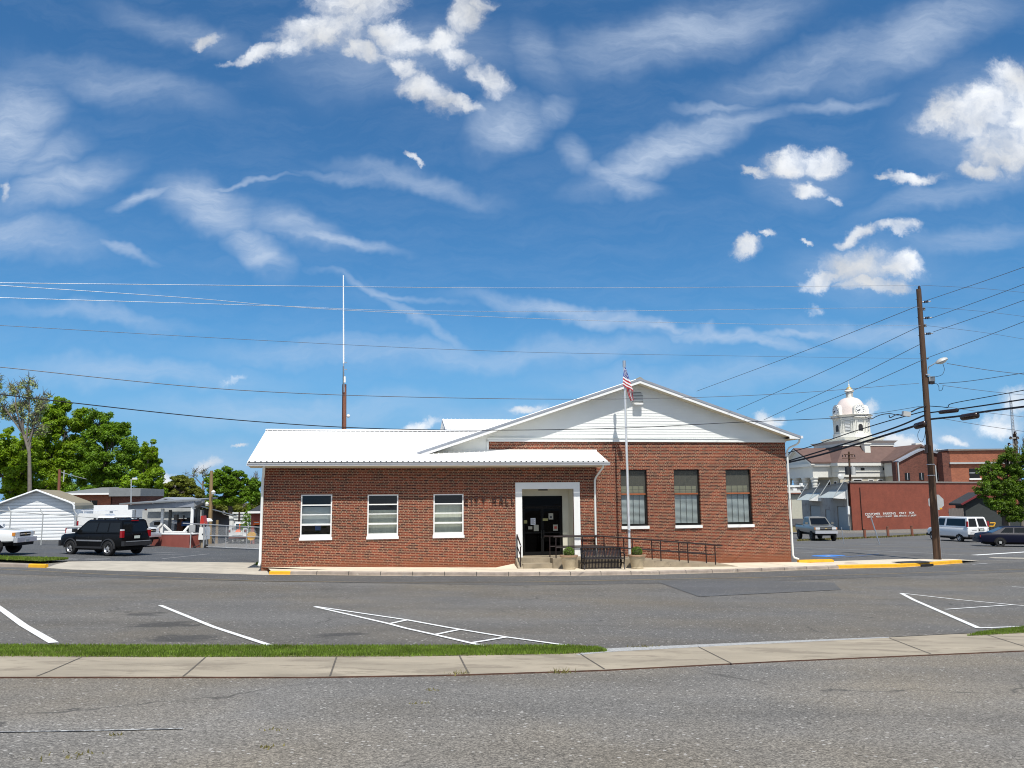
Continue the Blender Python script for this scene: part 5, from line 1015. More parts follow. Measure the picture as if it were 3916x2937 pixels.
for sd in (-1,1):
    part(t,'roof_rail','trim',(-1.9,.1,sd*.62-.025,sd*.62+.025,1.87,1.9),(-1.7,-1.6,sd*.62-.03,sd*.62+.03,1.8,1.87),(-.75,-.65,sd*.62-.03,sd*.62+.03,1.8,1.87),(.02,.12,sd*.62-.03,sd*.62+.03,1.78,1.88))
    part(t,'tail_lamp','tail',(-2.36,-2.2,sd*.82-.07,sd*.82+.075,.92,1.26)); part(t,'tail_lamp_top','headlight',(-2.35,-2.2,sd*.82-.07,sd*.82+.075,1.262,1.34))
    part(t,'side_moulding','greytrim',(-.95,.95,sd*.935-.012,sd*.935+.012,.72,.79)); part(t,'mirror','trim',(.95,1.12,sd*1.0-.1,sd*1.0+.1,1.18,1.36)); part(t,'headlight','headlight',(2.24,2.33,sd*.66-.13,sd*.66+.13,.86,1.02))
    part(t,'sill','trim',(-1.0,.98,sd*.9-.03,sd*.9+.05,.36,.46)); part(t,'door_seam','seam',(.02,.03,sd*.935-.004,sd*.935+.002,.5,1.13),(1.05,1.06,sd*.93-.004,sd*.93+.004,.5,1.13),(-.95,-.94,sd*.93-.004,sd*.93+.004,.6,1.13))
part(t,'bumper','trim',(-2.5,-2.3,-.86,.86,.5,.74)); part(t,'bumper_strip','greytrim',(-2.51,-2.5,-.75,.75,.7,.745)); part(t,'bumper','trim',(2.3,2.46,-.84,.84,.45,.74)); part(t,'grille','chrome',(2.36,2.39,-.5,.5,.78,1.0))
part(t,'licence_plate','plate',(-2.4,-2.385,-.17,.17,.86,1.0)); part(t,'tailgate_handle','chrome',(-2.41,-2.38,-.3,.3,1.04,1.1)); part(t,'brake_light','tail',(-2.2,-2.15,-.2,.2,1.74,1.78)); part(t,'underbody','seam',(-2.0,1.9,-.7,.7,.26,.44))
# silver pickup, far right
def pickup(label,loc,hd,paint,W_=.96,hL=2.75,rim='darkrim',lift=.12,arch='none',glass='carglass',group=None):
    z=lift; L0=-hL
    t=vehicle('pickup_truck',label,'pickup truck',loc,hd,
     [(L0,.9*W_,.55+z,1.0+z),(L0+.04,.96*W_,.5+z,1.1+z),(-.6,W_,.46+z,1.12+z),(1.2,W_,.44+z,1.14+z),(1.35,W_,.44+z,1.14+z),(hL-.35,.97*W_,.48+z,1.06+z),(hL-.08,.93*W_,.5+z,1.02+z),(hL,.84*W_,.55+z,.96+z)],
     (-.72,1.42,-.6,.62,.9*W_,.74*W_,1.1+z,1.8+z),[(-1.75,.4,W_,.27),(1.85,.4,W_,.27)],paint,glass,rim,
     side=[((.05,.05),(.3,.34),.12,.9),((.36,.42),(.88,.9),.12,.9)],arch=arch)
    part(t,'bed_floor','seam',(L0+.1,-.78,-.78*W_,.78*W_,1.12+z,1.145+z))
    part(t,'bed_rail',paint,(L0+.02,-.74,-.98*W_,-.86*W_,1.1+z,1.18+z),(L0+.02,-.74,.86*W_,.98*W_,1.1+z,1.18+z),(L0,L0+.1,-.92*W_,.92*W_,1.0+z,1.18+z))
    part(t,'bumper','bumper_chrome',(hL-.05,hL+.14,-.93*W_,.93*W_,.46+z,.7+z)); part(t,'bumper','chrome',(L0-.14,L0,-.9*W_,.9*W_,.5+z,.68+z)); part(t,'air_dam','seam',(hL-.1,hL+.05,-.8*W_,.8*W_,.3+z,.459+z))
    part(t,'grille','seam',(hL-.01,hL+.03,-.48*W_,.48*W_,.76+z,.97+z)); part(t,'grille_bar','chrome',(hL+.03,hL+.045,-.5*W_,.5*W_,.85+z,.895+z)); part(t,'emblem','gold',(hL+.045,hL+.055,-.09,.09,.84+z,.905+z))
    part(t,'underbody','seam',(-2.3,2.3,-.7,.7,.28+z,.5+z))
    for sd in (-1,1):
        part(t,'headlight','headlight',(hL-.12,hL+.02,sd*.69*W_-.18*W_,sd*.69*W_+.18*W_,.8+z,.97+z)); part(t,'mirror',paint,(1.0,1.15,sd*(W_+.1)-.1,sd*(W_+.1)+.1,1.18+z,1.36+z)); part(t,'tail_lamp','tail',(L0-.02,L0+.06,sd*.88*W_-.07,sd*.88*W_+.07,.75+z,1.05+z))
        part(t,'door_handle','seam',(-.15,0,sd*W_*1.0-.01,sd*W_*1.0+.015,1.0+z,1.04+z)); part(t,'turn_signal','amber',(hL-.14,hL+.0,sd*.91*W_-.04,sd*.91*W_+.03,.8+z,.97+z))
    return t
g=gp(3150,2068); pickup('pewter extended cab pickup with high wheels facing the street, near the brick wall','' and 0 or gz_((g.x,g.y+1.7,0)),R(-93),'silvercar',.98,2.75,'darkrim',.2)
g=gp(30,2128); tp=pickup('white pickup cut by the left picture edge, chrome grille and headlight showing',gz_((g.x-2.75,g.y+1.0,0)),R(3),'whitecar',1.0,2.85,'darkrim',.16)
part(tp,'licence_plate','signback',(2.995,3.01,-.16,.16,.62,.78))
g=gp(560,2100); pickup('white pickup behind the black car, only its nose showing by the red wall',gz_((g.x-3.6,g.y+3.2,0)),R(-12),'whitecar',.95,2.7,'rim',.1)
# white van
rl=gp(3675,2072); hd=R(97); fwd=Vector((math.cos(hd),math.sin(hd),0)); rgt=Vector((math.sin(hd),-math.cos(hd),0)); c=rl+rgt*.85+fwd*1.6
t=vehicle('van','white passenger van with dark side glass, parked rear towards us','van',gz_(c),hd,
 [(-2.75,.84,.52,1.2),(-2.7,.95,.48,1.26),(-2.5,1.0,.44,1.28),(1.4,1.0,.42,1.26),(1.9,.99,.42,1.2),(2.55,.95,.46,1.08),(2.8,.86,.52,.98)],
 (-2.72,1.95,-2.5,1.15,.97,.8,1.22,2.1),[(-1.65,.37,.98,.25),(1.95,.37,.98,.25)],'whitecar',
 side=[((.06,.05),(.6,.66),.16,.88),((.66,.72),(.92,.94),.16,.88)],arch='none',extra={'split_rear':1})
for sd in (-1,1): part(t,'tail_lamp','tail',(-2.72,-2.55,sd*.92-.07,sd*.92+.05,1.3,1.75)); part(t,'mirror','trim',(1.5,1.65,sd*1.1-.1,sd*1.1+.1,1.3,1.55))
part(t,'bumper','trim',(-2.9,-2.7,-.95,.95,.45,.68)); part(t,'licence_plate','seam',(-2.77,-2.755,.25*-1-.25,.0-.0,.95,1.15)); part(t,'plate_face','plate',(-2.785,-2.77,-.42,-.08,.99,1.1)); part(t,'lettering','seam',(-2.765,-2.755,.2,.6,.98,1.01),(-2.765,-2.755,.4,.75,.8,.83),(-2.765,-2.755,-.5,-.1,1.2,1.22)); part(t,'door_seam','seam',(-2.765,-2.755,-.008,.008,.7,1.25)); part(t,'underbody','seam',(-2.4,2.3,-.75,.75,.26,.46)); part(t,'bumper','trim',(2.72,2.92,-.9,.9,.4,.62))
# blue saloon, right edge
g=gp(3825,2091); hd=R(-16); fwd=Vector((math.cos(hd),math.sin(hd),0)); lft=Vector((-math.sin(hd),math.cos(hd),0)); c=g+lft*.8+fwd*1.45
t=vehicle('parked_car','dark navy saloon car cut off by the right picture edge','car',gz_(c),hd,
 [(-2.72,.72,.45,.82),(-2.64,.86,.36,.94),(-2.3,.93,.32,1.0),(-1.5,.96,.3,1.02),(0,.97,.28,1.0),(1.2,.96,.28,.98),(2.2,.92,.32,.88),(2.6,.84,.38,.78),(2.68,.7,.45,.7)],
 (-1.95,1.3,-1.05,.35,.88,.66,.98,1.46),[(-1.45,.33,.95,.22),(1.5,.33,.95,.22)],'bluecar',
 side=[((.16,.1),(.42,.42),.1,.92),((.45,.46),(.86,.9),.1,.92)],rim='darkrim',arch='none')
for sd in (-1,1): part(t,'window_trim','chrome',(-1.55,1.0,sd*.885-.006,sd*.885+.012,.995,1.01)); part(t,'tail_lamp','tail',(-2.7,-2.55,sd*.7-.14,sd*.7+.14,.7,.86)); part(t,'mirror','bluecar',(.85,1.0,sd*1.0-.09,sd*1.0+.09,1.02,1.15))
part(t,'underbody','seam',(-2.3,2.3,-.7,.7,.18,.34)); part(t,'bumper','bluecar',(-2.82,-2.6,-.86,.86,.36,.58)); part(t,'antenna','wire',(-1.9,-1.89,.3,.31,.9,1.7))
for sd in (-1,1): 
    for x in (-1.45,1.5): part(t,'hub_cap','lampgrey',(x-.08,x+.08,sd*.985-.005,sd*.985+.012,.25,.41))
# service trucks behind the gate
def boxtruck(label,px0,px1,pyb,Y,sc,eq):
    a=at((px0+px1)/2,pyb,Y); z0=H(a.x,a.y); s=sc
    t=thing('service_truck',label,'truck',(a.x,a.y,z0),math.atan2(-a.x,a.y)*.55)
    part(t,'utility_body','whitecar',(-s*.98,-s*.52,0,2.6,.55,1.45),(s*.52,s*.98,0,2.6,.55,1.45),(-s*.52,s*.52,.06,2.5,.55,.95)); part(t,'tailgate','whitecar',(-s*.5,s*.5,-.03,.05,.78,1.06)); part(t,'bumper','rusty',(-s*.96,s*.96,-.14,.02,.5,.62)); part(t,'rear_step','whitecar',(-s*.96,s*.96,-.12,.02,.625,.72))
    for sd in (-1,1): part(t,'tail_lamp','seam',(sd*s*.75-.13,sd*s*.75+.13,-.02,.01,1.05,1.3)); part(t,'tail_lens','tail',(sd*s*.75-.06,sd*s*.75+.06,-.03,-.015,1.1,1.25))
    mb=MB().hexa([(-s*.8,2.6,.6),(s*.8,2.6,.6),(s*.85,4.2,.6),(-s*.85,4.2,.6)],[(-s*.62,2.75,1.95),(s*.62,2.75,1.95),(s*.62,3.7,1.95),(-s*.62,3.7,1.95)]); mb.build('cab',M['whitecar'],t,30)
    part(t,'rear_window','carglass2',(-s*.55,s*.55,2.62,2.66,1.2,1.75)); part(t,'rack','seam',(-s*.8,s*.8,2.3,2.34,2.05,2.1),(-s*.8,-s*.76,2.3,2.34,1.45,2.25),(s*.76,s*.8,2.3,2.34,1.45,2.05)); part(t,'underbody','seam',(-s*.6,s*.6,.1,4,.35,.54))
    for sd in (-1,1):
        for y in (.7,3.6): w_=MB().lathe([(.2,-.12),(.36,-.13),(.38,-.06),(.38,.06),(.36,.13),(.2,.12)],(0,0,0),18,'x').build('wheel',M['rubber'],t,40); w_.location=(sd*s*.72,y,.38)
    return t,(a.x,a.y,z0)
t1,q=boxtruck('white utility body truck with orange gear, seen from behind through the gate',866,946,2073,77,.98,True)
o=thing('machine','bright orange machine lying in the bed of the white utility truck','machine',(q[0],q[1],q[2]),t1.rotation_euler.z); MB().hexa([(-.3,.3,.96),(.3,.3,.96),(.25,1.1,.96),(-.25,1.1,.96)],[(-.12,.4,1.28),(.2,.4,1.2),(.15,.9,1.25),(-.12,.9,1.3)]).build('hopper',M['orange'],o); MB().cyl((.1,.6,1.2),(.12,.6,1.8),.08,.05,8).build('chute',M['orange'],o); MB().box(-.32,-.05,.28,.4,.97,1.06).build('frame',M['redequip'],o)
boxtruck('white utility truck half hidden by the left corner of the town hall',962,1046,2080,74,.98,False)

# ================================================================== LEFT YARD
def rect(px0,py0,px1,py1,Y):
    a=at(px0,py1,Y); b=at(px1,py0,Y); return a.x,b.x,a.z,b.z
# white metal garage (local x along its front, y to the back)
P0=gp(279,2066); GA=R(17); gx=Vector((math.cos(GA),math.sin(GA),0)); GW=5.15
gl0=P0-gx*GW
g=thing('metal_garage','white sheet metal garage with rounded eaves and tan roof, at the left edge','garage',(gl0.x,gl0.y,P0.z),GA)
EH,AH=2.62,3.72
arc=lambda o:[(-.02-o,EH-.35),(0-o*.9,EH-.12),(.12-o*.5,EH+.08+o*.3),(.4-o*.2,EH+.22+o*.6),(GW/2,AH+o)]
prof_=arc(.0); full=prof_+[(GW-x,z) for x,z in prof_[-2::-1]]
mb=MB()
for (x0,z0),(x1,z1) in zip(full,full[1:]): mb.hexa([(x0,-.35,z0),(x1,-.35,z1),(x1,7,z1),(x0,7,z0)],[(x0,-.35,z0+.05),(x1,-.35,z1+.05),(x1,7,z1+.05),(x0,7,z0+.05)])
mb.build('roof',M['tan'],g,30)
mb=MB(); mb.tube([(x,-.37,z) for x,z in full],.07,6); mb.build('roof_trim',M['shedwhite'],g)
mb=MB().poly([(.0,0,-.3),(GW,0,-.3)]+[(x,0,z-.02) for x,z in full[::-1]]); mb.quad((GW,0,-.3),(GW,6.9,-.3),(GW,6.9,EH-.2),(GW,0,EH-.2)); mb.quad((0,0,-.3),(0,6.9,-.3),(0,6.9,EH-.2),(0,0,EH-.2)); mb.poly([(0,6.9,-.3),(GW,6.9,-.3)]+[(x,6.9,z-.02) for x,z in full[::-1]]); mb.build('wall',M['shedwhite'],g)
z=.12; k=0
mb=MB()
while z<AH-.3:
    hw=GW/2 if z<EH else max(.1,(AH-z)/(AH-EH-.2)*(GW/2-.3)); mb.prismx([(-.002,z-.09),(-.012,z-.06),(-.012,z+.04),(-.002,z+.075)],GW/2-hw+.03,GW/2+hw-.03); z+=.235
o=mb.build('siding_ribs',M['shedwhite'],g)
mb=MB()
z=.16
while z<AH-.25:
    hw=GW/2 if z<EH else max(.1,(AH-z)/(AH-EH-.2)*(GW/2-.3)); mb.box(GW/2-hw+.03,GW/2+hw-.03,-.008,-.003,z+.082,z+.1); z+=.235
mb.build('siding_seams',M['greypost'],g)
f=thing('security_fence','grey pipe fence with angled barbed wire arms in front of the white garage','fence')
YF=53
for px in (-60,40,163,290):
    b=gp(px if px>200 else px,2056); p=at(px+2,1957 if px<100 else 1966,YF); g0=Vector((p.x,YF,H(p.x,YF)-.1)); MB().tube([g0,p,p+Vector((-.1,0,.12)),p+Vector((-.2,0,.32))],.035,6).build('post',M['lampgrey'],f)
MB().tube([at(-80,1949,YF),at(0,1953.5,YF),at(163,1966,YF),at(290,1974.5,YF),at(420,1984,YF)],.03,6).build('top_rail',M['lampgrey'],f)
# white van with ladder, box trailer, brick building with grey fascia
x0,x1,z0,z1=rect(292,1972,420,2045,62); t=thing('work_van','white work van with ladder on its roof behind the black car','van',(x0,62,H(x0,62)),R(6))
W_=x1-x0; mb=MB(); mb.prism([(0,.35),(W_,.35),(W_,1.1),(W_-.5,1.9),(.12,1.98),(0,1.8)],0,1.9); mb.build('body',M['whitecar'],t,30); part(t,'tail_lamp','tail',(-.02,.1,-.02,.1,.95,1.4)); part(t,'side_window','carglass',(1.5,W_-.4,-.01,.02,1.25,1.7))
for x in (.5,W_-.6): w_=MB().lathe([(.2,-.1),(.33,-.1),(.33,.1),(.2,.1)],n=18,axis='y').build('wheel',M['rubber'],t,40); w_.location=(x,.1,.33)
mb=MB(); mb.cyl((.1,.3,2.15),(2.6,.3,2.15),.03); mb.cyl((.1,.7,2.15),(2.6,.7,2.15),.03)
for i in range(9): mb.cyl((.2+i*.28,.3,2.15),(.2+i*.28,.7,2.15),.02,n=5)
for x in (.3,2.2): mb.box(x,x+.05,.2,.8,1.95,2.12)
mb.build('ladder',M['alu'],t)
x0,x1,z0,z1=rect(355,1931,510,1982,72); t=thing('storage_trailer','long white box trailer standing behind the black car','trailer',(x0,72,H(x0,72)),R(4)); W_=x1-x0
MB().box(0,W_,0,2.4,.7,z1-H(x0,72)).build('box',M['shedwhite'],t); MB().box(0,W_,-.03,-.002,.8,.95).build('lower_rail',M['creamdoor'],t); MB().box(.4,W_-.4,.2,2.2,.3,.699).build('chassis',M['trim'],t)
x0,x1,z0,z1=rect(225,1870,432,1990,84); t=thing('brick_workshop','low brick workshop with grey flat fascia behind the white garage','building',(x0,84,H(x0,84)),R(-3)); W_=x1-x0; hh=z1-H(x0,84)
MB().wall(0,W_,-.5,hh-.55,[(W_-2.8,W_-1.4,hh-2.1,hh-1.15)],0,.15).build('wall',M['orangebrick'],t); MB().box(0,W_,.16,8,-.5,hh-.6).build('wall',M['darkbrick'],t); MB().hexa([(-.3,-.6,hh-.5),(W_+.1,-.6,hh-.5),(W_+.1,8,hh-.3),(-.3,8,hh-.3)],[(-.3,-.6,hh-.42),(W_+.1,-.6,hh-.42),(W_+.1,8,hh+.3),(-.3,8,hh+.3)]).build('roof',M['greyfascia'],t); MB().box(-.3,W_+.1,-.65,-.61,hh-.58,hh-.4).build('fascia',M['white'],t)
wd=MB().box(W_-2.8,W_-1.4,.1,.14,hh-2.1,hh-1.15).build('window',M['carglass'],t); MB().box(W_-2.14,W_-2.06,.07,.1,hh-2.1,hh-1.15).build('frame',M['lampgrey'],wd)
MB().hexa([(W_+.1,-.6,hh-.75),(W_+2.6,.9,hh-.75),(W_+2.6,6,hh-.75),(W_+.1,6,hh-.75)],[(W_+.1,-.6,hh+.12),(W_+2.6,.9,hh+.0),(W_+2.6,6,hh),(W_+.1,6,hh+.12)]).build('parapet',M['greyfascia'],t); MB().hexa([(W_+.1,-.0,-.5),(W_+2.5,1.2,-.5),(W_+2.5,6,-.5),(W_+.1,6,-.5)],[(W_+.1,.0,hh-.76),(W_+2.5,1.2,hh-.76),(W_+2.5,6,hh-.76),(W_+.1,6,hh-.76)]).build('side_wall',M['darkbrick'],t)
def smallpole(label,px,py0,py1,Y,r0,mt,name='utility_pole',px1=None):
    a=at(px,py0,Y); b=at(px1 or px,py1,Y); t=thing(name,label,'pole',(b.x,b.y,H(b.x,b.y))); MB().cyl((0,0,-.2),(a.x-b.x,0,a.z-H(b.x,b.y)),r0,r0*.75,8).build('pole',M[mt],t,40); return t,a
t,a=smallpole('short reddish wooden pole between the garage and the trees',228,1795,2000,78,.16,'polered',px1=222); MB().cyl((.3,-.1,a.z-1.2-t.location.z),(.3,-.1,a.z-.1-t.location.z),.05,n=6).build('conduit',M['lampgrey'],t)
t,a=smallpole('thin grey light pole beside the grey fascia',502,1832,2000,80,.07,'greypost','light_pole'); MB().box(-.1,.35,-.1,.1,a.z-t.location.z-.05,a.z-t.location.z+.12).build('lamp',M['lens'],t)
t,a=smallpole('tall tan wooden pole beside the open shed',809,1800,2055,57,.15,'poletan',px1=803); 
for py in (1881,1925): p=at(816,py,56.7) if py==1881 else at(791,1926,56.7); MB().lathe([(0,-.18),(.12,-.16),(.16,0),(.05,.12),(0,.14)],tuple(p-t.location),10).build('lamp',M['lens'],t,40)
wire('power_line','thin wire among the trees from the short reddish pole',[at(232,1805,78),at(290,1822,79),at(330,1832,80)],.03,'wirelight')
# open sided shed
def pp(px,py,Y): return at(px,py,Y)
sh=thing('open_shed','open sided pale shed with deep grey fascia and cross braced posts','shed')
YA_,YB_=58,55
A1,B1=at(490,1930,YA_),at(772,1915,YB_); A2,B2=at(490,1949,YA_),at(741,1938,YB_); BKV=Vector((-1.5,7,.15))
def slab(a,b,c,d,th): return MB().hexa([a+Vector((0,th,0)),b+Vector((0,th,0)),c+Vector((0,th,0)),d+Vector((0,th,0))],[a,b,c,d])
slab(A2,B2,at(743,1917,YB_),A1,.12).build('fascia',M['bluegrey'],sh)
C1=at(775,1915.5,YB_); mb=MB().hexa([A1+Vector((-.5,-.3,.003)),C1+Vector((0,-.3,.003)),C1+BKV+Vector((0,0,.003)),A1+BKV],[A1+Vector((-.5,-.3,.1)),C1+Vector((0,-.3,.1)),C1+BKV+Vector((0,0,.1)),A1+BKV+Vector((0,0,.1))]); mb.build('roof',M['greyfascia'],sh)
mb=MB().hexa([at(741,1939,YB_),at(775,1922,YB_),at(790,1932,64),at(770,1945,64)],[at(743,1920,YB_),at(775,1916,YB_),at(790,1929,64),at(770,1930,64)]); mb.build('roof_end',M['greyfascia'],sh)
for px,py,py1,mt,Y in ((623,1945,2043,'white',57),(737,1937,2044,'white',55.2),(652,1950,2040,'greyfascia',60),(749,1945,2050,'greypost',61),(761,1945,2050,'greypost',61),(513,1950,2043,'white',57.8)):
    a,b=at(px,py,Y),at(px,py1,Y); MB().box(a.x-.09,a.x+.09,Y-.07,Y+.07,H(a.x,Y)-.1,a.z).build('post',M[mt],sh)
for (a,b,Y) in (((620,2002),(585,2036),56.9),((626,2006),(662,2040),56.8),((722,2012),(695,2043),55.6)): MB().tube([at(*a,Y),at(*b,Y)],.085,4).build('brace',M['white'],sh)
x0,x1,z0,z1=rect(540,1950,800,2045,66); MB().box(x0,x1,66,66.2,-.5,z1).build('back_wall',M['lightwall'],sh); x0,x1,z0,z1=rect(560,1948,745,1956,65.6); MB().box(x0,x1,65.7,65.85,z0,z0+.25).build('beam',M['lightwall'],sh)
b=at(667,1968,65); MB().box(b.x-.12,b.x+.12,65.2,65.6,-.3,b.z).build('pipe',M['trim'],sh)
# gable of the house behind
t=thing('house_roof','dark gabled roof peeking over the open shed','roof'); p=[at(590,1925,75),at(640,1908,75),at(688,1921,75)]; MB().hexa([p[0]+Vector((0,0,-.6)),p[2]+Vector((0,0,-.6)),p[2]+Vector((0,5,-.6)),p[0]+Vector((0,5,-.6))],[p[0],p[2],p[2]+Vector((0,5,0)),p[0]+Vector((0,5,0))]).build('wall',M['darkhouse'],t); q=[v+Vector((0,-.3,0)) for v in p]
mb=MB(); 
for a,b in ((p[0],p[1]),(p[1],p[2])): mb.hexa([a+Vector((0,-.4,-.02)),b+Vector((0,-.4,-.02)),b+Vector((0,6,-.02)),a+Vector((0,6,-.02))],[a+Vector((0,-.4,.16)),b+Vector((0,-.4,.16)),b+Vector((0,6,.16)),a+Vector((0,6,.16))])
mb.build('roof',M['bluegrey'],t); MB().poly([p[0],p[1],p[2]]).build('gable',M['darkhouse'],t)
# red low wall, sign plate, shed contents
a,b=gp(575,2086),gp(731,2096); t=thing('low_wall','low wall painted brick red in front of the open shed','wall'); tA,tB=at(575,2044,a.y),at(731,2045,b.y)
MB().hexa([a-Vector((0,0,.2)),b-Vector((0,0,.2)),b+Vector((.3,1.2,-.2)),a+Vector((0,1.2,-.2))],[tA,tB,tB+Vector((.3,1.2,0)),tA+Vector((0,1.2,0))]).build('wall',M['redwall'],t); MB().hexa([tA+Vector((0,-.03,.003)),tB+Vector((.03,-.03,.003)),tB+Vector((.3,1.2,.003)),tA+Vector((0,1.2,.003))],[tA+Vector((0,-.03,.06)),tB+Vector((.03,-.03,.06)),tB+Vector((.3,1.2,.06)),tA+Vector((0,1.2,.06))]).build('coping',M['white'],t)
x0,x1,z0,z1=rect(723,2008,746,2034,b.y-.3); t=thing('notice_sign','square grey metal notice hanging on the fence by the red wall','sign'); MB().box(x0,x1,b.y-.32,b.y-.3,z0,z1).build('plate',M['signback'],t); MB().box(x0-.02,x1+.02,b.y-.299,b.y-.28,z0-.02,z1+.02).build('frame',M['lampgrey'],t); MB().cyl((x0+.1,b.y-.27,H(x0,b.y)),(x0+.1,b.y-.27,z1),.03).build('post',M['lampgrey'],t)
o=MB().hexa([at(628,2037,55.5),at(716,2037,55),at(716,2037,56),at(628,2037,56.5)],[at(628,2042-10,55.5),at(716,2034,55),at(716,2032,56),at(628,2030,56.5)]).build('white_board',M['white']); tag(o,'long white board lying along the top of the red wall','board')
t=thing('pickup_truck','white pickup parked under the open shed, seen from the side','pickup truck'); x0,x1,z0,z1=rect(575,1990,668,2040,62); MB().prism([(x0,z0),(x1,z0),(x1,z0+.7),(x0+1.6,z0+.75),(x0+1.1,z1),(x0+.2,z1),(x0-.1,z0+.75)],62,63.6).build('body',M['whitecar'],t,30); MB().box(x0+.25,x0+1.0,61.985,61.995,z0+.62,z1-.1).build('side_window',M['carglass'],t); MB().box(x0,x1,62.05,63.5,z0-.4,z0-.005).build('underbody',M['seam'],t)
t=thing('machine','rusty red engine machine standing in the open shed','machine'); x0,x1,z0,z1=rect(675,1984,704,2001,60.5); MB().hexa([(x0,60.5,H(x0,60)),(x1,60.5,H(x0,60)),(x1,61.5,H(x0,60)),(x0,61.5,H(x0,60))],[(x0+.05,60.5,z1),(x1-.1,60.5,z1-.05),(x1-.1,61.4,z1-.05),(x0+.05,61.4,z1)]).build('housing',M['rusty'],t); MB().cyl((x0+.4,60.8,z1),(x0+.4,60.8,z1+.25),.05).build('exhaust',M['trim'],t); MB().box(x0+.06,x1-.3,60.47,60.499,z0+.05,z1-.06).build('panel',M['trim'],t)
t=thing('tractor','dark machine with blue cover at the right end of the open shed','machine'); x0,x1,z0,z1=rect(712,1979,731,2001,60); MB().prism([(x0,H(x0,60)),(x1,H(x0,60)),(x1,z1),(x1-.3,z1),(x1-.45,z1-.35),(x0,z1-.4)],60,60.8).build('body',M['trim'],t); MB().box(x0-.3,x0+.35,59.9,59.99,z0-.2,z0+.12).build('cover',M['bluetarp'],t)
t=thing('generator','tall white cabinet machine with red hood by the gate','machine'); x0,x1,z0,z1=rect(758,2016,786,2064,50.5)
MB().hexa([(x0,50.5,z0),(x1,50.5,z0),(x1,51.3,z0),(x0,51.3,z0)],[(x0+.04,50.5,z1),(x1-.03,50.5,z1),(x1-.03,51.3,z1),(x0+.04,51.3,z1)]).build('cabinet',M['white'],t); MB().box(x0+.22,x0+.3,50.48,50.499,z0+.3,z0+.37).build('latch',M['trim'],t); MB().hexa([(x0+.02,50.6,z1+.2),(x1-.1,50.6,z1+.16),(x1-.1,51.1,z1+.16),(x0+.02,51.1,z1+.2)],[(x0+.06,50.6,z1+.68),(x0+.2,50.6,z1+.7),(x0+.2,51.1,z1+.7),(x0+.06,51.1,z1+.68)]).build('hood',M['redequip'],t)
MB().tube([(x0+.2,50.8,z1),(x0+.25,50.8,z1+.3)],.07,6).build('neck',M['amber'],t); MB().tube([(x0+.1,50.6,z0),(x0+.15,50.4,z0-.3),(x0-.3,50.3,H(x0,50))],.03,5).build('hose',M['trim'],t); MB().box(x0+.1,x1-.1,50.6,51.2,H(x0,50.6)-.1,z0-.003).build('base',M['steps'],t)
t=thing('electric_meter','white meter boxes on the tan pole beside the gate','meter box'); 
for (a,b,c,d) in ((789,2019,800,2036),(789,2040,798,2050)): x0,x1,z0,z1=rect(a,b,c,d,51.5); MB().box(x0,x1,51.5,51.7,z0,z1).build('box',M['white'],t)
x0,_,z0,z1=rect(793,1996,800,2050,51.7); MB().cyl((x0,51.75,H(x0,51.7)),(x0,51.75,z1),.05).build('post',M['lampgrey'],t); MB().lathe([(0,-.1),(.3,-.05),(.2,.1),(0,.14)],(x0,51.7,z1+.1),12).build('white_cap',M['white'],t,40)
# chain link gate
gt=thing('chain_link_gate','galvanised chain link sliding gate on a small wheel','gate'); YG=50
def gpt(px,py,Y): return at(px,py,Y)
Yl,Yr=50.5,48.0
def gY(px): return Yl+(Yr-Yl)*(px-770)/(1010-770)
for a,b in (((700,2001),(1020,2018)),((786,2048),(1020,2055)),((786,2091),(1020,2101))): MB().tube([at(px,a[1]+(b[1]-a[1])*(px-a[0])/(b[0]-a[0]),gY(px)) for px in (a[0],(a[0]+b[0])/2,b[0])],.03,6).build('rail',M['chain'],gt,40)
for px,p0,p1,r in ((779,2002,2094,.05),(864,2009,2095,.03),(943,2013,2098,.03),(789,2003,2090,.025),(1004,2016,2100,.03)): MB().tube([at(px+2,p0,gY(px)),at(px-1,p1,gY(px))],r,6).build('post',M['chain'],gt,40)
w_=MB().lathe([(.05,-.03),(.13,-.03),(.13,.03),(.05,.03)],tuple(at(788,2090,50.3)),14,'y').build('wheel',M['rubber'],gt,40)
mb=MB()
for i in range(75):
    for sgn in (1,-1):
        p0=790+i*3.2; p1=p0+sgn*38
        if not 788<p1<1010: continue
        f_=lambda px,v: at(px,(2005+(px-786)*.055)*(1-v)+(2091+(px-786)*.043)*v,gY(px)+.02)
        a,b=f_(p0,0),f_(p1,1); mb.hexa([a+Vector((-.004,0,0)),a+Vector((.004,0,0)),a+Vector((.004,.006,0)),a+Vector((-.004,.006,0))],[b+Vector((-.004,0,0)),b+Vector((.004,0,0)),b+Vector((.004,.006,0)),b+Vector((-.004,.006,0))])
o=mb.build('wire_mesh',M['chain'],gt)

# dark lean-to shed
ds_=thing('dark_shed','long dark weathered shed with sloping roof behind the gate','shed'); a=[at(790,2085,60),at(862,2075,67)]
MB().hexa([at(795,2090,60.5),at(874,2072,69),at(874,2072,71),at(780,2090,64)],[at(795,1946,60.5),at(876,1974,69),at(876,1974,71),at(780,1946,64)]).build('wall',M['darkshed'],ds_)
MB().hexa([at(768,1936,58),at(903,1974,66),at(880,1972,73),at(770,1938,66)],[at(768,1933,58),at(905,1971,66),at(880,1969,73),at(770,1935,66)]).build('roof',M['darkshed'],ds_); MB().tube([at(768,1936,57.95),at(904,1973,65.95)],.05,4).build('eave_trim',M['lampgrey'],ds_)
for px in (829,): a=at(px,2000,59.5); MB().cyl((a.x,59.6,H(a.x,59.6)-.1),(a.x,59.6,at(px,1989,59.6).z),.1).build('post',M['poletan'],ds_)

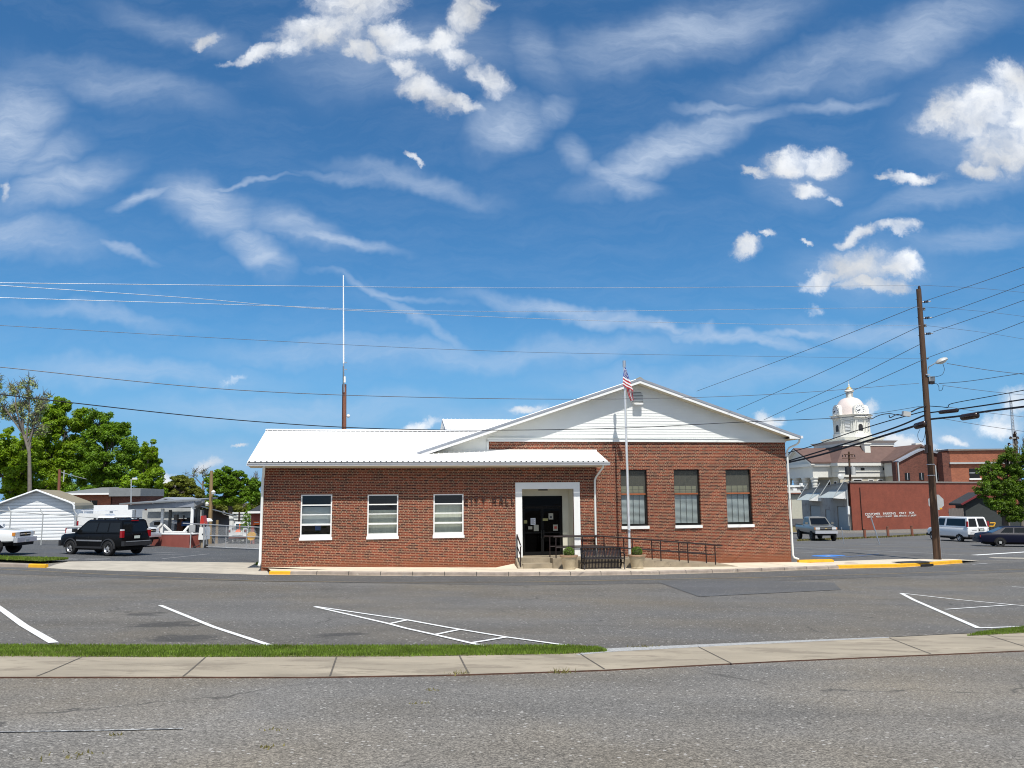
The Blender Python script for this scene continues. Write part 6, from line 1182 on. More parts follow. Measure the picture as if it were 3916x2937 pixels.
# white store front with lettering, bush, red brick shop
t=thing('white_store','white stuccoed shop front with stepped parapet and dark lettering','building'); Yw=82
x0,x1,z0,z1=rect(875,1973,902,2062,Yw); MB().box(x0,x1,Yw,Yw+6,-1,z1).build('wall',M['whitewall'],t); MB().box(x0-.1,x1,Yw-.12,Yw-.002,z1-.25,z1+.05).build('cornice',M['whitewall'],t)
x2,x3,z2,z3=rect(899,1960,962,2062,Yw); MB().box(x1+.003,x3,Yw-.1,Yw+6,-1,z3).build('wall',M['whitewall'],t)
for k_,(dz_,pr) in enumerate(((.0,.2),(-.28,.12),(-.62,.08))): MB().box(x1-.05-pr,x3+.02,Yw-.1-pr,Yw-.103,z3+dz_-.1,z3+dz_+.04).build('cornice',M['whitewall'],t)
l0,l1,lz0,lz1=rect(923.5,1974.5,953,1981.5,Yw-.2); fit_text('KENN',l0,l1,lz0,lz1,Yw-.13,'ink',t,'lettering',.02)
p=at(914,2012,Yw-.3); MB().box(p.x-.07,p.x+.07,Yw-.4,Yw-.25,-1,at(913,1958,Yw).z).build('downpipe',M['insul'],t)
t=thing('brick_shop','small red brick shop with orange shutter, beside the town hall corner','building'); Yk=72
x0,x1,z0,z1=rect(957,1963,1035,2075,Yk); op=rect(970,2007,994,2062,Yk); MB().wall(x0,x1,-1,z1,[(op[0],op[1],-.9,op[3])],Yk,.3).build('wall',M['redwall'],t); MB().box(x0,x1,Yk+.31,Yk+5,-1,z1-.1).build('wall',M['darkhouse'],t); MB().hexa([(x0-.1,Yk-.6,z1+.0),(x1,Yk-.6,z1+.0),(x1,Yk+5,z1+.9),(x0-.1,Yk+5,z1+.9)],[(x0-.1,Yk-.6,z1+.18),(x1,Yk-.6,z1+.18),(x1,Yk+5,z1+1.1),(x0-.1,Yk+5,z1+1.1)]).build('roof',M['darkshed'],t); MB().box(x0-.12,x1,Yk-.64,Yk-.602,z1+.02,z1+.2).build('fascia',M['white'],t)
sg=rect(969,1993,994,2006,Yk-.1); MB().box(sg[0],sg[1],Yk-.12,Yk-.01,sg[2],sg[3]).build('shop_sign',M['orange'],t); MB().box(sg[0]+.08,sg[1]-.1,Yk-.13,Yk-.121,(sg[2]+sg[3])/2-.0,(sg[2]+sg[3])/2+.06).build('sign_text',M['paper'],t)
o=tag(bpy.data.objects.new('evergreen_bush',None),'rounded cone shaped bush in front of the white shop lettering','bush'); COL.objects.link(o); p=at(940,2010,78); o.location=(p.x,78,H(p.x,78)); mb=MB()
for i in range(14):
    f_=i/13; rr=.75*(1-f_*f_)+.12; leafblob(mb,(.25*f_,0,.3+f_*3.1),rr,rr,.45,90,.1,.6)
mb.build('foliage',M['leaf2'],o); MB().cyl((0,0,-.3),(0,0,2.4),.1,.05).build('stem',M['bark'],o)
o=tag(bpy.data.objects.new('equipment_wheel',None),'yellow wheel shaped machine part between the two utility trucks','equipment'); COL.objects.link(o); p=at(962,2050,58); MB().lathe([(.12,-.08),(.3,-.1),(.3,.1),(.12,.08)],tuple(p),14,'y').build('rim',M['yellow'],o,40); MB().cyl(p,(p.x,p.y+.1,H(p.x,p.y)),.05).build('stand',M['trim'],o)

# ================================================================== RIGHT SIDE
YS=39.6
o=thing('stop_sign','back of an eight sided stop sign half hidden behind the utility pole','road sign'); c=at(3580,1921,45)
mb=MB(); rr=.45; mb.add([(c.x+rr*math.cos(R(22.5+45*i)),45,c.z+rr*math.sin(R(22.5+45*i))) for i in range(8)]+[(c.x+rr*math.cos(R(22.5+45*i)),45.02,c.z+rr*math.sin(R(22.5+45*i))) for i in range(8)],[tuple(range(8)),tuple(range(8,16))[::-1]]+[(i,8+i,8+(i+1)%8,(i+1)%8) for i in range(8)]); mb.build('sign_plate',M['signback'],o)
MB().box(c.x-.03,c.x+.03,44.93,44.99,H(c.x,45)-.1,c.z+.3).build('post',M['steel'],o); MB().box(c.x+.17,c.x+.3,44.985,44.998,c.z-.38,c.z-.3).build('sticker',M['yellow'],o)
for (a,b,rr,lab) in (((3218,2016),(3228,2081),.03,'thin bare sign post leaning slightly, right of the pewter pickup'),((3331,1980),(3366,2083),.045,'thicker bare post leaning strongly before the red wall lettering')):
    g=gp(*b); p=at(a[0],a[1],g.y); o=MB().tube([g-Vector((0,0,.2)),p],rr,6).build('leaning_post',M['steel']); tag(o,lab,'post','bare leaning posts at the street side')
bl=[(3308,2024,2059),(3397,2015,2055),(3489,2012,2050)]; labs=['left','middle','right']
for (px,p0,p1),lb in zip(bl,labs):
    g=gp(px,p1); p=at(px,p0,g.y); o=thing('bollard',f'{lb} of three short dark wooden posts before the red wall','bollard',g,0,'short wooden posts before the red wall'); MB().cyl((0,0,-.2),(0,0,p.z-g.z),.13,.12,10).build('post',M['polered'],o,40); MB().cyl((0,0,p.z-g.z),(0,0,p.z-g.z+.04),.135,.1,10).build('cap',M['pole'],o,40)
gA,gB=gp(3050,2070),gp(3560,2046); grass('grass',[gA,gB],[gA+Vector((.2,.7,0)),gB+Vector((.2,.7,0))],5000,.16,M['dry_grass'],.06,.0)
wa,wb=gp(3110,2024),gp(3640,2008)
# long red wall building with lettering
PR0=at(3262,2026,101); PRT=at(3262,1845,101); PR1=at(3800,1832,122)
dv=Vector((PR1.x-PR0.x,PR1.y-PR0.y,0)); LW=dv.length; ang=math.atan2(dv.y,dv.x); hh=PRT.z-(-1.6)
rb=thing('brick_warehouse','long red painted brick building with white CUSTOMER PARKING lettering','building',(PR0.x,PR0.y,-1.6),ang)
BV=Matrix.Rotation(-ang,3,'Z')@Vector((5.0,24,0)); MB().hexa([(0,0,-.5),(LW,0,-.5),(LW+BV.x,BV.y,-.5),(BV.x,BV.y,-.5)],[(0,0,hh),(LW,0,hh),(LW+BV.x,BV.y,hh-.75),(BV.x,BV.y,hh-.75)]).build('wall',M['oldbrick'],rb)
MB().hexa([(-.05,-.12,hh+.003),(LW+.1,-.12,hh+.003),(LW+BV.x,BV.y,hh-.747),(BV.x,BV.y,hh-.747)],[(-.05,-.12,hh+.2),(LW+.1,-.12,hh+.2),(LW+BV.x,BV.y,hh-.6),(BV.x,BV.y,hh-.6)]).build('parapet_cap',M['parapet'],rb)
MB().cyl((1.9,-.1,0),(1.9,-.1,hh-.6),.045).build('downpipe',M['insul'],rb)
def onwall(px,py):
    r=ray(px,py); nx,ny=-dv.y,dv.x; t=((PR0.x)*nx+(PR0.y)*ny)/(r.x*nx+r.y*ny); p=Vector((r.x*t,r.y*t,E+r.z*t)); return (p-Vector((PR0.x,PR0.y,0))).dot(dv.normalized()),p.z+1.6
zz=lambda x,y:(3290+x*.1085,1940+y*.1085)
for wd,(x0,y0),(x1,y1) in (('CUSTOMER',(165,298),(690,190)),('PARKING',(800,268),(1235,172)),('ONLY',(1372,250),(1605,165)),('FOR',(1715,238),(1890,155)),('WATTS',(232,378),(440,310)),('AUTO',(543,362),(735,300)),(':',(762,345),(780,305)),('COLBERT',(815,350),(1110,288)),('REAL',(1180,345),(1335,282)),('ESTATE',(1372,335),(1590,272)),(':',(1620,328),(1640,285)),(':',(1680,325),(1695,283)),('T. SHOPPY',(1725,325),(1965,258))):
    (a,z0),(b,z1)=onwall(*zz(x0,y0)),onwall(*zz(x1,y1)); fit_text(wd,a,b,z0,z1,-.03,'white',rb,'lettering',.02)
# peeling shop front on the left end of the warehouse
PS0=Vector((PR0.x-.35,PR0.y-.1,0)); PS1=at(3070,1990,127); dv2=Vector((PS0.x-PS1.x,PS0.y-PS1.y,0)); L2=dv2.length; an2=math.atan2(dv2.y,dv2.x)
ss=thing('garage_shop','peeling grey shop front with two awnings and roll up doors','building',(PS1.x,PS1.y,-1.6),an2)
def onshop(px,py):
    r=ray(px,py); nx,ny=-dv2.y,dv2.x; t=(PS1.x*nx+PS1.y*ny)/(r.x*nx+r.y*ny); p=Vector((r.x*t,r.y*t,E+r.z*t)); return (p-Vector((PS1.x,PS1.y,0))).dot(dv2.normalized()),p.z+1.6
hs=hh-.1
d1,d2,d3=[(onshop(a,y)[0],onshop(b,y)[0],-.2,onshop(b,t)[1]) for a,b,y,t in ((3100,3139,1990,1935),(3204,3246,2000,1938),(3158,3176,2000,1950))]
mb=MB().wall(0,L2,-.5,hs,[d1,d2,d3],0,.4); mb.v=[(x,y,z-.75*(1-x/L2) if z>hs-.01 else z) for x,y,z in mb.v]; mb.build('wall',M['shopwall'],ss); MB().box(-.02,L2-3,.41,.5,-.4,hs-1.0).build('wall',M['parapet'],ss); MB().hexa([(-.1,-.1,hs-.747),(L2,-.1,hs+.003),(L2,.2,hs+.003),(-.1,.2,hs-.747)],[(-.1,-.1,hs-.6),(L2,-.1,hs+.2),(L2,.2,hs+.2),(-.1,.2,hs-.6)]).build('parapet_cap',M['parapet'],ss)
for d in (d1,d2): MB().box(d[0]+.02,d[1]-.02,.12,.18,-.2,d[3]-.05).build('roll_door',M['door_grey'],ss)
MB().box(d3[0]+.02,d3[1]-.02,.12,.18,-.2,d3[3]-.05).build('door',M['door_grey'],ss)
for (a,b,yt,yb) in ((3072,3140,1885,1912),(3158,3238,1874,1903)):
    s0,zt=onshop(a+18,yt); s1,_=onshop(b,yt); zb=onshop(b,yb)[1]; zt=onshop(b,yt)[1]
    mb=MB().hexa([(s0,-1.7,zb-.05),(s1,-1.7,zb-.05),(s1,-.01,zt-.05),(s0,-.01,zt-.05)],[(s0,-1.7,zb),(s1,-1.7,zb),(s1,-.01,zt),(s0,-.01,zt)]); aw=mb.build('awning',M['awning'],ss); MB().poly([(s1+.003,-1.7,zb-.05),(s1+.003,-.02,zt-.05),(s1+.003,-.02,zb-.2)]).build('awning_end',M['whiteaw'],aw)
    for s in (s0+.2,s1-.2): MB().tube([(s,-1.6,zb+.05),(s,-.02,zt+1.4)],.05,5).build('stay_rod',M['lampgrey'],aw)
sw=onshop(3246,2000)[0]
MB().tube([(sw+.6,-.15,.8),(sw+.6,-.15,hs-.8)],.06,6).build('conduit',M['lampgrey'],ss); MB().box(sw+.3,sw+.8,-.2,-.01,2.2,3.2).build('meter_box',M['white'],ss)
# white building further left, dumpster, debris
t=thing('white_warehouse','pale warehouse with tall cream door behind the tan bin','building'); Yh=132; x0,x1,z0,z1=rect(2990,1885,3082,2030,Yh)
MB().box(x0,x1,Yh,Yh+8,-2,z1).build('wall',M['lightwall'],t); MB().box(x0,x1+.2,Yh-.5,Yh+8,z1+.003,z1+.4).build('roof',M['whitewall'],t); q=rect(3032,1893,3078,2030,Yh); MB().box(q[0],q[1],Yh-.06,Yh-.005,-1.9,q[3]).build('roll_door',M['creamdoor'],t); MB().box(q[0]-.3,q[0]-.003,Yh-.1,Yh-.002,-1.9,q[3]+.2).build('door_jamb',M['rusty'],t)
MB().box(x0,x1+.2,Yh-.55,Yh-.503,z1-.15,z1+.05).build('fascia',M['rusty'],t)
t=thing('upper_store','low flat roofed block with white parapet below the courthouse columns','building'); Yh=140; x0,x1,z0,z1=rect(2985,1862,3070,2000,Yh); MB().box(x0,x1,Yh,Yh+6,-2,z1).build('wall',M['shopwall'],t); MB().box(x0-.1,x1+.2,Yh-.2,Yh+6,z1+.003,z1+.3).build('parapet_cap',M['whitewall'],t); q=rect(3030,1868,3043,1882,Yh); MB().box(q[0],q[1],Yh-.6,Yh-.01,q[2],q[3]).build('air_unit',M['white'],t); q=rect(3060,1854,3068,1866,Yh); MB().box(q[0],q[1],Yh-.3,Yh+.3,q[2]+.3,q[3]+.3).build('roof_unit',M['white'],t)
g=gp(3060,2034); Yd=88; x0,x1,z0,z1=rect(3022,1988,3085,2034,Yd); t=thing('dumpster','tan rubbish bin with sloping lid behind the pewter pickup','dumpster',(x0,Yd,H(x0,Yd))); W_=x1-x0; hz_=z1-H(x0,Yd)
MB().prismx([(0,.2),(1.6,.2),(1.7,hz_),(.6,hz_),(-.1,hz_*.55)],0,W_).build('bin',M['dumpster'],t); MB().prismx([(-.15,hz_*.57),(.6,hz_+.02),(1.75,hz_+.03),(1.75,hz_+.09),(.6,hz_+.08),(-.15,hz_*.6)],-.05,W_+.05).build('lid',M['trim'],t); MB().box(.1,.3,-.05,1.5,0,.199).build('skid',M['trim'],t); MB().box(W_-.3,W_-.1,-.05,1.5,0,.199).build('skid',M['trim'],t)
g=gp(3250,2024); o=thing('rubble_bag','small pale bag lying at the foot of the grey shop corner','bag',g); mb=MB(); mb.ball((0,0,.5),.6,7,.9); mb.ball((-.7,-.1,.2),.3,6,.8); mb.build('bag',M['paper2'],o,50)
# satellite dish
q=at(3216,1822,112); b=at(3214,1848,112); o=thing('satellite_dish','round pale satellite dish on a bent stand above the shop roof','satellite dish'); mb=MB().lathe([(.02,.18),(.6,.12),(1.1,-.1),(1.13,-.12),(.6,.06),(.02,.1)],n=18); mb.xf(Matrix.Translation(q)@Matrix.Rotation(R(70),4,'X')@Matrix.Scale(.38,4)); mb.build('dish',M['lampgrey'],o,40); MB().tube([q+Vector((0,.1,-.1)),b+Vector((-.2,0,0)),b+Vector((0,0,-.6))],.05,6).build('stand',M['trim'],o)
# distant utility pole with transformers
Yu=122; a,b=at(3246,1727,Yu),at(3251,1860,Yu); t=thing('utility_pole','distant dark pole with two transformer cans before the courthouse','utility pole'); MB().cyl(b-Vector((0,0,5)),a,.2,.15,8).build('pole',M['pole'],t,40)
for px,mt in ((3241,'trim'),(3262,'lampgrey')): p=at(px,1800,Yu-.4); mb=MB().cyl(p-Vector((0,0,.6)),p+Vector((0,0,.55)),.35,n=12); mb.cyl(p+Vector((0,0,.55)),p+Vector((0,0,.75)),.1,.05,6); mb.build('transformer',M[mt],t,40)
for py,w_ in ((1738,.7),(1752,1.0)): p=at(3246,py,Yu-.2); MB().box(p.x-w_,p.x+w_,p.y-.06,p.y+.06,p.z-.06,p.z+.06).build('crossarm',M['pole'],t)
for dx_ in (-.9,-.5,.5,.9): p=at(3246,1749,Yu-.2); MB().cyl(p+Vector((dx_,0,.05)),p+Vector((dx_,0,.4)),.07,n=6).build('insulator',M['insul'],t)
# dark gabled brick hall and brick block behind
Yg=131
def Z(py,Y=Yg,px=3535): return at(px,py,Y).z
def X(px,Y=Yg): return at(px,1800,Y).x
t=thing('brick_hall','dark brick gabled hall standing behind the red warehouse','building'); e0,e1,ap=Z(1768),Z(1757),Z(1721)
pts=[(X(3427),-2),(X(3640),-2),(X(3632),e1),(X(3585),Z(1735)),(X(3535),ap),(X(3505),Z(1733)),(X(3440),e0),(X(3427),e0+.1)]
MB().prism(pts,Yg,Yg+1.4).build('wall',M['darkbrick'],t)
rf=[(X(3632),e1),(X(3585),Z(1735)),(X(3535),ap),(X(3505),Z(1733)),(X(3436),e0)]; mb=MB()
for (xa,za),(xb,zb) in zip(rf,rf[1:]): mb.hexa([(xa,Yg-.3,za+.003),(xb,Yg-.3,zb+.003),(xb,Yg+1.5,zb+.003),(xa,Yg+1.5,za+.003)],[(xa,Yg-.3,za+.25),(xb,Yg-.3,zb+.25),(xb,Yg+1.5,zb+.25),(xa,Yg+1.5,za+.25)])
mb.build('roof',M['bluegrey'],t); MB().tube([(X(3434),Yg-.2,e0),(X(3432),Yg-.2,-1)],.12,6).build('downpipe',M['lampgrey'],t); MB().tube([(X(3624),Yg-.2,e1),(X(3627),Yg-.2,-1)],.15,6).build('downpipe',M['lampgrey'],t)
for px in (3468,3522,3585): wo_=MB().box(X(px-9),X(px+9),Yg-.08,Yg-.01,Z(1835),Z(1808)).build('window',M['carglass'],t); MB().box(X(px-1),X(px+1),Yg-.12,Yg-.081,Z(1835),Z(1808)).build('glazing_bar',M['greypost'],wo_)
t=thing('brick_block','orange brick block with grey band and one window, right of the dark hall','building'); Yq=128; xa,xb=at(3636,1800,Yq).x,at(3890,1800,Yq).x; zt=at(3700,1723,Yq).z
MB().box(xa,xb,Yq,Yq+14,-2,zt).build('wall',M['orangebrick'],t); MB().box(xa-.3,xb,Yq-.3,Yq+14,zt+.003,zt+.25).build('parapet_cap',M['parapet'],t); q=rect(3634,1766,3890,1775,Yq); MB().box(xa-.2,xb,Yq-.35,Yq-.005,q[2],q[3]).build('band',M['lampgrey'],t)
MB().box(xa-1.2,xa-.003,Yq-.05,Yq+1.5,-2,zt-.3).build('buttress',M['darkbrick'],t)
q=rect(3708,1791,3744,1829,Yq); wo_=MB().box(q[0],q[1],Yq-.04,Yq-.004,q[2],q[3]).build('window',M['carglass'],t); MB().box(q[0]-.1,q[1]+.15,Yq-.15,Yq-.041,q[2]-.25,q[2]).build('sill',M['white'],wo_); MB().box(q[0],q[1],Yq-.08,Yq-.041,(q[2]+q[3])/2,(q[2]+q[3])/2+.12).build('glazing_bar',M['greypost'],wo_)
t=thing('metal_roof','pale striped metal roof between the dark hall and the brick block','roof'); q=[at(3578,1718,136),at(3632,1722,136),at(3632,1750,130.5),at(3590,1738,130.5)]; MB().hexa([v-Vector((0,0,.15)) for v in q],q).build('sheet',M['stripe_roof'],t)
mb=MB()
for i in range(8):
    f_=i/7; a=q[0].lerp(q[1],f_); b=q[3].lerp(q[2],f_); mb.tube([a+Vector((0,0,.05)),b+Vector((0,0,.05))],.1,4)
mb.build('seams',M['lampgrey'],t)
# small dark house, board fence, yellow rack
t=thing('dark_house','small dark grey house with red roof edge under the tree','building'); Yk=92; pts=[at(3668,1933,Yk),at(3745,1890,Yk),at(3822,1930,Yk)]
MB().prism([(at(3690,1930,Yk).x,-2),(at(3815,1930,Yk).x,-2),(pts[2].x-.4,pts[2].z-.1),(pts[1].x,pts[1].z-.15),(at(3690,1930,Yk).x,at(3690,1922,Yk).z)],Yk,Yk+2).build('wall',M['darkhouse'],t)
mb=MB()
for a,b in ((pts[0],pts[1]),(pts[1],pts[2])): mb.hexa([a+Vector((0,-.4,0)),b+Vector((0,-.4,0)),b+Vector((0,2.2,0)),a+Vector((0,2.2,0))],[a+Vector((0,-.4,.22)),b+Vector((0,-.4,.22)),b+Vector((0,2.2,.22)),a+Vector((0,2.2,.22))])
mb.build('roof',M['darkshed'],t); MB().tube([p_+Vector((0,-.45,.1)) for p_ in pts],.13,4).build('roof_edge',M['redtrim'],t)
x0,x1,z0,z1=rect(3631,1943,3686,1990,88); o=thing('board_fence','weathered grey board fence between the red wall and the dark house','fence'); mb=MB(); k=int((x1-x0)/.16)
for i in range(k): mb.box(x0+i*.16,x0+i*.16+.15,88,88.03,H(x0,88)-.1,z1-random.random()*.05)
mb.build('boards',M['greyboard'],o); MB().box(x0,x1,88.031,88.1,z1-.5,z1-.4).build('rail',M['greyboard'],o)
o=thing('yellow_rack','yellow metal frame beside the white van','rack'); mb=MB(); Y_=80
for a,b in (((3785,2000),(3806,2000)),((3806,2000),(3800,2013)),((3800,2013),(3783,2013))): mb.tube([at(*a,Y_),at(*b,Y_)],.06,5)
mb.build('frame',M['yellow'],o)
for px in (3786,3798): p=at(px,2013,Y_); MB().cyl(p,(p.x,p.y,H(p.x,p.y)),.05).build('leg',M['trim'],o)
x0,x1,z0,z1=rect(3700,1965,3960,2010,96); o=thing('garden_fence','dark grey fence at the back of the right hand yard','fence'); MB().box(x0,x1,96,96.1,-2,z1).build('boards',M['darkhouse'],o); 
for i in range(6): MB().box(x0+i*(x1-x0)/5-.08,x0+i*(x1-x0)/5+.08,95.9,95.999,-2,z1+.1).build('post',M['greyboard'],o)
# far right pole and lattice tower
Yp=108; a,b=at(3880,1660,Yp),at(3886,1760,Yp); t=thing('utility_pole','pole with pale cap and short crossarm above the tree, far right','utility pole'); MB().cyl(Vector((b.x,Yp,-2)),a,.26,.22,8).build('pole',M['pole'],t,40); p=at(3880,1675,Yp-.3); MB().box(p.x-.6,p.x+.6,p.y-.06,p.y+.06,p.z-.07,p.z+.07).build('crossarm',M['lampgrey'],t)
for px,py in ((3865,1675),(3891,1675),(3859,1699),(3888,1690),(3882,1655)): p=at(px,py,Yp-.35); MB().lathe([(.03,-.2),(.22,-.1),(.12,.05),(.2,.12),(.03,.22)],tuple(p),10).build('insulator',M['insul'],t,40)
MB().tube([at(3880,1699,Yp-.3),at(3860,1699,Yp-.3)],.05,5).build('bracket',M['lampgrey'],t)
Yt=190; t=thing('lattice_tower','slim lattice radio mast in the haze above the right hand tree','radio mast'); mb=MB(); T0=[at(px,py,Yt) for px,py in ((3862,1530),(3869,1530),(3866,1530))]; T1=[at(px,py,Yt) for px,py in ((3872,1662),(3881,1662),(3876,1662))]; T0[2].y+=.5; T1[2].y+=.5
for a,b in zip(T0,T1): mb.tube([a,b+(b-a)*1.2],.08,4)
for i in range(24):
    f_=i/24; g_=(i+1)/24
    for j in range(3): mb.tube([T0[j].lerp(T1[j],f_),T0[(j+1)%3].lerp(T1[(j+1)%3],g_)],.045,3)
mb.build('lattice',M['steel'],t); MB().tube([at(3861,1505,Yt),at(3865,1532,Yt)],.08,4).build('antenna',M['steel'],t)
# ================================================================== COURTHOUSE
YC=150; CC=at(3268,1800,YC); ca=R(9)
ch=thing('courthouse','cream domed courthouse with clock faces and columned portico on the hill','building',(CC.x,YC,0),ca)
# local frame: -y is the sunlit front (towards camera right), -x is the shaded side with the portico
def cz(py): return at(3268,py,YC-6).z
def cb(mb,name,mt,par=None,smooth=None): return mb.build(name,M[mt],par or ch,smooth)
s=7.4; zc=cz(1768)
cb(MB().box(-s,s,-s,s,-2,zc-2.6),'wall','creamwall'); cb(MB().box(-s-.25,s+.25,-s-.25,s+.25,zc-2.6+.003,zc-.7),'entablature','crtrim'); cb(MB().box(-s-.75,s+.75,-s-.75,s+.75,zc-.7+.003,zc-.15),'cornice','crtrim'); cb(MB().box(-s-.4,s+.4,-s-.4,s+.4,zc-1.75,zc-1.6),'moulding','crtrim')
zt=cz(1709); k=5.0
cb(MB().hexa([(-s-.8,-s-.8,zc-.147),(s+.8,-s-.8,zc-.147),(s+.8,s+.8,zc-.147),(-s-.8,s+.8,zc-.147)],[(-k+.3,-k+.3,zt+.3),(k-.3,-k+.3,zt+.3),(k-.3,k-.3,zt+.3),(-k+.3,k-.3,zt+.3)]),'roof','crroof')
# long hip wing to the right/back
cb(MB().box(s,s+14,-s+2,s,-2,zc-2.6),'wall','creamwall'); cb(MB().box(s+.2,s+14.5,-s+1.4,s+.5,zc-2.6+.003,zc-.15),'cornice','crtrim'); cb(MB().hexa([(2,-s+1.2,zc-.146),(s+14.8,-s+1.2,zc-.146),(s+14.8,s+.8,zc-.146),(2,s+.8,zc-.146)],[(2,-1,zt+.1),(s+11,-1,zt-.6),(s+11,1,zt-.6),(2,1,zt+.1)]),'roof','crroof')
# side portico (towards -x)
px_=-11.0; hw=5.0
cb(MB().box(px_-.2,-s-.26,-hw-.2,hw+.2,zc-2.6,zc-.7),'entablature','crtrim'); cb(MB().box(px_-.7,-s-.76,-hw-.7,hw+.7,zc-.697,zc-.2),'cornice','crtrim')
pa=zc+2.3
mb=MB().prismx([(-hw-.5,zc-.197),(hw+.5,zc-.197),(0,pa)],px_-.15,px_+.2); cb(mb,'pediment','crtrim')
mb=MB()
for y0,y1 in ((-hw-.9,0),(0,hw+.9)): z0,z1=(zc-.2,pa+.25) if y1==0 else (pa+.25,zc-.2); mb.hexa([(px_-.8,y0,z0),(px_-.8,y1,z1),(-3,y1,z1),(-3,y0,z0)],[(px_-.8,y0,z0+.3),(px_-.8,y1,z1+.3),(-3,y1,z1+.3),(-3,y0,z0+.3)])
cb(mb,'roof','crroof')
mb=MB()
for y0,y1 in ((-hw-.85,0),(0,hw+.85)): z0,z1=(zc-.45,pa+.05) if y1==0 else (pa+.05,zc-.45); mb.hexa([(px_-.82,y0,z0),(px_-.82,y1,z1),(px_-.1,y1,z1),(px_-.1,y0,z0)],[(px_-.82,y0,z0+.25),(px_-.82,y1,z1+.25),(px_-.1,y1,z1+.25),(px_-.1,y0,z0+.25)])
cb(mb,'raking_cornice','crtrim')
for y in (-4.6,-1.6,1.6,4.6):
    c_=cb(MB().lathe([(.62,-2),(.62,-1.6),(.52,-1.5),(.5,1),(.44,zc-4)],(px_+.35,y,0),16),'column','crtrim',None,40)
    MB().lathe([(.44,zc-4),(.5,zc-3.9),(.48,zc-3.6),(.62,zc-3.3),(.58,zc-3.1),(.75,zc-2.75),(.75,zc-2.603)],(px_+.35,y,0),12).build('capital',M['crtrim'],c_,25)
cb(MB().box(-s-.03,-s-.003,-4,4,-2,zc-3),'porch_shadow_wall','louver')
# front gable (towards -y) mostly hidden by the dark hall
gx0,gx1=1.0,10.5; gm=(gx0+gx1)/2; gpk=zc+2.4
cb(MB().box(gx0,gx1,-s-3,-s-.26,-2,zc-2.6),'porch','creamwall'); cb(MB().box(gx0-.4,gx1+.4,-s-3.4,-s-.76,zc-2.597,zc-.2),'entablature','crtrim'); cb(MB().prism([(gx0-.4,zc-.197),(gx1+.4,zc-.197),(gm,gpk)],-s-3.3,-s-3),'pediment','crtrim')
mb=MB()
for a,b in (((gx0-.9,zc-.3),(gm,gpk+.1)),((gm,gpk+.1),(gx1+.9,zc-.3))): mb.hexa([(a[0],-s-3.9,a[1]),(b[0],-s-3.9,b[1]),(b[0],0,b[1]),(a[0],0,a[1])],[(a[0],-s-3.9,a[1]+.35),(b[0],-s-3.9,b[1]+.35),(b[0],0,b[1]+.35),(a[0],0,a[1]+.35)])
cb(mb,'roof','crroof')
for x in (gx0+.6,):
    c_=cb(MB().lathe([(.55,-2),(.5,1),(.45,zc-4)],(x,-s-3.6,0),14),'column','crtrim',None,40); MB().lathe([(.45,zc-4),(.6,zc-3.4),(.58,zc-3.1),(.75,zc-2.7)],(x,-s-3.6,0),12).build('capital',M['crtrim'],c_,25)
# windows
for (x,w_,z0,z1) in ((-4.2,1.5,zc-4.5,zc-3.1),(-1.7,.8,zc-4.4,zc-3.2),(.1,.8,zc-4.4,zc-3.2)):
    wo_=cb(MB().box(x-w_/2-.15,x+w_/2+.15,-s-.1,-s-.004,z0-.15,z1+.15),'window','white'); MB().box(x-w_/2,x+w_/2,-s-.14,-s-.101,z0,z1).build('pane',M['carglass'],wo_); MB().box(x-w_/2,x+w_/2,-s-.17,-s-.141,(z0+z1)/2-.05,(z0+z1)/2+.05).build('glazing_bar',M['white'],wo_)
for y in (-3.9,-6): wo_=cb(MB().box(-s-.1,-s-.004,y-.45,y+.45,zc-4.7,zc-3.3),'window','white'); MB().box(-s-.14,-s-.101,y-.32,y+.32,zc-4.6,zc-3.4).build('pane',M['carglass'],wo_)
for x in (-3.2,1,4): cb(MB().box(x-.35,x+.35,-s-.3,-s-.252,zc-1.5,zc-1.05),'frieze_window','trim')
# chimneys
cb(MB().box(-1.6,-.5,-s+1.2,-s+2.2,zc-.5,cz(1700)),'chimney','crtrim'); cb(MB().box(-1.75,-.35,-s+1.05,-s+2.35,cz(1700)+.003,cz(1697)+.1),'chimney_cap','crtrim')
p_=at(3506,1712,YC-2); l_=Matrix.Rotation(-ca,4,'Z')@(p_-Vector((CC.x,YC,0))); cb(MB().box(l_.x-.4,l_.x+.4,l_.y-.4,l_.y+.4,zc,cz(1700)),'chimney','crtrim'); cb(MB().box(l_.x-.6,l_.x+.6,l_.y-.6,l_.y+.6,cz(1700)+.003,cz(1697)+.2),'chimney_cap','crtrim')
# stepped tower
def tier(h,z0,z1,o,nm='tower_base'): cb(MB().box(-h,h,-h,h,z0,z1-.45),nm,'crtrim'); cb(MB().hexa([(-h,-h,z1-.447),(h,-h,z1-.447),(h,h,z1-.447),(-h,h,z1-.447)],[(-h-o,-h-o,z1),(h+o,-h-o,z1),(h+o,h+o,z1),(-h-o,h+o,z1)]),'tower_cornice','crtrim')
ct=lambda py:at(3268,py,YC).z
tier(5.0,ct(1712),ct(1692),.45); tier(3.75,ct(1692)+.003,ct(1677),.35)
def octa(r,z0,z1,r1=None,n=8):
    r1=r1 or r; c=math.cos(math.pi/8); mb=MB(); mb.lathe([(r/c,z0),(r1/c,z1)],(0,0,0),8); mb.xf(Matrix.Rotation(math.pi/8,4,'Z')); return mb
RI=2.86; zd0,zd1=ct(1676),ct(1608)
cb(octa(RI+.25,zd0,zd0+.8),'drum_base','crtrim'); cb(octa(RI,zd0+.803,zd1),'drum','crtrim'); cb(octa(RI+.15,zd1+.003,zd1+.5),'drum_frieze','crtrim'); cb(octa(RI+.2,zd1+.503,zd1+.85,RI+.7),'drum_cornice','crtrim')
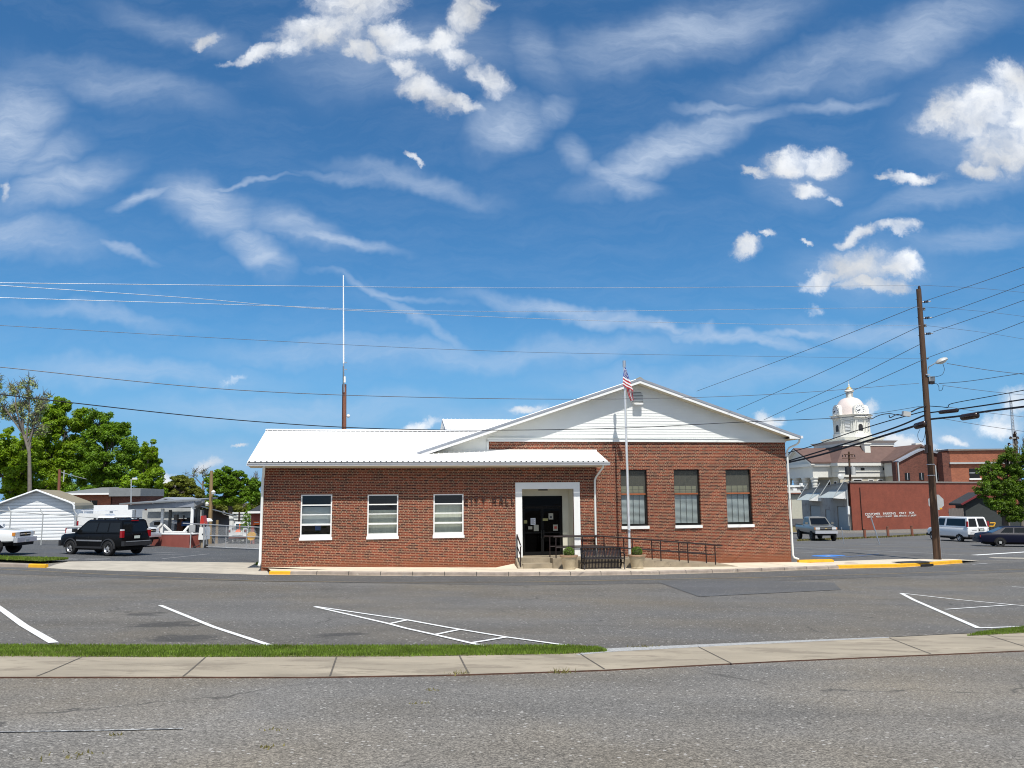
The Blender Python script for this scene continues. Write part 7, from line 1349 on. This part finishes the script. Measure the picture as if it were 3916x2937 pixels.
for i in range(8):
    Mx=Matrix.Rotation(i*math.pi/4,4,'Z'); big=i%2==0
    ww=.42 if big else .5; zA,zB=zd0+1.2,zd1-1.3
    mb=MB(); pts=[(-ww,zA),(ww,zA)]+[(ww*math.cos(t*math.pi/8),zB+ww*math.sin(t*math.pi/8)) for t in range(9)]; mb.prism(pts,-RI-.06,-RI-.005); mb.xf(Mx); cb(mb,'belfry_window','trim' if big else 'louver')
    if not big:
        mb=MB()
        for q_ in range(9): mb.box(-.45,.45,-RI-.12,-RI-.061,zA+.15+q_*.26,zA+.27+q_*.26)
        mb.xf(Mx); cb(mb,'louvre','white')
    for sd in (-1,1):
        mb=MB()
        for xx in (.72,1.02): mb.box(sd*xx-.08,sd*xx+.08,-RI-.13,-RI-.004,zd0+.9,zd1-.05)
        mb.box(sd*.87-.28,sd*.87+.28,-RI-.17,-RI-.131,zd1-.35,zd1-.1); mb.xf(Mx); cb(mb,'pilaster','crtrim')
    if big:
        zcl=ct(1572); rc=.92
        mb=MB().prism([(rc*1.22*math.cos(math.pi*t/14),zcl+rc*1.22*math.sin(math.pi*t/14)) for t in range(15)]+[(-rc*1.3,zd1+.85),(rc*1.3,zd1+.85)],-RI-.12,-RI+1.3); mb.xf(Mx); dm=cb(mb,'clock_dormer','crtrim',None,30)
        mb=MB().prism([(-1.5,zd1+.3),(1.5,zd1+.3),(0,zd1+1.05)],-RI-.5,-RI-.15); mb.xf(Mx); mb.build('small_pediment',M['crtrim'],dm)
        mb=MB().lathe([(0,-RI-.2),(rc,-RI-.2),(rc,-RI-.121)],(0,0,zcl),24,'y'); mb.xf(Mx); cl=cb(mb,'clock_face','clockface',None,30)
        mb=MB()
        for h_ in range(12):
            t=h_*math.pi/6; c,s_=math.cos(t),math.sin(t); a,b,w2=rc*.66,rc*.9,.05
            mb.hexa([(a*s_-w2*c,-RI-.215,zcl+a*c+w2*s_),(a*s_+w2*c,-RI-.215,zcl+a*c-w2*s_),(b*s_+w2*c,-RI-.215,zcl+b*c-w2*s_),(b*s_-w2*c,-RI-.215,zcl+b*c+w2*s_)],[(a*s_-w2*c,-RI-.202,zcl+a*c+w2*s_),(a*s_+w2*c,-RI-.202,zcl+a*c-w2*s_),(b*s_+w2*c,-RI-.202,zcl+b*c-w2*s_),(b*s_-w2*c,-RI-.202,zcl+b*c+w2*s_)])
        mb.xf(Mx); mb.build('hour_marks',M['ink'],cl)
        for t,ln,nm in ((R(228),.45,'hour_hand'),(R(250),.75,'minute_hand')):
            c,s_=math.cos(t)*rc,math.sin(t)*rc; mb=MB().tube([(0,-RI-.24,zcl),(s_*ln,-RI-.24,zcl+c*ln)],[.09,.03],4); mb.xf(Mx); mb.build(nm,M['ink'],cl)
zdm=zd1+.85; zl=ct(1522); Rd=2.5
cb(MB().lathe([(Rd/math.cos(math.pi/8)*math.cos(t*math.pi/2/10*.86)**.9,zdm+(zl-zdm)*math.sin(t*math.pi/2/10)) for t in range(11)],(0,0,0),16),'dome','dome',None,50)
cb(MB().lathe([(.75,zl-.15),(.75,zl+.1),(.62,zl+.12),(.6,ct(1500)),(.85,ct(1498)),(.85,ct(1495)),(.62,ct(1493)+.1),(.6,ct(1488)),(.3,ct(1481)),(.12,ct(1478)),(.18,ct(1474)),(.03,ct(1468)),(.03,ct(1455)),(.0,ct(1454))],(0,0,0),14),'lantern','crtrim',None,30)
cb(MB().lathe([(.64,ct(1493)+.12),(.62,ct(1488)),(.33,ct(1481)),(.1,ct(1478)),(.16,ct(1475)),(.02,ct(1470))],(0,0,0),14),'lantern_cap','gold',None,40)
for i in range(4): mb=MB().box(-.18,.18,-.66,-.6,zl+.3,ct(1502)); mb.xf(Matrix.Rotation(R(20+90*i),4,'Z')); cb(mb,'lantern_opening','louver')
# ================================================================== TREES
def tree(name,label,Y,trunk,blobs,leafs,ls,mt,n_br=5,sub=9,group=None,tr=.35,fill=.25,cat='tree',twig=False,gap=0):
    b=at(trunk[0][0],trunk[0][1],Y); o=thing(name,label,cat,(b.x,Y,H(b.x,Y)),0,group); off=o.location
    tp=[Vector((b.x,Y,H(b.x,Y)-.3))]+[at(px,py,Y) for px,py in trunk[1:]]; tp=[p-off for p in tp]
    mb=MB().tube(tp,[tr*(1-.55*i/(len(tp)-1)) for i in range(len(tp))],8); top=tp[-1]; fol=MB(); tot=sum(bx[2]*bx[3] for bx in blobs)
    for (cx,cy,rx,ry) in blobs:
        c=at(cx,cy,Y)-off; k=Y/F; RX,RZ_=rx*k,ry*k; RY=min(RX,RZ_)*.9
        c.y+=random.uniform(-.4,.4)*RY
        root=tp[-2].lerp(top,random.random()) if len(tp)>1 else top
        mb.tube(crom([root,root.lerp(c,.55)+Vector((random.gauss(0,.3),random.gauss(0,.3),random.gauss(.2,.3))),c],5),[tr*.42*(1-.075*i) for i in range(11)],5)
        sub_=sub if twig else int(sub*3.2); nl=int((1 if twig else 5.0)*leafs*rx*ry/tot); per=max(1,nl//sub_)
        for j in range(sub_):
            while True:
                d=Vector((random.uniform(-1,1),random.uniform(-1,1),random.uniform(-1,1)))
                if .3<d.length<1: break
            q=c+Vector((d.x*RX*.88,d.y*RY*.88,d.z*RZ_*.88)); r=random.uniform(.3,.5) if twig else random.uniform(.17,.36)
            leafblob(fol,tuple(q),RX*r,RY*r*1.1,RZ_*r*.85,max(3,per),ls*(1 if twig else .62),fill,.5)
            if j%2==0: mb.tube([c.lerp(root,.25),c.lerp(q,.55)+Vector((0,0,.1)),q],[tr*.14,tr*.1,tr*.04],4)
            if twig:
                for _ in range(8): q2=q+Vector((random.gauss(0,RX*.3),random.gauss(0,RY*.3),abs(random.gauss(RZ_*.35,RZ_*.25)))); mb.tube([q,q.lerp(q2,.5)+Vector((random.gauss(0,.1),0,0)),q2],[.035,.026,.016],3)
    mb.build('trunk',M['twig' if twig else 'bark'],o,60); fol.build('crown',M[mt],o)
    return o
G='trees behind the left yard'
tree('deciduous_tree','leafy bright green tree behind the left end of the white garage',92,[(40,2000),(45,1880),(50,1820)],[(20,1780,80,80),(95,1810,80,80),(-40,1740,90,90),(60,1890,100,70),(150,1880,80,80),(110,1720,60,60),(20,1690,60,60)],6000,.3,'leaf1',group=G)
tree('deciduous_tree','tall broad green tree above the garage roof, highest of the leafy crowns',98,[(200,2000),(205,1850),(215,1720)],[(205,1600,75,60),(150,1680,75,65),(260,1650,75,65),(225,1545,50,40),(300,1720,70,60),(180,1770,80,60),(120,1745,70,50),(250,1790,70,60),(320,1600,50,50)],8500,.29,'leaf1',sub=10,group=G)
tree('deciduous_tree','large dark green tree right of the tallest one, over the grey fascia',96,[(400,2000),(405,1850),(400,1750)],[(370,1610,60,55),(440,1660,65,55),(500,1730,60,60),(350,1700,70,70),(420,1770,90,70),(330,1800,80,70),(540,1790,50,50),(470,1640,40,30),(440,1850,80,60)],8500,.29,'leaf2',sub=10,group=G)
tree('deciduous_tree','leafy tree overhanging the open shed at the right end of the big grove',90,[(560,2000),(555,1880),(545,1810)],[(560,1780,55,50),(590,1830,40,55),(530,1850,60,50),(580,1720,36,40),(600,1890,35,40),(500,1890,50,45)],4200,.27,'leaf1',group=G)
tree('deciduous_tree','olive round topped tree above the gable of the open shed',110,[(680,2000),(680,1900),(690,1860)],[(660,1865,50,36),(720,1862,45,34),(690,1838,40,24),(620,1880,36,30),(750,1890,40,32),(690,1905,70,24)],4000,.28,'leaf3',group=G)
tree('deciduous_tree','dark round tree behind the tan pole and the town hall corner',104,[(880,2000),(882,1900),(880,1850)],[(850,1815,48,34),(910,1835,46,36),(960,1860,40,36),(820,1850,40,36),(880,1870,60,36),(940,1900,50,36),(850,1905,60,36),(975,1890,30,40)],6500,.27,'leaf2',sub=10,group=G)
tree('deciduous_tree','mid green tree filling the gap between the dark shed and the white shop',115,[(830,2010),(828,1960),(826,1930)],[(800,1930,50,36),(860,1940,50,34),(920,1945,45,34),(760,1925,40,30),(975,1940,36,40),(1010,1920,40,60)],4200,.29,'leaf3',group=G)
tree('bare_tree','nearly bare tree with forked grey trunk rising above the garage',86,[(114,2000),(114,1860),(112,1730),(85,1640)],[(75,1480,38,40),(90,1550,45,50),(55,1590,45,50),(120,1590,40,45),(20,1560,45,60),(-20,1500,50,60),(150,1640,50,40),(170,1530,30,30),(110,1480,40,40),(140,1560,40,50)],3600,.15,'bud',sub=9,group=G,tr=.26,fill=.05,twig=True)
tree('bare_tree','thin leafless tree showing above the olive tree',118,[(775,2000),(775,1880),(775,1840)],[(770,1810,40,26),(730,1815,30,30),(810,1830,30,24),(990,1850,30,40)],220,.15,'bud',sub=7,tr=.2,fill=.05,twig=True,group=G)
tree('deciduous_tree','low dark greenery closing the view behind the brick workshop',112,[(480,2010),(482,1960),(480,1940)],[(420,1900,90,40),(520,1910,90,40),(320,1890,90,45),(610,1930,70,36),(230,1880,80,50)],5200,.32,'leaf2',sub=10,group=G)
tree('deciduous_tree','dark leafy tree hiding the small house at the right edge',84,[(3840,2005),(3842,1930),(3850,1860)],[(3850,1760,45,50),(3800,1810,50,50),(3890,1820,55,60),(3770,1870,50,45),(3840,1880,70,60),(3910,1900,55,70),(3760,1800,26,24),(3820,1930,60,40),(3880,1960,60,40),(3930,1760,40,60)],9500,.17,'leafd',sub=12)
tree('bare_tree','thin bare branches sticking up out of the right hand tree',86,[(3905,2005),(3900,1800),(3900,1740)],[(3890,1710,14,30),(3912,1700,12,36),(3880,1740,20,20)],60,.12,'bud',sub=6,tr=.16,fill=.05,twig=True)
